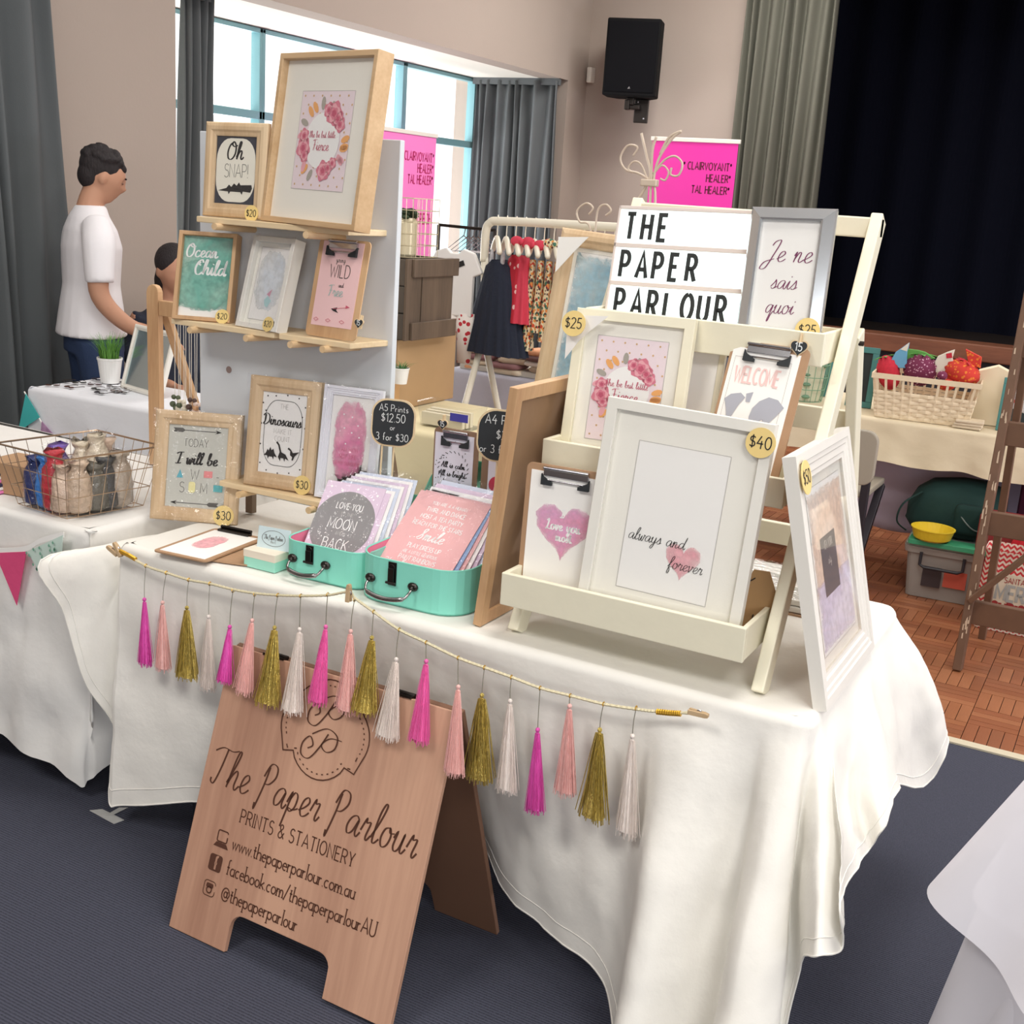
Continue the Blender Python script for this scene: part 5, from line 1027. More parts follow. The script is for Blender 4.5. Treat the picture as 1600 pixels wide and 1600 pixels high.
def flag(mb, a, b, tip, th=.0015):
    a, b, tip = Vector(a), Vector(b), Vector(tip); n = Vector((0, th, 0)); v = [a, b, tip, a + n, b + n, tip + n]
    mb.add(v, [(0, 2, 1), (3, 4, 5), (0, 1, 4, 3), (1, 2, 5, 4), (2, 0, 3, 5)])
t = thing('bunting', 'white-taped bunting with pink and mint flags on the left table front', 'bunting', (0, 0, 0))
BY = 1.955
tp_ = [tuple(at(x, y, Y=BY)) for x, y in ((-30, 858), (0, 861), (40, 858), (62, 846), (88, 838), (100, 836))]
obj('tape', MB().rings([[(p[0], p[1] - .001, p[2] + .008), (p[0], p[1] + .001, p[2] + .008), (p[0], p[1] + .001, p[2] - .006), (p[0], p[1] - .001, p[2] - .006)] for p in catmull(tp_, 4)]), paper, t)
fm = MB(); flag(fm, at(-8, 864, Y=BY - .002), at(41, 862, Y=BY - .002), at(26, 946, Y=BY - .006)); obj('flag', fm, mat('flag_pink', (226, 80, 130), .8, bump=.2, bs=30), t, label='pink flag')
fm = MB(); flag(fm, at(42, 862, Y=BY - .002), at(98, 836, Y=BY - .002), at(92, 940, Y=BY - .006)); mf = obj('flag', fm, mat('flag_mint', (206, 226, 216), .8), t, label='mint flag with green leaves')
pm_ = MB(); rnd = random.Random(2)
for i in range(60):
    u, v = rnd.random(), rnd.random()
    if u + v > .95: continue
    p = Vector(at(42, 862, Y=BY)) * (1 - u - v) + Vector(at(98, 836, Y=BY)) * u + Vector(at(92, 940, Y=BY)) * v; pm_.poly([(p.x - .004, p.z), (p.x, p.z + .006), (p.x + .004, p.z), (p.x, p.z - .004)], BY - .008)
obj('leaf_print', pm_, mat('leaf_print', (120, 176, 150), .8), mf)
# floor tape
mb = MB(); tp4 = [at(x, y, Z=.002) for x, y in ((140, 1266), (160, 1264), (194, 1281), (178, 1287))]; mb.slab([(p.x, p.y) for p in tp4], .0008, .002)
tp4 = [at(x, y, Z=.002) for x, y in ((162, 1276), (172, 1276), (200, 1262), (186, 1262))]; mb.slab([(p.x, p.y) for p in tp4], .0021, .0028)
tag(obj('floor_tape', mb, mat('silver_tape', (186, 186, 184), .5, var=.1, vs=60)), 'strips of silver tape crossed on the carpet at the cloth corner', 'tape')
# ------------------------------------------------------------------ sunglasses table, far left
white2 = mat('white_linen', (236, 238, 244), .9, bump=.25, bs=16, spec=.2)
trestle('small table under the white cloth with sunglasses', -3.93, -3.0, 3.27, 3.66)
simple_cloth('white cloth on the sunglasses table at the far left', -3.94, -2.98, 3.25, 3.68, .74, .12, white2, 31, .03, .02)
lens_ms = [mat('lens_' + n, c, .12) for n, c in (('brown', (110, 60, 44)), ('smoke', (50, 52, 58)), ('olive', (70, 74, 60)))]
rimm = mat('thin_rim', (60, 50, 46), .3, .6)
spots = [(82, 603), (102, 597), (124, 599), (108, 606), (150, 594), (172, 597), (148, 602), (175, 605), (150, 609), (182, 612), (188, 614), (196, 599), (203, 608), (155, 615), (214, 603)]
proto = None
def glasses(i, p, yaw):
    t = thing('sunglasses', 'small round-lensed sunglasses on the white left table, %s from the left' % ORD[sorted(range(len(spots)), key=lambda k: spots[k][0]).index(i)], 'sunglasses', p, yaw, group='sunglasses on the white table'); t.scale = (.45, .45, .7)
    m = lens_ms[i % 3]
    for s in (-1, 1):
        l = obj('lens', MB().slab([(s * .034 + .026 * math.cos(a), .022 * math.sin(a)) for a in [2 * PI * k / 14 for k in range(14)]], .004, .006), m, t)
        obj('rim', MB().tube([(s * .034 + .027 * math.cos(a), .023 * math.sin(a), .005) for a in [2 * PI * k / 14 for k in range(14)]], .0016, 4, True), rimm, l)
        obj('temple', MB().tube([(s * .061, .0, .006), (s * .056, .10, .006), (s * .05, .125, .003)], .0018, 4), rimm, t)
    obj('bridge', MB().tube([(-.009, .004, .006), (0, .008, .008), (.009, .004, .006)], .0016, 4), rimm, t)
for i, (x, y) in enumerate(spots): glasses(i, at(x, y, Z=.744), random.Random(i).uniform(-.5, 1.0))
green = mat('grass_green', (96, 150, 60), .6, var=.4, vs=30); potw = mat('pot_white', (238, 238, 236), .4)
def potplant(label, p, r, h, bl, n=130, seed=1, m=green):
    t = thing('potted_plant', label, 'plant', p); rnd = random.Random(seed)
    obj('pot', MB().lathe([(r * .72, 0), (r * .95, h * .9), (r, h * .92), (r, h), (r * .92, h), (r * .9, h * .9)], n=24), potw, t, smooth=False)
    obj('soil', MB().lathe([(r * .9, h * .88), (r * .9, h * .92)], n=16), mat('soil', (70, 54, 42), .9), t); mb = MB()
    for i in range(n):
        a = rnd.uniform(0, 2 * PI); q = r * .7 * math.sqrt(rnd.random()); o_ = rnd.uniform(.4, 1.2) * r * 1.1; hh = bl * rnd.uniform(.6, 1.05); x, y = q * math.cos(a), q * math.sin(a)
        ax, ay = math.cos(a + rnd.uniform(-.8, .8)), math.sin(a + rnd.uniform(-.8, .8)); w_ = r * .05; v = []
        for s_ in (0, .4, .75, 1): k = w_ * (1 - s_ * .9); cx, cy, cz = x + ax * o_ * s_ ** 1.7, y + ay * o_ * s_ ** 1.7, h * .9 + hh * (s_ - .15 * s_ ** 3); v += [(cx - ay * k, cy + ax * k, cz), (cx + ay * k, cy - ax * k, cz)]
        mb.add(v, [(0, 1, 3, 2), (2, 3, 5, 4), (4, 5, 7, 6)])
    g_ = obj('grass', mb, m, t); g_['kind'] = 'stuff'; return t
potplant('grassy green plant in a white pot on the sunglasses table', at(172, 588, Y=3.55) + Vector((0, 0, -.026)), .052, .105, .13, 170, 3)
t = picture('white standing mirror in frame on the sunglasses table', at(186, 594, Y=3.5) * 1 + Vector((0, 0, -.03)), -.25, .28, .0, .30, .27, .022, .02, whitepaint, style='mould', pm=mat('mirror_pale', (210, 228, 232), .05, .9)); t['category'] = 'mirror'
t = thing('bunting', 'turquoise, patterned and pink flags on the sunglasses table front', 'bunting', (0, 0, 0))
ty = mat('flag_turquoise', (70, 190, 190), .8); fy_ = 3.235
obj('tape', MB().tube([tuple(at(x, y, Y=fy_)) for x, y in ((38, 612), (62, 655), (82, 690), (118, 712))], .003, 5), paper, t)
for m, q, l in ((ty, ((40, 615), (62, 652), (28, 675)), 'turquoise flag'), (mat('flag_patchwork', (190, 150, 190), .8, var=.6, vs=45), ((65, 658), (88, 684), (61, 702)), 'patchwork flag'), (mat('flag_magenta', (206, 84, 160), .8), ((92, 686), (117, 709), (93, 720)), 'magenta flag')):
    fm = MB(); flag(fm, *[at(x, y, Y=fy_ - .004) for x, y in q]); obj('flag', fm, m, t, label=l)
# ------------------------------------------------------------------ necklace rack
t = thing('necklace_rack', 'tan wooden A-frame rack hung with bead necklaces behind the TODAY frame', 'rack', (0, 0, 0))
NY = 2.62
obj('front_post', MB().prism([(0, 0), (.046, 0), (.046, .52)] + arc(.023, .52, .023, .022, 0, 180, 6) + [(0, .52)], 0, .02, M=Matrix.Translation((-2.625, NY - .02, .742)) @ Matrix.Rotation(-.055, 4, 'Y') @ Matrix.Rotation(-.05, 4, 'X')), tan, t, bevel=.002)
obj('front_post', MB().box(-1.91, -1.87, NY, NY + .02, .742, 1.24), tan, t, bevel=.002)
for x in (-2.60, -1.90): obj('rear_post', MB().hexa((x, NY + .22, .742), (x, NY + .03, 1.2), .03, .018), tan, t, bevel=.002)
obj('cross_bar', MB().box(-2.60, -1.88, NY + .0, NY + .018, 1.195, 1.24), tan, t, bevel=.002)
bc = [mat('bead_' + n, c, .5) for n, c in (('olive', (86, 96, 72)), ('cream', (224, 216, 196)), ('slate', (92, 104, 122)), ('brown', (84, 62, 54)), ('lime', (196, 206, 90)), ('blush', (228, 206, 196)), ('mustard', (214, 166, 84)), ('tan', (206, 160, 120)), ('white', (232, 232, 230)), ('blue', (88, 132, 176)))]
strm = mat('necklace_string', (222, 216, 204), .7)
NN = ['olive', 'cream', 'cream and lime', 'brown', 'blush', 'slate', 'mustard', 'blue', 'tan', 'dark and tan']
NC = [(0, 0, 0), (1, 8, 1), (1, 4, 8), (3, 3, 7), (5, 8, 5), (2, 2, 1), (6, 8, 6), (9, 8, 9), (7, 7, 7), (3, 7, 3)]
for i in range(10):
    x = -2.525 + i * .0215; nk = thing('necklace', '%s bead necklace hanging from the tan rack, %s' % (NN[i], 'leftmost' if i == 0 else 'between its neighbours' if i < 9 else 'rightmost beside the panel'), 'necklace', (x, NY - .004, 1.19), group='bead necklaces on the tan rack')
    d = -.245 - .01 * (i % 3)
    obj('string', MB().tube([(-.006, 0, .03), (-.008, 0, d)], .0011, 4).tube([(.006, 0, .03), (.008, 0, d)], .0011, 4), strm, nk)
    for k in range(3): obj('bead', MB().ell(((k - 1) * .013, -.004, d - .006 - (.010 if k == 1 else 0)), .0095, .0095, .0095, 10, 7), bc[NC[i][k]], nk, smooth=True)
    for k in (-1, 1): obj('bead', MB().ell((k * .009, -.004, d + .016), .0075, .0075, .0075, 10, 7), bc[NC[i][0]], nk, smooth=True)
# ------------------------------------------------------------------ the brown-clothed table behind, with trinkets
trestle('folding table under the taupe cloth at the window side', -4.5, -3.72, 4.62, 5.3)
simple_cloth('taupe cloth on the table behind the necklace rack', -4.55, -3.68, 4.6, 5.3, .745, .06, mat('taupe_cloth', (178, 164, 144), .9, bump=.2, bs=14, spec=.2), 41)
rnd = random.Random(8)
for i in range(14):
    x, y = rnd.uniform(-4.45, -3.8), rnd.uniform(4.64, 4.95); c = rnd.choice([('rose', (196, 130, 140)), ('navy', (60, 62, 90)), ('white', (230, 228, 224)), ('red', (178, 50, 50))])
    tag(obj('folded_scarf', MB().box(-.05, .05, -.035, .035, 0, .012 + .012 * rnd.random(), M=Matrix.Translation((x, y, .748)) @ Matrix.Rotation(rnd.uniform(-.6, .6), 4, 'Z')), mat('scarf_' + c[0], c[1], .9, var=.3, vs=60), bevel=.004), 'small folded %s fabric on the taupe table, %s laid' % (c[0], ORD[i]), 'fabric', 'folded fabrics on the taupe table')
t = thing('wooden_toy', 'small stacked wooden toy on a red stand on the taupe table', 'toy', at(291, 552, Y=4.75) + Vector((0, 0, -.035)))
obj('stand', MB().lathe([(.045, 0), (.045, .012), (.03, .016)], n=16), mat('scarf_red', (178, 50, 50), .9), t); obj('body', MB().lathe([(.02, .016), (.03, .03), (.028, .08), (.012, .095)], n=14), mat('toy_yellow', (220, 190, 90), .6), t, smooth=True); obj('head', MB().ell((0, 0, .12), .026, .026, .03, 12, 8), mat('toy_tan', (222, 170, 120), .6), t, smooth=True); obj('cap', MB().lathe([(.024, .138), (.018, .155), (.002, .17)], n=12), mat('toy_grey', (160, 158, 150), .6), t)

# ------------------------------------------------------------------ people
skin = mat('skin', (196, 148, 122), .55, spec=.3); hairm = mat('dark_hair', (38, 32, 34), .75, var=.4, vs=90, bump=.6, bs=140, stretch=(1, 1, .3))
def oval(c, rx, ry, yaw, n=20, tilt=None):
    return [(c[0] + rx * math.cos(2 * PI * k / n) * math.cos(yaw) - ry * math.sin(2 * PI * k / n) * math.sin(yaw), c[1] + rx * math.cos(2 * PI * k / n) * math.sin(yaw) + ry * math.sin(2 * PI * k / n) * math.cos(yaw), c[2]) for k in range(n)]
def headmesh(mb, M):
    """face towards local -y; crown up"""
    n, m = 28, 22; rs = []
    for j in range(m + 1):
        a = -PI / 2 + PI * j / m; z = .118 * math.sin(a); q = max(math.cos(a), .03); row = []
        zz = z / .118
        for k in range(n):
            b = 2 * PI * k / n; x, y = math.sin(b), -math.cos(b)
            rx = .074 * q; ry = .095 * q
            if zz < -.1: rx *= 1 - .28 * ((-zz - .1) / .9); 
            X, Y = x * rx, y * ry
            if y > 0 and zz < -.2: Y *= 1 - .45 * min(1, (-zz - .2) / .6)
            f = max(0, -y) ** 6
            if y < 0:
                Y -= .014 * math.exp(-((zz + .82) / .16) ** 2) * max(0, -y) ** 3
                Y -= .026 * math.exp(-((zz + .18) / .13) ** 2) * max(0, -y) ** 60 + .008 * math.exp(-((zz - .05) / .16) ** 2) * max(0, -y) ** 40
                Y += .009 * (math.exp(-((zz - .02) / .10) ** 2)) * math.exp(-((abs(x) - .38) / .17) ** 2)
                Y -= .006 * math.exp(-((zz - .2) / .08) ** 2) * max(0, -y) ** 2
                Y -= .007 * math.exp(-((zz + .46) / .07) ** 2) * max(0, -y) ** 12 + .007 * math.exp(-((zz + .58) / .06) ** 2) * max(0, -y) ** 12
            row.append((X, Y, z))
        rs.append(row)
    mb.rings(rs, M)
    for s in (-1, 1): mb.ell((s * .075, .012, -.008), .010, .02, .032, 10, 8, M @ Matrix.Rotation(.0, 4, 'X'))
def remesh(o, vox=.008, sm=4):
    r = o.modifiers.new('remesh', 'REMESH'); r.mode = 'VOXEL'; r.voxel_size = vox; r.use_smooth_shade = True
    s = o.modifiers.new('smooth', 'SMOOTH'); s.iterations = sm; s.factor = .5
def limb(mb, pts, rs_, n=14):
    mb.tube(catmull(pts, 5), catmull([(r, 0) for r in rs_], 5) and [q[0] for q in catmull([(r, 0) for r in rs_], 5)], n)
def hand(mb, wrist, d, side, palm_dir):
    """palm and five fingers, relaxed curl"""
    w = Vector(wrist); d = Vector(d).normalized(); s = Vector(side).normalized(); p = Vector(palm_dir).normalized()
    mb.tube([tuple(w), tuple(w + d * .045), tuple(w + d * .085)], [.026, .036, .034], 12, flat=.55)
    for i, (o_, ln) in enumerate(((-.027, .070), (-.009, .080), (.009, .075), (.026, .058))):
        b = w + d * .08 + s * o_; mb.tube([tuple(b), tuple(b + d * ln * .45 + p * .006), tuple(b + d * ln * .8 + p * .022), tuple(b + d * ln * .9 + p * .04)], [.0095, .0088, .008, .0065], 8)
    b = w + d * .02 - s * .03; mb.tube([tuple(b), tuple(b + d * .03 - s * .018 + p * .01), tuple(b + d * .055 - s * .022 + p * .025)], [.012, .0105, .008], 8)
def person_standing(label, loc, yaw):
    """stands with local +x to its right, facing local -y"""
    t = thing('person', label, 'person', loc, yaw)
    body = MB()
    body.rings([oval((0, .0, .93), .15, .095, 0), oval((0, .0, 1.08), .145, .095, 0), oval((0, -.005, 1.28), .175, .105, 0), oval((0, .0, 1.37), .165, .085, 0), oval((0, .01, 1.42), .07, .06, 0)])
    body.tube([(0, .012, 1.40), (0, -.005, 1.47), (0, -.03, 1.53)], [.062, .056, .055], 14)
    Hm = Matrix.Translation((0, -.055, 1.575)) @ Matrix.Rotation(.36, 4, 'X')
    headmesh(body, Hm)
    for s in (-1, 1):
        limb(body, [(s * .17, .01, 1.36), (s * .215, .02, 1.22), (s * .235, .02, 1.07), (s * .235, -.09, .95), (s * .20, -.22, .90)], [.055, .05, .042, .036, .027])
        hand(body, (s * .20, -.22, .90), (-s * .25, -1, -.3), (s, 0, 0), (0, -.2, -1))
        limb(body, [(s * .085, 0, .93), (s * .095, -.01, .70), (s * .10, 0, .48), (s * .10, .015, .25), (s * .10, .02, .08)], [.10, .082, .062, .058, .04])
        body.rings([oval((s * .105, -.02, .0), .042, .12, 0), oval((s * .105, -.02, .04), .042, .12, 0), oval((s * .10, .01, .09), .04, .06, 0)])
    o = obj('body', body, skin, t); remesh(o, .0075, 4)
    sh = MB()
    sh.rings([oval((0, .01, .875), .205, .155, 0), oval((0, .008, .98), .188, .14, 0), oval((0, .005, 1.1), .172, .122, 0), oval((0, .0, 1.27), .197, .128, 0), oval((0, .004, 1.345), .19, .11, 0), oval((0, .008, 1.40), .125, .085, 0), oval((0, .0, 1.445), .068, .066, 0), oval((0, -.002, 1.45), .06, .06, 0)])
    for s in (-1, 1): limb(sh, [(s * .13, .008, 1.375), (s * .205, .015, 1.30), (s * .232, .022, 1.20), (s * .24, .022, 1.13)], [.062, .072, .066, .062])
    o = obj('t_shirt', sh, mat('white_tshirt', (240, 238, 242), .85, bump=.25, bs=9, spec=.2), t); remesh(o, .011, 3)
    je = MB(); je.rings([oval((0, .0, .80), .185, .13, 0), oval((0, .0, .97), .175, .125, 0)])
    for s in (-1, 1): limb(je, [(s * .085, 0, .86), (s * .098, -.01, .70), (s * .105, 0, .48), (s * .105, .015, .25), (s * .105, .02, .07)], [.112, .096, .078, .07, .068])
    o = obj('jeans', je, mat('dark_denim', (44, 62, 96), .85, var=.25, vs=14, bump=.2, bs=200), t); remesh(o, .011, 3)
    for s in (-1, 1): obj('shoe', MB().rings([oval((s * .105, -.025, -.0), .05, .14, 0), oval((s * .105, -.025, .03), .05, .14, 0), oval((s * .105, -.01, .07), .045, .1, 0), oval((s * .10, .02, .1), .04, .06, 0)]), mat('black_shoe', (30, 30, 32), .5), t, smooth=True)
    h = MB(); rnd = random.Random(4)
    h.ell((0, .022, .038), .083, .094, .088, 20, 12, Hm); h.ell((0, .05, -.01), .066, .058, .068, 16, 10, Hm)
    for i in range(60):
        a = rnd.uniform(0, 2 * PI); e = rnd.uniform(.15, 1.2); p = (.078 * math.cos(a) * math.cos(e), .02 + .085 * math.sin(a) * math.cos(e), .045 + .078 * math.sin(e))
        h.ell(p, .019, .021, .016, 8, 5, Hm)
    for i in range(7): h.ell((.035 - .011 * i, -.075 + .002 * i, .062 + .006 * math.sin(i)), .018, .02, .016, 8, 5, Hm)
    o = obj('hair', h, hairm, t); remesh(o, .0065, 1)
    br_ = MB()
    for s in (-1, 1): br_.ell((s * .03, -.089, .026), .016, .005, .004, 8, 4, Hm)
    obj('eyebrows', br_, hairm, t)
    ey = MB()
    for s in (-1, 1): ey.ell((s * .028, -.080, .002), .011, .008, .006, 10, 6, Hm)
    obj('eyes', ey, mat('eyelid_skin', (120, 84, 70), .5), t, smooth=True)  # eyes as lowered lids in a darker skin colour
    return t
person_standing('man in a white T-shirt and dark jeans looking down, at the far left', (-4.24, 3.87, 0), 2.62)
def person_seated(label, loc, yaw):
    t = thing('person', label, 'person', loc, yaw); body = MB()
    body.rings([oval((0, 0, .46), .16, .11, 0), oval((0, 0, .75), .13, .09, 0), oval((0, 0, .93), .165, .09, 0), oval((0, .005, 1.0), .06, .055, 0)]); body.tube([(0, .005, .98), (0, -.02, 1.09)], [.05, .048], 12)
    Hm = Matrix.Translation((0, -.035, 1.15)) @ Matrix.Rotation(.2, 4, 'X'); headmesh(body, Hm)
    for s in (-1, 1):
        limb(body, [(s * .155, 0, .93), (s * .20, .02, .78), (s * .19, -.12, .66), (s * .13, -.3, .63)], [.048, .042, .036, .026]); hand(body, (s * .13, -.3, .63), (-s * .3, -1, -.1), (s, 0, 0), (0, 0, -1))
        limb(body, [(s * .09, -.02, .48), (s * .12, -.25, .50), (s * .12, -.42, .48), (s * .12, -.43, .25), (s * .12, -.42, .06)], [.09, .075, .06, .05, .036]); body.rings([oval((s * .12, -.47, 0), .04, .11, 0), oval((s * .12, -.45, .06), .035, .08, 0)])
    o = obj('body', body, skin, t); remesh(o, .009, 3)
    d = MB(); d.rings([oval((0, 0, .42), .19, .15, 0), oval((0, 0, .72), .15, .11, 0), oval((0, 0, .92), .185, .105, 0), oval((0, .005, .99), .08, .07, 0)])
    for s in (-1, 1): limb(d, [(s * .14, 0, .93), (s * .205, .02, .78), (s * .19, -.10, .675)], [.058, .054, .046]); limb(d, [(s * .09, 0, .48), (s * .12, -.25, .51), (s * .12, -.43, .48), (s * .12, -.43, .12)], [.105, .09, .075, .065])
    o = obj('dark_clothes', d, mat('navy_clothes', (44, 50, 66), .85), t); remesh(o, .012, 3)
    h = MB(); h.ell((0, .02, .04), .088, .098, .092, 18, 10, Hm); h.ell((0, .06, -.06), .07, .05, .11, 14, 8, Hm); o = obj('hair', h, hairm, t); remesh(o, .009, 2)
    return t
t = thing('stool', 'plain stool under the seated person behind the panel', 'stool', (-4.28, 4.40, 0)); obj('seat', MB().lathe([(.15, .38), (.15, .42)], n=20), kraft, t, bevel=.004)
for k in range(4): obj('leg', MB().tube([(.11 * math.cos(k * PI / 2), .11 * math.sin(k * PI / 2), .38), (.14 * math.cos(k * PI / 2), .14 * math.sin(k * PI / 2), 0)], .012, 8), kraft, t)
person_seated('person in dark clothes seated behind the necklace rack, mostly hidden', (-4.28, 4.40, 0), 1.2)
# ------------------------------------------------------------------ crates, cardboard and plants in the middle
trestle('cream table carrying the dark crate behind the panel', -2.98, -1.98, 3.66, 4.3)
simple_cloth('cream cloth on the table with the crates behind the suitcases', -3.0, -1.96, 3.64, 4.32, .745, .10, mat('cream_cloth', (230, 218, 180), .9, bump=.2, bs=14, spec=.2), 51)
KA = at(622, 545, Y=3.92); KB = at(712, 545, X=KA.x)
tag(obj('cardboard_box', MB().box(KA.x - .36, KA.x, 3.92, KB.y, .748, 1.03), mat('box_kraft', (178, 146, 108), .8, var=.06, vs=10), bevel=.003), 'tall brown cardboard box under the dark wooden crate', 'box')
tag(obj('cardboard_box', MB().box(KA.x - .13, KA.x + .03, 3.79, 3.90, .748, .872), mat('box_kraft2', (190, 150, 104), .8, var=.08, vs=40), bevel=.003), 'small brown box carrying the white pot behind the panel', 'box')
dk = [wood('dark_crate_%s' % n, c1, c2, 7, 2, .65, .2) for n, c1, c2 in (('smoke', (84, 70, 58), (112, 94, 78)), ('soot', (66, 60, 54), (94, 84, 74)))]
CA = at(632, 537, Y=3.90); CB = at(703, 537, X=CA.x); d = CB.y - 3.90; w = .34; h = .315
t = thing('wooden_crate', 'dark-stained wooden crate stacked on the cardboard boxes', 'crate', (CA.x - w, 3.90, 1.032))
for i in range(3):
    z = i * h / 3; obj('slat', MB().box(0, w - .012, 0, .012, z + .003, z + h / 3 - .003), dk[1], t, bevel=.002); obj('slat', MB().box(0, w - .012, d - .012, d, z + .003, z + h / 3 - .003), dk[1], t, bevel=.002)
for y0, y1 in ((0, d * .30), (d * .325, d)):
    for x in (0, w - .012): obj('board', MB().box(x, x + .012, y0, y1, 0, h), dk[0], t, bevel=.002)
for z in (0, h - .07): obj('batten', MB().box(w, w + .014, .03, d + .02, z, z + .07), dk[0], t, bevel=.003)
obj('floor_boards', MB().box(.012, w - .012, .012, d - .012, 0, .012), dk[1], t)
JX = CA.x - .06
t = thing('storage_jar', 'cream jar with a dark plant inside a wire basket on the dark crate', 'jar', (at(630, 395, Y=4.02).x, 4.02, 1.349))
obj('jar', MB().lathe([(.055, 0), (.062, .01), (.062, .13), (.055, .14), (.055, .15), (.05, .15), (.05, .12)], n=24, M=Matrix.Diagonal((.85, .85, 1, 1))), mat('cream_tin', (220, 208, 176), .4, .3), t, smooth=False)
lf = MB(); rnd = random.Random(3)
for i in range(26): a = rnd.uniform(0, 6.3); q = rnd.uniform(.0, .055); lf.ell((q * math.cos(a), q * math.sin(a), .15 + rnd.uniform(0, .03)), .018, .012, .009, 7, 4)
obj('leaves', lf, mat('dark_leaf', (46, 62, 40), .6, var=.4, vs=40), t)
mb = MB(); e = .095
for i in range(7):
    for s in (0, 1, 2, 3):
        u = -e + 2 * e * i / 6; p = [(u, -e), (e, u), (u, e), (-e, u)][s]; mb.tube([(p[0], p[1], 0), (p[0], p[1], .225)], .0013, 4)
for z in (0, .045, .09, .135, .18, .225): mb.tube([(-e, -e, z), (e, -e, z), (e, e, z), (-e, e, z)], .0015, 4, True)
tag(obj('wire_basket', MB().add(mb.v, mb.f, Matrix.Translation((at(632, 400, Y=4.06).x, 4.06, 1.349))), mat('pale_wire', (226, 214, 180), .35, .6)), 'pale square wire basket around the cream jar on the crate', 'basket')
potplant('small succulent in a white pot on the small brown box', Vector((at(626, 590, Y=3.85).x, 3.85, .873)), .034, .062, .035, 60, 7, mat('succulent', (74, 128, 70), .6, var=.3, vs=30))
t = thing('plastic_tub', 'clear plastic tub with a blue label on the cream table', 'tub', (-2.395, 3.73, .750), .05)
pl = film('clear_plastic', (.93, .94, .95), .35, .2); obj('tub', MB().rings([[(x * k + .12 * (1 - k), y * k + .07 * (1 - k), z) for x, y in rrect(0, .24, 0, .14, .015, 3)] for k, z in ((.88, 0), (1, .085), (1.04, .088))], cap=False).box(.015, .225, .01, .13, 0, .002), pl, t); obj('label', MB().box(.15, .225, -.003, -.001, .035, .065), mat('blue_label', (62, 60, 160), .5), t)
for i in range(3): tag(obj('card_pack', MB().box(-2.38, -2.2, 3.75 + .03 * i, 3.77 + .03 * i, .754, .80 + .004 * i), mat('pack_cream', (226, 216, 190), .8)), 'cream card pack standing inside the clear tub, %s from the front' % ORD[i], 'card pack', 'card packs in the clear tub')

# ------------------------------------------------------------------ clothes rack
ivory = mat('ivory_tube', (236, 230, 212), .4); RY, RZ = 5.0, 1.485
rk = thing('clothes_rack', 'ivory tube clothes rack full of children\'s clothes behind the stall', 'clothes rack', (0, RY, 0))
obj('top_rail', MB().tube(catmull([(-2.862, 0, 1.30), (-2.862, 0, 1.44), (-2.84, 0, 1.482), (-2.79, 0, 1.492), (-2.5, 0, 1.50), (-1.9, 0, 1.51)], 6), .020, 12), ivory, rk, smooth=True)
for x in (-2.86, -1.9): obj('post', MB().tube([(x, 0, 1.32 if x < -2 else 1.51), (x + .02, 0, .93)], .018, 10), ivory, rk, smooth=True); obj('leg', MB().tube([(x + .02, 0, .95), (x - .04, -.30, .03)], .016, 10), ivory, rk, smooth=True); obj('leg', MB().tube([(x + .02, 0, .95), (x + .14, .26, .03)], .016, 10), ivory, rk, smooth=True)
obj('cross_tube', MB().tube([(-2.84, 0, .35), (-1.88, 0, .35)], .012, 8), ivory, rk)
def hanger(i, x, yaw, lab):
    t = thing('clothes_hanger', lab + ', %s from its left end' % ORD[i], 'hanger', (x, RY, RZ), yaw, group='padded hangers on the ivory rack')
    obj('hook', MB().tube([(0, 0, -.07), (0, 0, -.025), (.012, 0, .0), (.016, 0, .022), (0, 0, .034), (-.016, 0, .024), (-.014, 0, .012)], .0025, 6), ivory, t); obj('arm', MB().tube(catmull([(-.15, 0, -.135), (-.10, 0, -.105), (0, 0, -.07), (.10, 0, -.105), (.15, 0, -.135)], 4), [.009] + [.013] * 15 + [.009], 8), ivory, t, smooth=True); return t
garm = {}
def gm_(n, c, c2=None, vs=40, thr=.62):
    if n in MC: return MC[n]
    if not c2: return mat(n, c, .85, bump=.2, bs=30)
    m, nt, b = newmat(n); N = nt.nodes; L = nt.links; tc = N.new('ShaderNodeTexCoord'); prev = None
    base = N.new('ShaderNodeRGB'); base.outputs[0].default_value = (*lin(c), 1); prev = base.outputs[0]
    for i, cc in enumerate(c2):
        vo = N.new('ShaderNodeTexVoronoi'); vo.inputs['Scale'].default_value = vs * (1 + .23 * i); mp = N.new('ShaderNodeMapping'); mp.inputs['Location'].default_value = (i * 3.1, i * 1.7, i); L.new(tc.outputs['Object'], mp.inputs[0]); L.new(mp.outputs[0], vo.inputs[0])
        cmp_ = N.new('ShaderNodeMath'); cmp_.operation = 'LESS_THAN'; cmp_.inputs[1].default_value = thr * .55; L.new(vo.outputs['Distance'], cmp_.inputs[0])
        mx = N.new('ShaderNodeMix'); mx.data_type = 'RGBA'; mx.inputs[7].default_value = (*lin(cc), 1); L.new(cmp_.outputs[0], mx.inputs[0]); L.new(prev, mx.inputs[6]); prev = mx.outputs[2]
    L.new(prev, b.inputs['Base Color']); b.inputs['Roughness'].default_value = .9; MC[n] = m; return m
floral = gm_('floral_print', (236, 222, 186), [(214, 84, 60), (70, 120, 100), (228, 150, 80), (90, 60, 60)], 34, .62)
strawb = gm_('strawberry_print', (240, 232, 226), [(190, 50, 60)], 30, .6); reddot = gm_('red_dotted', (190, 40, 58), [(236, 190, 190)], 26, .5)
navym = mat('navy_tulle', (38, 44, 60), .95, bump=.3, bs=60); redm = mat('coral_red', (214, 66, 88), .85, bump=.3, bs=40); tee = mat('white_tee', (242, 240, 238), .85, bump=.1, bs=20)
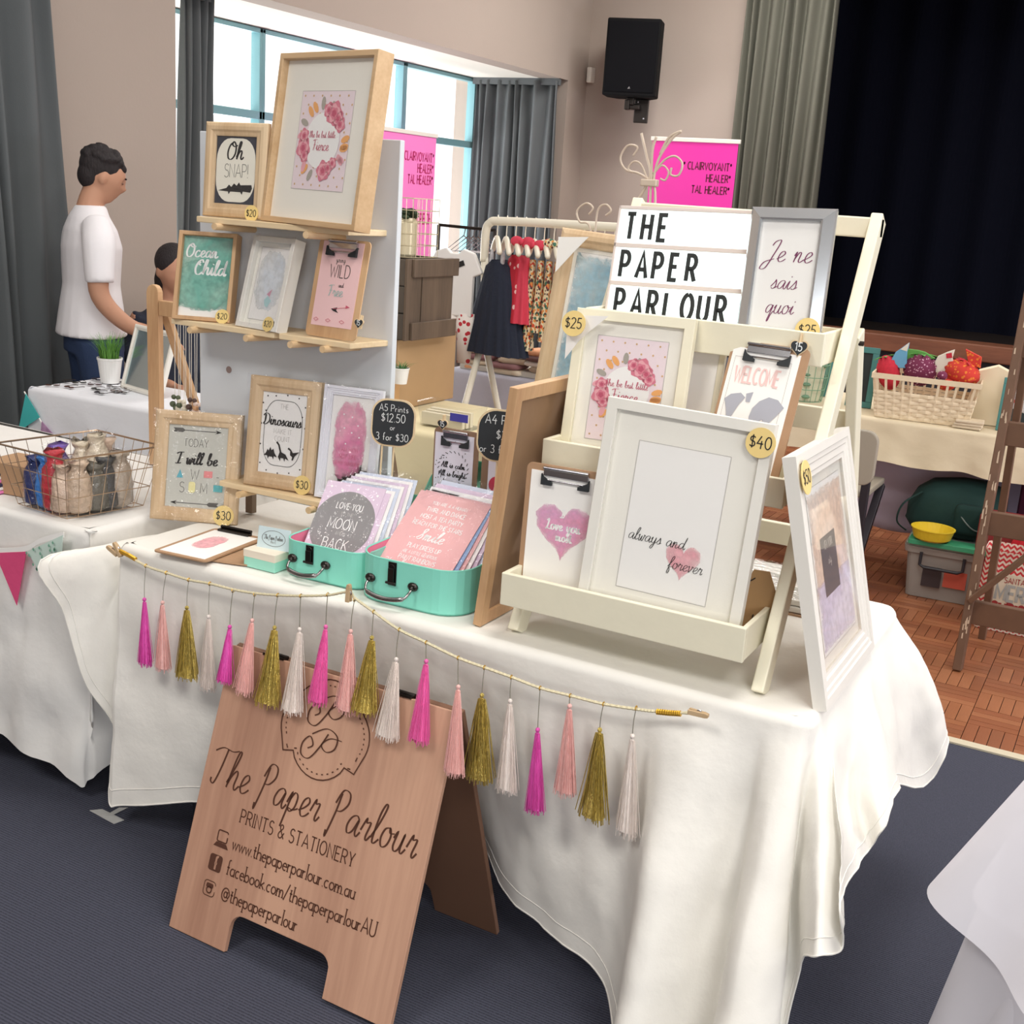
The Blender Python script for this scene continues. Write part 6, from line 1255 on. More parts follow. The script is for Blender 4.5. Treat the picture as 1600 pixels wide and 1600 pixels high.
def garment(label, cat, x, yaw, m, top, bot, wt, wb, dz=-.12, folds=5, th=.05, grp=None, extra=None, name='dress'):
    t = thing(name, label, cat, (x, RY, RZ + dz), yaw, group=grp)
    def fn(u, v):
        a = 2 * PI * u; z = -v * (top - bot); w_ = lerp(wt, wb, v ** .8); q = 1 + .10 * v * math.sin(a * folds * 2)
        sh = 1 - .65 * max(0, 1 - v / .06) if v < .06 else 1
        return (w_ / 2 * math.cos(a) * q * sh, th / 2 * (1 + v) * math.sin(a) * q, z)
    obj('body', MB().grid(fn, 60, 14), m, t, smooth=True)
    if extra: extra(t)
    return t
for i in range(16): hanger(i, -2.80 + i * .050, -.95, 'ivory padded hanger hanging on the ivory clothes rack')
garment('navy tulle dress, widest garment on the ivory clothes rack', 'dress', -2.775, -.35, navym, 0, -.44, .13, .40, -.17, 9, .10, extra=lambda t: obj('ruffle_straps', MB().ell((-.04, -.02, .0), .012, .01, .05, 8, 6).ell((.04, -.02, .0), .012, .01, .05, 8, 6).ell((0, -.03, -.04), .05, .012, .02, 10, 6), mat('grey_check', (200, 200, 205), .9, var=.6, vs=60), t, smooth=True))
garment('red dress with white spots hanging beside the navy tulle dress', 'dress', -2.685, -.55, reddot, 0, -.31, .10, .25, -.14, 6, .06, name='dress')
garment('plain coral red dress hanging behind the red spotted one', 'dress', -2.655, -.75, redm, 0, -.31, .10, .22, -.14, 6, .06)
for i in range(8):
    x = -2.60 + i * .043; ln = (.42, .33, .37, .30, .34, .27, .30, .26)[i]
    garment('floral printed leggings on the ivory clothes rack, %s of the row from the left' % ORD[i], 'leggings', x, -1.15, floral, 0, -ln, .13, .12, -.155, 3, .03, 'floral leggings on the ivory rack', name='leggings')
for i, (x, c) in enumerate(((-2.63, redm), (-2.57, redm), (-2.46, floral), (-2.40, floral))):
    t = thing('hair_bow', '%s fabric bow on the ivory rack, %s of its pair' % ('red' if i < 2 else 'floral', ('left', 'right')[i % 2]), 'bow', (x, RY - .06, RZ - .075 - .01 * (i % 2)), group='red bows on the rack' if i < 2 else 'floral bows on the rack')
    obj('loops', MB().ell((-.03, 0, 0), .035, .014, .024, 10, 6).ell((.03, 0, 0), .035, .014, .024, 10, 6), c, t, smooth=True); obj('knot', MB().ell((0, -.01, 0), .012, .012, .014, 8, 6), c, t, smooth=True)
t = thing('t_shirt', 'white T-shirt with a small black label left of the navy dress', 't-shirt', (-2.99, RY - .05, 1.335), .12)
obj('body', MB().prism([(-.10, 0), (-.045, .018), (-.02, -.005), (.02, -.005), (.045, .018), (.10, 0), (.145, -.09), (.10, -.11), (.10, -.30), (-.10, -.30), (-.10, -.11), (-.145, -.09)], -.015, .015), tee, t, bevel=.006)
obj('label', MB().box(-.01, .03, -.019, -.016, -.075, -.05, M=Matrix.Rotation(-.4, 4, 'Y')), ink, t)
t = thing('trousers', 'strawberry printed white trousers below the white T-shirt', 'trousers', (-2.97, RY - .04, 1.05), .12)
for s in (-1, 1): obj('leg', MB().rings([oval((s * .045, 0, -.24), .035, .02, 0, 14), oval((s * .047, 0, -.1), .045, .025, 0, 14), oval((s * .04, 0, 0), .05, .025, 0, 14)]), strawb, t, smooth=True)
t = thing('clothes_rail', 'dark chrome garment rail with empty hangers beyond the ivory rack', 'rail', (0, 5.6, 0)); obj('rail', MB().tube([(-3.50, 0, 1.435), (-3.15, 0, 1.43)], .008, 8), darkmetal, t)
obj('post', MB().tube([(-3.5, 0, 1.435), (-3.5, 0, 0)], .01, 8), darkmetal, t); obj('post', MB().tube([(-3.15, 0, 1.43), (-3.15, 0, 0)], .01, 8), darkmetal, t)
for i in range(6):
    t = thing('wire_hanger', 'thin chrome hanger on the dark rail by the window, %s from the left' % ORD[i], 'hanger', (-3.34 + i * .03, 5.6, 1.43), 1.2, group='empty hangers on the dark rail'); obj('wire', MB().tube([(0, 0, .01), (.01, 0, 0), (0, 0, -.04), (-.12, 0, -.12), (.12, 0, -.12), (0, 0, -.04)], .003, 5), chrome, t)
# piled clothes table behind
trestle('table behind the ivory rack piled with folded clothes', -3.25, -2.0, 5.45, 6.1)
simple_cloth('pale blue-white cloth on the table piled with clothes behind the rack', -3.3, -1.95, 5.42, 6.1, .70, .1, mat('bluish_cloth', (206, 210, 226), .9, bump=.3, bs=12, spec=.2), 61)
rnd = random.Random(17); pc = [('apricot', (232, 170, 128)), ('cream', (226, 214, 190)), ('mauve', (146, 108, 110)), ('taupe', (190, 172, 150)), ('white', (232, 228, 222)), ('dusk', (120, 92, 92))]
for i in range(30):
    k = i // 5; x = -3.15 + k * .20 + rnd.uniform(-.02, .02); y = 5.53 + rnd.uniform(-.02, .02); n, c = pc[(k * 2 + i) % 6]; lv = i % 5
    mb = MB().rings([[(p[0] * (1 + .06 * rnd.uniform(-1, 1)), p[1] * (1 + .06 * rnd.uniform(-1, 1)), z) for p in rrect(-.085 * q, .085 * q, -.075 * q, .075 * q, .03, 3)] for q, z in ((.9, 0), (1.03, .008), (1.03, .02), (.9, .029))], M=Matrix.Translation((x, y, .703 + .029 * lv)) @ Matrix.Rotation(rnd.uniform(-.25, .25), 4, 'Z'))
    tag(obj('folded_garment', mb, mat('fold_' + n, c, .9, var=.15, vs=20, bump=.3, bs=30), smooth=True), '%s folded garment, %s up in the %s pile behind the ivory rack' % (n, ORD[lv], ORD[k]), 'folded clothes', n + ' folded clothes behind the rack')
for i in range(5):
    t = thing('scarf', 'mauve crumpled scarf hanging low behind the floral leggings, %s from the left' % ORD[i], 'scarf', (-2.55 + .09 * i, 5.25, 1.08), 0, group='mauve scarves behind the leggings'); obj('cloth', MB().grid(lambda u, v: (-.05 + .1 * u + .01 * math.sin(v * 9 + i), .02 * math.sin(u * 12 + i), -.02 - v * .26), 14, 8), mat('mauve_scarf', (140, 104, 104), .9, var=.3, vs=20), t, smooth=True, solid=.004)
# ------------------------------------------------------------------ banners
pink_b = mat('banner_pink', (250, 136, 208), .5); bred = mat('banner_red_ink', (190, 50, 110), .7)
def banner(label, loc, yaw, w, h, lines, shift, m=pink_b, im=bred):
    t = thing('roller_banner', label, 'banner', loc, yaw)
    f = obj('sheet', MB().box(0, w, 0, .004, .06, h), m, t); mb = MB()
    for s, z, sz in lines: text(mb, s, w * shift, h - z, sz, 'cap', .17, 'r', y=-.001, xs=.85, serif=True)
    obj('lettering', mb, im, f); obj('top_bar', MB().box(-.015, w + .015, -.008, .014, h - .005, h + .025), whitepaint, t, bevel=.003); obj('base', MB().box(-.02, w + .02, -.06, .06, 0, .06), mat('banner_base', (180, 182, 186), .35, .6), t, bevel=.01)
    obj('pole', MB().tube([(w / 2, .02, .05), (w / 2, .02, h)], .008, 8), chrome, t); return t
LN_ = (('* CLAIRVOYANT*', .155, .055), ('HEALER*', .27, .055), ('TAL HEALER*', .385, .055), ('DELPECH', .74, .065))
banner('pink roller banner with CLAIRVOYANT lettering in front of the window', (-5.2, 7.32, 0), PI / 2, .90, 2.02, (('* CLAIRVOYANT*', .19, .062), ('HEALER*', .275, .062), ('TAL HEALER*', .36, .062), ('DELPECH', .66, .075)), .97)
banner('pink roller banner with dark lettering in front of the right back wall', (-3.62, 8.8, 0), .0, .68, 2.10, (('* CLAIRVOYANT*', .20, .052), ('HEALER*', .285, .052), ('TAL HEALER*', .37, .052)), .95, mat('banner_magenta', (232, 60, 170), .3), mat('banner_dark_ink', (110, 20, 60), .7))
# ------------------------------------------------------------------ scrolled metal stand
t = thing('scroll_stand', 'white scrolled wrought-metal stand rising behind the lightbox', 'stand', (-1.725, 4.2, 0))
sm = mat('stand_cream', (214, 198, 180), .45, .2); mb = MB()
def sp(pts, r=.005): mb.tube([(x, 0, z) for x, z in catmull(pts, 6)], r, 7)
sp([(-.06, 1.2), (-.05, 1.5), (-.075, 1.56), (-.02, 1.66), (0, 1.72), (-.02, 1.78), (-.05, 1.86)]); sp([(.0, 1.2), (.01, 1.55), (.005, 1.7), (.0, 1.8), (.01, 1.85)]); sp([(.03, 1.2), (.03, 1.6), (.015, 1.7), (.03, 1.78), (.075, 1.85), (.105, 1.872), (.06, 1.85), (.03, 1.79)])
sp([(-.005, 1.7), (-.05, 1.72), (-.10, 1.73), (-.125, 1.77), (-.10, 1.815), (-.06, 1.81), (-.075, 1.78)], .004); sp([(.01, 1.72), (.05, 1.77), (.09, 1.785), (.12, 1.76), (.11, 1.72), (.08, 1.72), (.08, 1.745)], .004)
sp([(.0, 1.7), (.04, 1.75), (.07, 1.73), (.06, 1.7), (.04, 1.705)], .0035); sp([(-.01, 1.7), (-.04, 1.75), (-.07, 1.76), (-.09, 1.735), (-.07, 1.72)], .0035)
sp([(-.20, 1.42), (-.23, 1.52), (-.27, 1.53), (-.285, 1.57), (-.25, 1.60), (-.22, 1.585), (-.235, 1.56)], .004); sp([(-.20, 1.42), (-.20, 1.57), (-.17, 1.60), (-.145, 1.58), (-.165, 1.56)], .004)
obj('scrollwork', mb, sm, t, smooth=True); obj('collar', MB().box(-.032, .032, -.014, .014, 1.675, 1.70), sm, t, bevel=.004)
obj('legs', MB().tube([(-.2, 0, 1.42), (-.06, 0, 1.2), (-.06, 0, 0)], .008, 8).tube([(.03, 0, 1.2), (.05, .1, 0)], .008, 8).tube([(0, 0, 1.2), (0, -.12, 0)], .008, 8), sm, t, smooth=True)
# ------------------------------------------------------------------ right-hand stall: table, basket of felt fruit, frames
beige = mat('beige_cloth', (222, 208, 180), .9, bump=.3, bs=12, spec=.2)
trestle('long folding table under the beige cloth by the stage', -1.95, .55, 5.52, 6.2)
simple_cloth('beige cloth with stitched hem on the table below the stage', -2.0, .6, 5.50, 6.22, .742, .55, beige, 71, .02, .008)
mb = MB().grid(lambda u, v: (-1.25 + 1.9 * u, 5.84 + .03 * math.sin(u * 30) * (1 - v) + .03 * (1 - v), .15 + .54 * v), 80, 10)
tag(obj('drape', mb, mat('lilac_grey_drape', (196, 186, 206), .9, bump=.2, bs=8, var=.05, vs=3), smooth=True, solid=.003), 'pale lilac-grey cloth hanging behind the bags under the beige table', 'drape')
t = thing('woven_basket', 'cream woven basket holding felt fruit on the beige table', 'basket', (-.875, 5.68, .744), .10)
cane = mat('cream_cane', (226, 208, 178), .6, var=.08, vs=60); W0, D0, H_ = .40, .26, .20
mb = MB()
def rp(u, z, k=1):    # around the flared basket
    f = 1 + .16 * z / H_; P = [(-W0 / 2 * f, -D0 / 2 * f), (W0 / 2 * f, -D0 / 2 * f), (W0 / 2 * f, D0 / 2 * f), (-W0 / 2 * f, D0 / 2 * f)]; s = int(u * 4) % 4; q = u * 4 % 1
    return (lerp(P[s][0], P[(s + 1) % 4][0], q), lerp(P[s][1], P[(s + 1) % 4][1], q))
for r in range(7):
    z = .004 + r * .0175; pts = []
    for i in range(96):
        x, y = rp(i / 96, z); n = Vector((x, y, 0)).normalized(); o_ = .003 * math.sin(i * PI / 2 + r * PI); pts.append((x + n.x * o_, y + n.y * o_, z + .008))
    mb.rings([[(p[0] * k, p[1] * k, p[2] + dz) for p in pts] for k, dz in ((1, -.0078), (1.006, 0), (1, .0078))], cap=False)
obj('weave', mb, cane, t, smooth=False, solid=.003)
mb = MB()
for i in range(48):
    x0, y0 = rp((i + .5) / 48, 0); x1, y1 = rp((i + .5) / 48, H_)
    if i in (5, 6): continue
    mb.hexa((x0, y0, 0), (x1, y1, H_), .011, .003, (1, 0, 0) if i // 12 % 2 == 0 else (0, 1, 0))
obj('stakes', mb, cane, t); mb = MB()
for r, (z, hh) in enumerate(((H_ - .022, .024),)):
    mb.rings([[(*[c * k for c in rp(i / 64, z)], z + dz) for i in range(64)] for k, dz in ((1.0, 0), (1.03, 0), (1.03, hh), (1.0, hh), (1.0, 0))], cap=False)
obj('rim', mb, cane, t); obj('base', MB().box(-W0 / 2, W0 / 2, -D0 / 2, D0 / 2, 0, .006), cane, t)
O = Vector((-1.045, 5.60, .744))
def bumpy(name, c, r, sc, n1, n2, mi, bump=.12, seed=1):
    mb = MB(); rs = []; rnd = random.Random(seed)
    for j in range(n2 + 1):
        a = -PI / 2 + PI * j / n2; q = max(math.cos(a), .02); row = []
        for k in range(n1):
            b = 2 * PI * k / n1; o_ = 1 + bump * (1 if (j + k) % 2 else -.4); row.append((c[0] + r * sc[0] * q * o_ * math.cos(b), c[1] + r * sc[1] * q * o_ * math.sin(b), c[2] + r * sc[2] * math.sin(a) * o_))
        rs.append(row)
    return mb.rings(rs)
def fruit(label, px, py, Y, r, sc, col, leafc=None, roll=0, bump=.08):
    p = at(px, py, Y=Y); t = thing('felt_fruit', label, 'felt fruit', p, 0, 0, roll); obj('body', bumpy('b', (0, 0, 0), r, sc, 22, 14, 0, bump, int(px)), col, t, smooth=True)
    if leafc:
        mb = MB()
        for k in range(5): a = k * 1.256; mb.add([(0, 0, r * sc[2]), (.5 * r * math.cos(a - .3), .5 * r * math.sin(a - .3), r * sc[2] * 1.02), (.95 * r * math.cos(a), .95 * r * math.sin(a), r * sc[2] * .95), (.5 * r * math.cos(a + .3), .5 * r * math.sin(a + .3), r * sc[2] * 1.02)], [(0, 1, 2, 3)])
        obj('leaves', mb, leafc, t, solid=.002)
    return t
fr_ = mat('felt_red', (196, 44, 62), .9, var=.25, vs=90); fp_ = gm_('felt_plum', (116, 44, 76), [(206, 160, 180)], 75, .5); fo_ = gm_('felt_orange', (206, 60, 48), [(226, 130, 50)], 60, .6); fg_ = mat('felt_green', (90, 150, 70), .8); fb_ = mat('felt_blue', (110, 170, 206), .9); fw_ = mat('felt_white', (226, 220, 206), .9)
fruit('felt strawberry leaning at the left of the woven basket', 1388, 582, 5.66, .058, (.85, .7, 1.3), fr_, fg_, -.35)
fruit('plum-coloured berry ball of felt in the middle of the woven basket', 1438, 577, 5.68, .070, (1, .9, 1.0), fp_, fg_, 0, .10)
fruit('red and orange felt fruit with pointed ends at the right of the woven basket', 1503, 583, 5.68, .066, (1.15, .9, .85), fo_, fr_, .3)
fruit('small orange felt fruit at the rim of the woven basket', 1478, 601, 5.62, .035, (1.1, .8, .7), fo_, None)
fruit('tiny plum berry resting beside the orange felt fruit', 1472, 587, 5.60, .022, (1, 1, .9), fp_, None)
def tri_toy(label, pts, m, Y, th=.02, deco=None):
    P = [at(x, y, Y=Y) for x, y in pts]; o = P[0].copy(); t = thing('fabric_toy', label, 'fabric toy', o); obj('body', MB().prism([(p.x - o.x, p.z - o.z) for p in P], -th / 2, th / 2), m, t, bevel=.003)
    if deco: q = [at(x, y, Y=Y - th / 2 - .002) - o for x, y in deco[0]]; obj('patch', MB().poly([(p.x, p.z) for p in q], -th / 2 - .002), deco[1], t)
    return t
tri_toy('pale blue fabric toy with a pointed white ear behind the strawberry', [(1393, 562), (1400, 550), (1410, 543), (1421, 535), (1418, 550), (1417, 575), (1405, 575)], fb_, 5.66, deco=([(1407, 546), (1421, 535), (1417, 549)], fw_))
tri_toy('cream fabric toy with a red square patch in the basket', [(1461, 565), (1466, 556), (1480, 550), (1492, 546), (1488, 560), (1492, 566), (1480, 580), (1462, 582)], fw_, 5.68, deco=([(1478, 553), (1487, 551), (1488, 559), (1479, 560)], fr_))
tri_toy('orange patterned pointed toy at the back of the basket', [(1509, 545), (1534, 558), (1532, 575), (1514, 570)], fo_, 5.68)
tri_toy('bright green leaf-shaped fabric toy behind the plum berry', [(1412, 553), (1420, 545), (1435, 547), (1446, 550), (1462, 560), (1450, 562), (1430, 566), (1415, 566)], fg_, 5.67)
teal_p = mat('teal_paint', (70, 130, 128), .6, var=.1, vs=20); cb = mat('chalkboard_green', (30, 40, 42), .6)
def chalkframe(label, x0, y0, x1, y1, Y, yaw, mm=teal_p):
    a, c = at(x0, y1, Y=Y), at(x1, y0, Y=Y); w, h = abs(c.x - a.x), abs(c.z - a.z); t = thing('chalkboard_frame', label, 'chalkboard', (a.x, Y, .745), yaw, .12); b = .028
    for q in ((0, w, 0, b), (0, w, h - b, h), (0, b, b, h - b), (w - b, w, b, h - b)): obj('rail', MB().box(q[0], q[1], 0, .02, q[2], q[3]), mm, t, bevel=.002)
    obj('board', MB().box(b * .8, w - b * .8, .008, .014, b * .8, h - b * .8), cb, t)
chalkframe('teal-framed chalkboard left of the woven basket', 1318, 552, 1372, 640, 5.74, 0)
chalkframe('teal-framed chalkboard at the right edge behind the ladder', 1556, 590, 1640, 664, 5.62, .0)
chalkframe('slim teal chalkboard frame beside the green wire basket', 1262, 545, 1302, 625, 5.95, -.2)
t = thing('paper_bag', 'cream paper bag standing between the woven basket and the chalkboard', 'bag', at(1535, 655, Y=5.72) + Vector((-.10, 0, -.0)), .1); t.location.z = .744
obj('bag', MB().prism([(0, 0), (.22, 0), (.20, .24), (.13, .27), (.05, .24)], 0, .09), mat('cream_paper', (236, 220, 190), .8), t, bevel=.002)
for i in range(3): tag(obj('folded_cloth', MB().box(-.07, .05, -.05, .05, 0, .012, M=Matrix.Translation((-.65 + .003 * i, 5.575, .745 + .0125 * i)) @ Matrix.Rotation(.05 * i, 4, 'Z')), mat('ecru_fold', (216, 200, 174), .9, bump=.2, bs=30), bevel=.004), 'ecru folded cloth in front of the paper bag, %s' % ('at the bottom', 'in the middle', 'on top')[i], 'cloth', 'ecru cloths by the paper bag')
checks = [mat('check_' + n, c, .7) for n, c in (('magenta', (200, 50, 130)), ('teal', (60, 160, 150)), ('navy', (50, 50, 80)), ('red', (200, 60, 60)))]
t = thing('patchwork_cushion', 'white cushion with coloured diamond checks at the right edge of the beige table', 'cushion', at(1568, 632, Y=5.66), 0, .1, .28)
obj('cover', MB().rings([[(x * k, y, z * k + .0) for x, z in rrect(0, .2, 0, .26, .02, 3)] for y, k in ((-.02, .96), (0, 1), (.05, .97))]), mat('cushion_white', (236, 236, 244), .8), t, smooth=True); rnd = random.Random(9)
for i in range(5):
    for j in range(8):
        if (i + j) % 2 == 0: cx, cz = .03 + i * .034, .03 + j * .028; obj('check', MB().poly([(cx - .014, cz), (cx, cz + .013), (cx + .014, cz), (cx, cz - .013)], -.0215), checks[rnd.randrange(4)], t)
obj('crown_trim', bumpy('c', (.06, .02, .27), .05, (1.2, .7, .7), 16, 8, 0, .3, 3), gm_('trim_dots', (230, 226, 216), [(60, 56, 50)], 60, .6), t)
# green wire basket, grey pompom hat, patterned pot seen through the rack
t = thing('wire_basket', 'round green wire basket with leafy plant beyond the WELCOME clipboard', 'basket', at(1262, 622, Y=5.75) + Vector((-.02, 0, 0))); t.location.z = .744
mb = MB(); gw = mat('green_wire', (130, 168, 140), .5)
for k in range(20): a = 2 * PI * k / 20; mb.tube([(.085 * math.cos(a), .085 * math.sin(a), 0), (.105 * math.cos(a), .105 * math.sin(a), .12), (.11 * math.cos(a), .11 * math.sin(a), .24)], .0018, 4)
for z, r in ((0, .085), (.06, .095), (.12, .105), (.18, .108), (.24, .11)): mb.tube([(r * math.cos(2 * PI * k / 20), r * math.sin(2 * PI * k / 20), z) for k in range(20)], .002, 4, True)
obj('wires', mb, gw, t); mb = MB(); rnd = random.Random(6)
for k in range(60): a = rnd.uniform(0, 6.28); r = rnd.uniform(0, .09); mb.ell((r * math.cos(a), r * math.sin(a), rnd.uniform(.02, .25)), .022, .016, .01, 7, 4)
obj('leaves', mb, mat('sage_leaf', (110, 146, 120), .7, var=.3, vs=20), t, kind='stuff'); obj('liner', MB().lathe([(.075, .002), (.09, .2)], n=18), mat('pale_liner', (214, 214, 190), .8), t)
t = thing('knitted_hat', 'dark grey ruffled knitted hat seen through the rack', 'hat', at(1113, 583, Y=5.75)); obj('crown', bumpy('h', (0, 0, 0), .115, (1, .8, .85), 24, 14, 0, .07, 2), mat('charcoal_knit', (78, 80, 92), .95, bump=.4, bs=60), t, smooth=True)
t = thing('fabric_flower', 'rust and cream fabric rosette below the grey knitted hat', 'flower', at(1097, 595, Y=5.60)); obj('petals', bumpy('f', (0, 0, 0), .06, (1, .6, 1.0), 14, 9, 0, .2, 5), gm_('rust_print', (196, 120, 84), [(236, 214, 180), (120, 60, 50)], 40, .6), t, smooth=True)
tag(obj('stand_block', MB().box(-1.96, -1.55, 5.53, 5.7, .744, .80), mat('linen_block', (206, 190, 166), .9, bump=.2, bs=30), bevel=.02), 'low linen-covered block carrying the rosette and hat', 'block')
# ------------------------------------------------------------------ folding chair end-on
t = thing('folding_chair', 'grey folding chair with dark legs standing beside the beige table', 'chair', (at(1344, 690, Y=5.15).x, 5.15, 0))
gp = mat('chair_grey', (160, 152, 138), .5)
obj('backrest', MB().prism(rrect(-.06, .08, .50, .74, .05, 5), -.02, .01), gp, t, bevel=.006)
for a, b in (((.05, 0, .60), (.05, 0, .0)), ((-.04, .0, .60), (-.04, .35, 0)), ((.05, .36, .44), (.03, .02, 0))): obj('leg', MB().hexa(a, b, .035, .03), mat('chair_dark', (46, 42, 50), .5, .3), t, bevel=.003)
obj('seat', MB().box(-.06, .06, .0, .38, .44, .47), gp, t, bevel=.008); obj('stretcher', MB().box(-.04, .05, .0, .02, .2, .225), MC['chair_dark'], t)
# ------------------------------------------------------------------ bag, tub and sack on the parquet
grey_tub = mat('tub_grey', (150, 144, 138), .45, spec=.5)
t = thing('storage_tub', 'grey translucent storage tub with black handle under the green bag', 'tub', (-.80, 5.30, .001), .06)
W2, D2, H2 = .33, .34, .235
obj('tub', MB().rings([[(W2 / 2 + (x - W2 / 2) * k, D2 / 2 + (y - D2 / 2) * k, z) for x, y in rrect(0, W2, 0, D2, .03, 4)] for k, z in ((.86, 0), (.96, H2 - .03), (1.03, H2 - .03), (1.05, H2), (1.0, H2))]), grey_tub, t, bevel=.002)
obj('lid', MB().slab(rrect(-.005, W2 + .005, -.005, D2 + .005, .03, 4), H2, H2 + .012), mat('tub_lid', (140, 150, 140), .5), t, bevel=.003)
obj('handle', MB().tube([(.07, -.012, H2 - .02), (.07, -.02, H2 - .075), (.09, -.022, H2 - .085), (.23, -.022, H2 - .085), (.25, -.02, H2 - .075), (.25, -.012, H2 - .02)], .007, 8), mat('dark_plastic', (40, 38, 44), .5), t)
lb = obj('label', MB().box(.175, .27, .003, .006, .07, .15, M=Matrix.Rotation(-.06, 4, 'X')), mat('label_red', (196, 86, 66), .6), t); obj('label_panel', MB().box(.085, .165, .0, .004, .06, .15, M=Matrix.Rotation(-.06, 4, 'X')), mat('label_dark', (56, 44, 46), .6), t)
tag(obj('green_tray', MB().slab(rrect(0, .34, 0, .10, .008, 3), 0, .022, M=Matrix.Translation((-.79, 5.27, .25)) @ Matrix.Rotation(.05, 4, 'Z')), mat('tray_green', (60, 150, 110), .5), bevel=.002), 'flat green plastic tray lying on the storage tub lid', 'tray')
t = thing('yellow_bowl', 'yellow plastic bowl resting on the green tray', 'bowl', (-.70, 5.315, .2735)); t.name = 'bowl'
obj('bowl', MB().lathe([(.06, 0), (.078, .01), (.09, .05), (.094, .052), (.094, .056), (.086, .055), (.075, .015), (.01, .008)], n=28), mat('bowl_yellow', (224, 196, 50), .4), t, smooth=False)
t = thing('backpack', 'dark green canvas backpack slumped on the storage tub', 'bag', (-.65, 5.60, .262), .05)
bgm = mat('bottle_green', (20, 52, 48), .9, bump=.4, bs=14, var=.2, vs=10)
mb = MB(); rs = []
for z, rx, ry, ox in ((0, .19, .13, 0), (.05, .215, .14, 0), (.12, .21, .14, .005), (.18, .19, .12, .015), (.225, .15, .09, .03), (.245, .07, .05, .05), (.25, .01, .01, .05)): rs.append([(ox + rx * (abs(math.cos(a)) ** .7) * (1 if math.cos(a) > 0 else -1) * (1 + .04 * math.sin(7 * a + z * 30)), ry * (abs(math.sin(a)) ** .7) * (1 if math.sin(a) > 0 else -1) * (1 + .05 * math.sin(5 * a + z * 40)), z) for a in [2 * PI * k / 32 for k in range(32)]])
mb.rings(rs); obj('body', mb, bgm, t, smooth=True)
obj('pocket', MB().rings([[(x, -.13 - y_, z) for x, z in rrect(.0 + k, .17 - k, .02 + k, .16 - k, .03, 4)] for y_, k in ((0, 0), (.02, .005), (.028, .02))]), bgm, t, smooth=True)
obj('strap', MB().tube(catmull([(-.15, -.10, .18), (-.22, -.14, .12), (-.235, -.15, .04), (-.19, -.14, .0)], 6), .008, 6, flat=.4), bgm, t); obj('cord', MB().tube(catmull([(.02, -.150, .12), (.06, -.165, .08), (.10, -.168, .055), (.14, -.16, .06)], 5), .003, 5), mat('cord_grey', (120, 130, 126), .7), t)
# red gift bags and the Christmas sack behind the ladder
sackm, nt, b = newmat('zigzag_sack'); N = nt.nodes; L = nt.links
tc = N.new('ShaderNodeTexCoord'); sx = N.new('ShaderNodeSeparateXYZ'); L.new(tc.outputs['Object'], sx.inputs[0])
def mth(op, a, b_=None, c_=None):
    n = N.new('ShaderNodeMath'); n.operation = op
    for i, q in enumerate((a, b_, c_)):
        if q is None: continue
        if isinstance(q, (int, float)): n.inputs[i].default_value = q
        else: L.new(q, n.inputs[i])
    return n.outputs[0]
zz = mth('PINGPONG', sx.outputs[0], .012); s1 = mth('ADD', sx.outputs[2], zz); s2 = mth('PINGPONG', s1, .011); s3 = mth('LESS_THAN', s2, .0055)
mx = N.new('ShaderNodeMix'); mx.data_type = 'RGBA'; mx.inputs[6].default_value = (*lin((222, 206, 190)), 1); mx.inputs[7].default_value = (*lin((196, 50, 56)), 1); L.new(s3, mx.inputs[0]); L.new(mx.outputs[2], b.inputs['Base Color']); b.inputs['Roughness'].default_value = .85
t = thing('gift_sack', 'red and cream zigzag sack reading SANTA BAG MERRY CHRISTMAS on the parquet', 'bag', (-.45, 5.06, .002), .02)
obj('sack', MB().rings([[(x, y, z) for x, y in rrect(.0 - k, .42 + k, 0 - k * .5, .16 + k * .5, .03, 4)] for z, k in ((0, 0), (.05, .004), (.18, .004), (.30, -.002), (.34, .004))], cap=False).box(0.01, .41, .01, .15, 0, .003), sackm, t)
pn = obj('print_panel', MB().box(.035, .385, -.009, -.006, .045, .25), mat('sack_cream', (214, 200, 178), .8), t)
mb = MB(); text(mb, 'SANTA BA', .15, .215, .022, 'cap', .14, y=-.011, serif=True); text(mb, 'CHRISTMAS', .055, .065, .062, 'cap', .2, 'l', y=-.011, xs=.72); obj('lettering', mb, mat('sack_red_ink', (150, 44, 44), .8), pn)
mb = MB(); text(mb, 'MERRY', .065, .14, .062, 'cap', .2, 'l', y=-.011, xs=.9); obj('lettering', mb, mat('sack_grey_ink', (160, 160, 156), .8), pn)
t = thing('red_pouch', 'bright red tissue-wrapped bag behind the zigzag sack', 'bag', (-.23, 5.30, .002)); obj('bag', MB().rings([[(r * (1 + .10 * math.sin(q * 2.2 + z * 30)) * math.cos(2 * PI * q / 24), r * .7 * (1 + .10 * math.sin(q * 1.7 + z * 20)) * math.sin(2 * PI * q / 24), z + (.03 * math.sin(q * 1.9) if z > .45 else 0)) for q in range(24)] for r, z in ((.13, 0), (.15, .05), (.155, .25), (.13, .36), (.07, .42), (.10, .48), (.12, .52))]), mat('tissue_red', (214, 40, 56), .6, bump=.4, bs=30), t)
t = thing('red_box', 'dark red box behind the zigzag sack', 'box', (-.52, 5.32, .002)); obj('box', MB().box(0, .18, 0, .14, 0, .42), mat('box_red', (140, 44, 46), .6, var=.15, vs=10), t, bevel=.004)
t = thing('tote_bag', 'plum and black tote bag hanging low behind the red bags', 'bag', (-.40, 5.58, .002)); obj('body', MB().box(0, .36, 0, .14, .0, .60), mat('tote_plum', (86, 30, 62), .85, var=.4, vs=6, bump=.2, bs=12), t, bevel=.03)
obj('handle', MB().tube(catmull([(.08, 0, .58), (.12, -.01, .68), (.22, -.01, .68), (.27, 0, .58)], 6), .01, 8), mat('tote_strap', (40, 28, 40), .8), t)
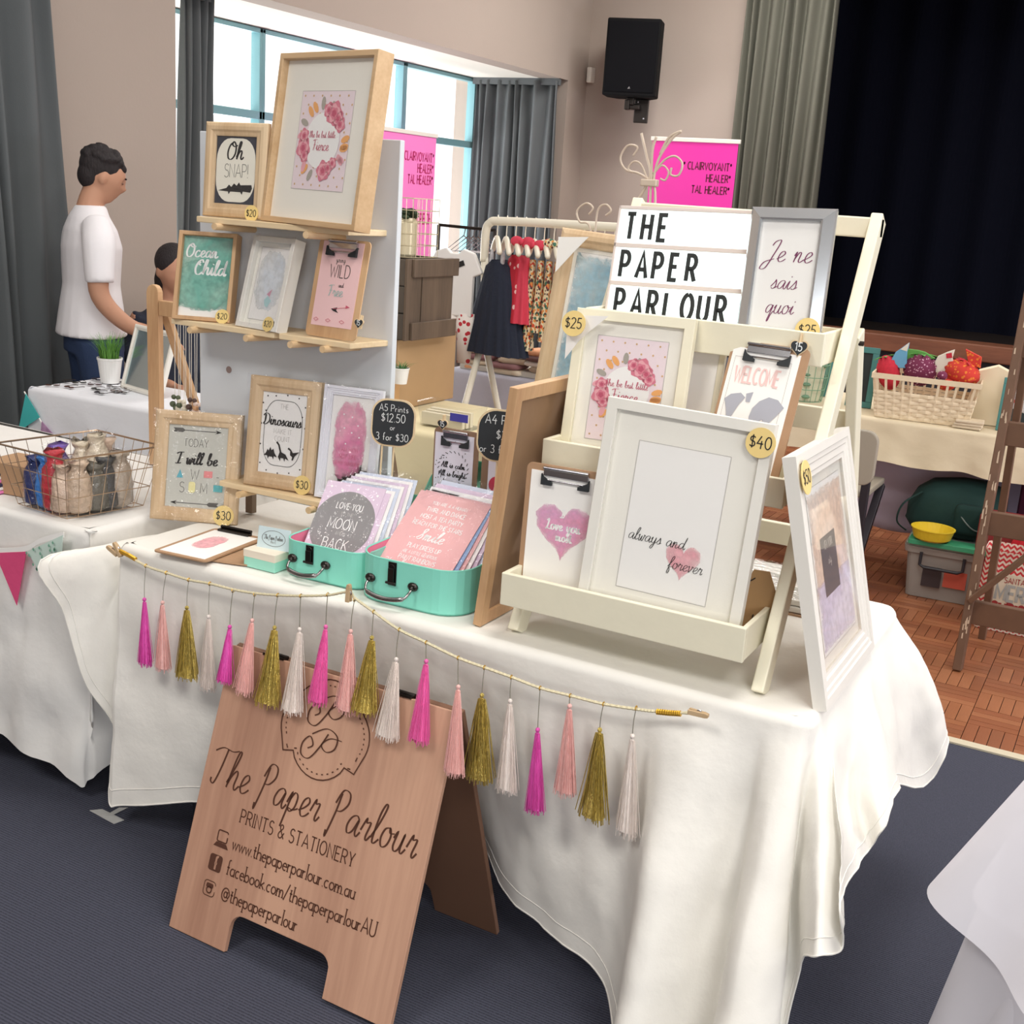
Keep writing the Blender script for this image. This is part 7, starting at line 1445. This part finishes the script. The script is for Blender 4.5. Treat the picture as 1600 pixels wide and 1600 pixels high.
# ------------------------------------------------------------------ peeling brown step ladder at the right edge
lw_ = mat('ladder_brown', (104, 74, 54), .6, var=.25, vs=14); flake = mat('bare_flake', (206, 184, 160), .8)
t = thing('step_ladder', 'old brown wooden ladder with peeling paint at the right edge', 'ladder', (0, 0, 0))
LY = 4.50
f0 = at(1496, 1046, Z=.0); LY = f0.y
tp = at(1606, 470, Y=LY + .30)
ft = Vector((f0.x, f0.y, 0)); dv = (tp - ft); dv = dv / dv.z
def lp(z): return ft + dv * z
rail = obj('rail', MB().hexa(lp(0), lp(1.5), .032, .07), lw_, t, bevel=.003)
ft2 = ft + Vector((.62, 0.02, 0)); r2 = obj('rail', MB().hexa(ft2, ft2 + Vector((-dv.x + .04, dv.y, 1)) * 1.5, .032, .07), lw_, t, bevel=.003)
for z in (.22, .55, .88, 1.2):
    a = lp(z) + Vector((.012, 0, 0)); b_ = ft2 + Vector((-dv.x + .04, dv.y, 1)) * z; obj('tread', MB().hexa(a, b_, .09, .03, (0, 0, 1)), lw_, t, bevel=.003)
obj('brace', MB().hexa(lp(.27) + Vector((0, -.04, 0)), lp(.27) + Vector((.50, -.04, .62)), .02, .055), lw_, t, bevel=.003)
obj('rear_leg', MB().hexa(lp(1.4) + Vector((.02, .03, 0)), Vector((f0.x + .03, f0.y + .44, 0)), .028, .045), lw_, t, bevel=.003)
mb = MB(); rnd = random.Random(12)
for i in range(34):
    z = rnd.uniform(.12, 1.3); c = lp(z) + Vector((rnd.uniform(-.012, .014), -.0365, 0)); hh = rnd.uniform(.006, .045); w_ = rnd.uniform(.0012, .0034)
    mb.add([(c.x - w_, c.y, c.z - hh), (c.x + w_, c.y, c.z - hh * .7), (c.x + w_ * .6 + dv.x * hh, c.y + .0, c.z + hh), (c.x - w_ * .8 + dv.x * hh, c.y, c.z + hh * .8)], [(0, 1, 2, 3)])
obj('bare_patches', mb, flake, rail, solid=.0015, kind='stuff')
# ------------------------------------------------------------------ tulle dress at the right bottom corner
tul, nt, b = newmat('white_tulle'); N = nt.nodes; L = nt.links; b.inputs['Base Color'].default_value = (*lin((236, 234, 242)), 1); b.inputs['Roughness'].default_value = .9; b.inputs['Alpha'].default_value = .78
tul2 = mat('white_satin', (240, 240, 248), .6, bump=.1, bs=6)
t = thing('tulle_dress', 'white layered tulle dress at the bottom right corner', 'dress', (.145, 1.93, -.0)); DZ = -.055
def layer(name, zt_, zb, rt, rb, m, k=11, seed=0, amp=.05, ox=0):
    def fn(u, v):
        a = 2 * PI * u; r = lerp(rt, rb, v ** .85); q = 1 + amp * v * (math.sin(a * k + seed) + .5 * math.sin(a * 5 + seed * 2)); return (ox * v + r * q * math.cos(a), r * q * math.sin(a), lerp(zt_, zb, v) + DZ * min(1, (1.3 - lerp(zt_, zb, v)) * 3) * (zb > .13) + .02 * v * math.sin(a * k * .5 + seed))
    return obj(name, MB().grid(fn, 160, 18), m, t, smooth=True)
obj('bodice', MB().rings([[(r * math.cos(2 * PI * q / 40), r * .78 * math.sin(2 * PI * q / 40), z) for q in range(40)] for r, z in ((.105, .90), (.10, .95), (.112, 1.02), (.142, 1.12), (.150, 1.17), (.138, 1.22), (.130, 1.225), (.02, 1.21))]), tul2, t, smooth=True)
for sx_ in (-1, 1): obj('strap', MB().tube(catmull([(sx_ * .10, -.09, 1.21), (sx_ * .105, -.05, 1.30), (sx_ * .10, .05, 1.30), (sx_ * .095, .09, 1.21)], 5), .009, 6, flat=.4), tul2, t)
layer('overlay', .97, .63, .105, .235, tul2, 6, 1, .06); layer('tulle_layer', .97, .60, .11, .30, tul, 7, 2, .06)
layer('tulle_layer', .85, .30, .15, .27, tul, 9, 3, .06); layer('underskirt', .9, .12, .12, .25, tul2, 10, 4, .05); layer('tulle_layer', .7, .10, .20, .30, tul, 8, 5, .06)
obj('stand_pole', MB().tube([(0, 0, 0), (0, 0, 1.3)], .012, 8).lathe([(.16, 0), (.16, .012), (.02, .02)], n=24), chrome, t)
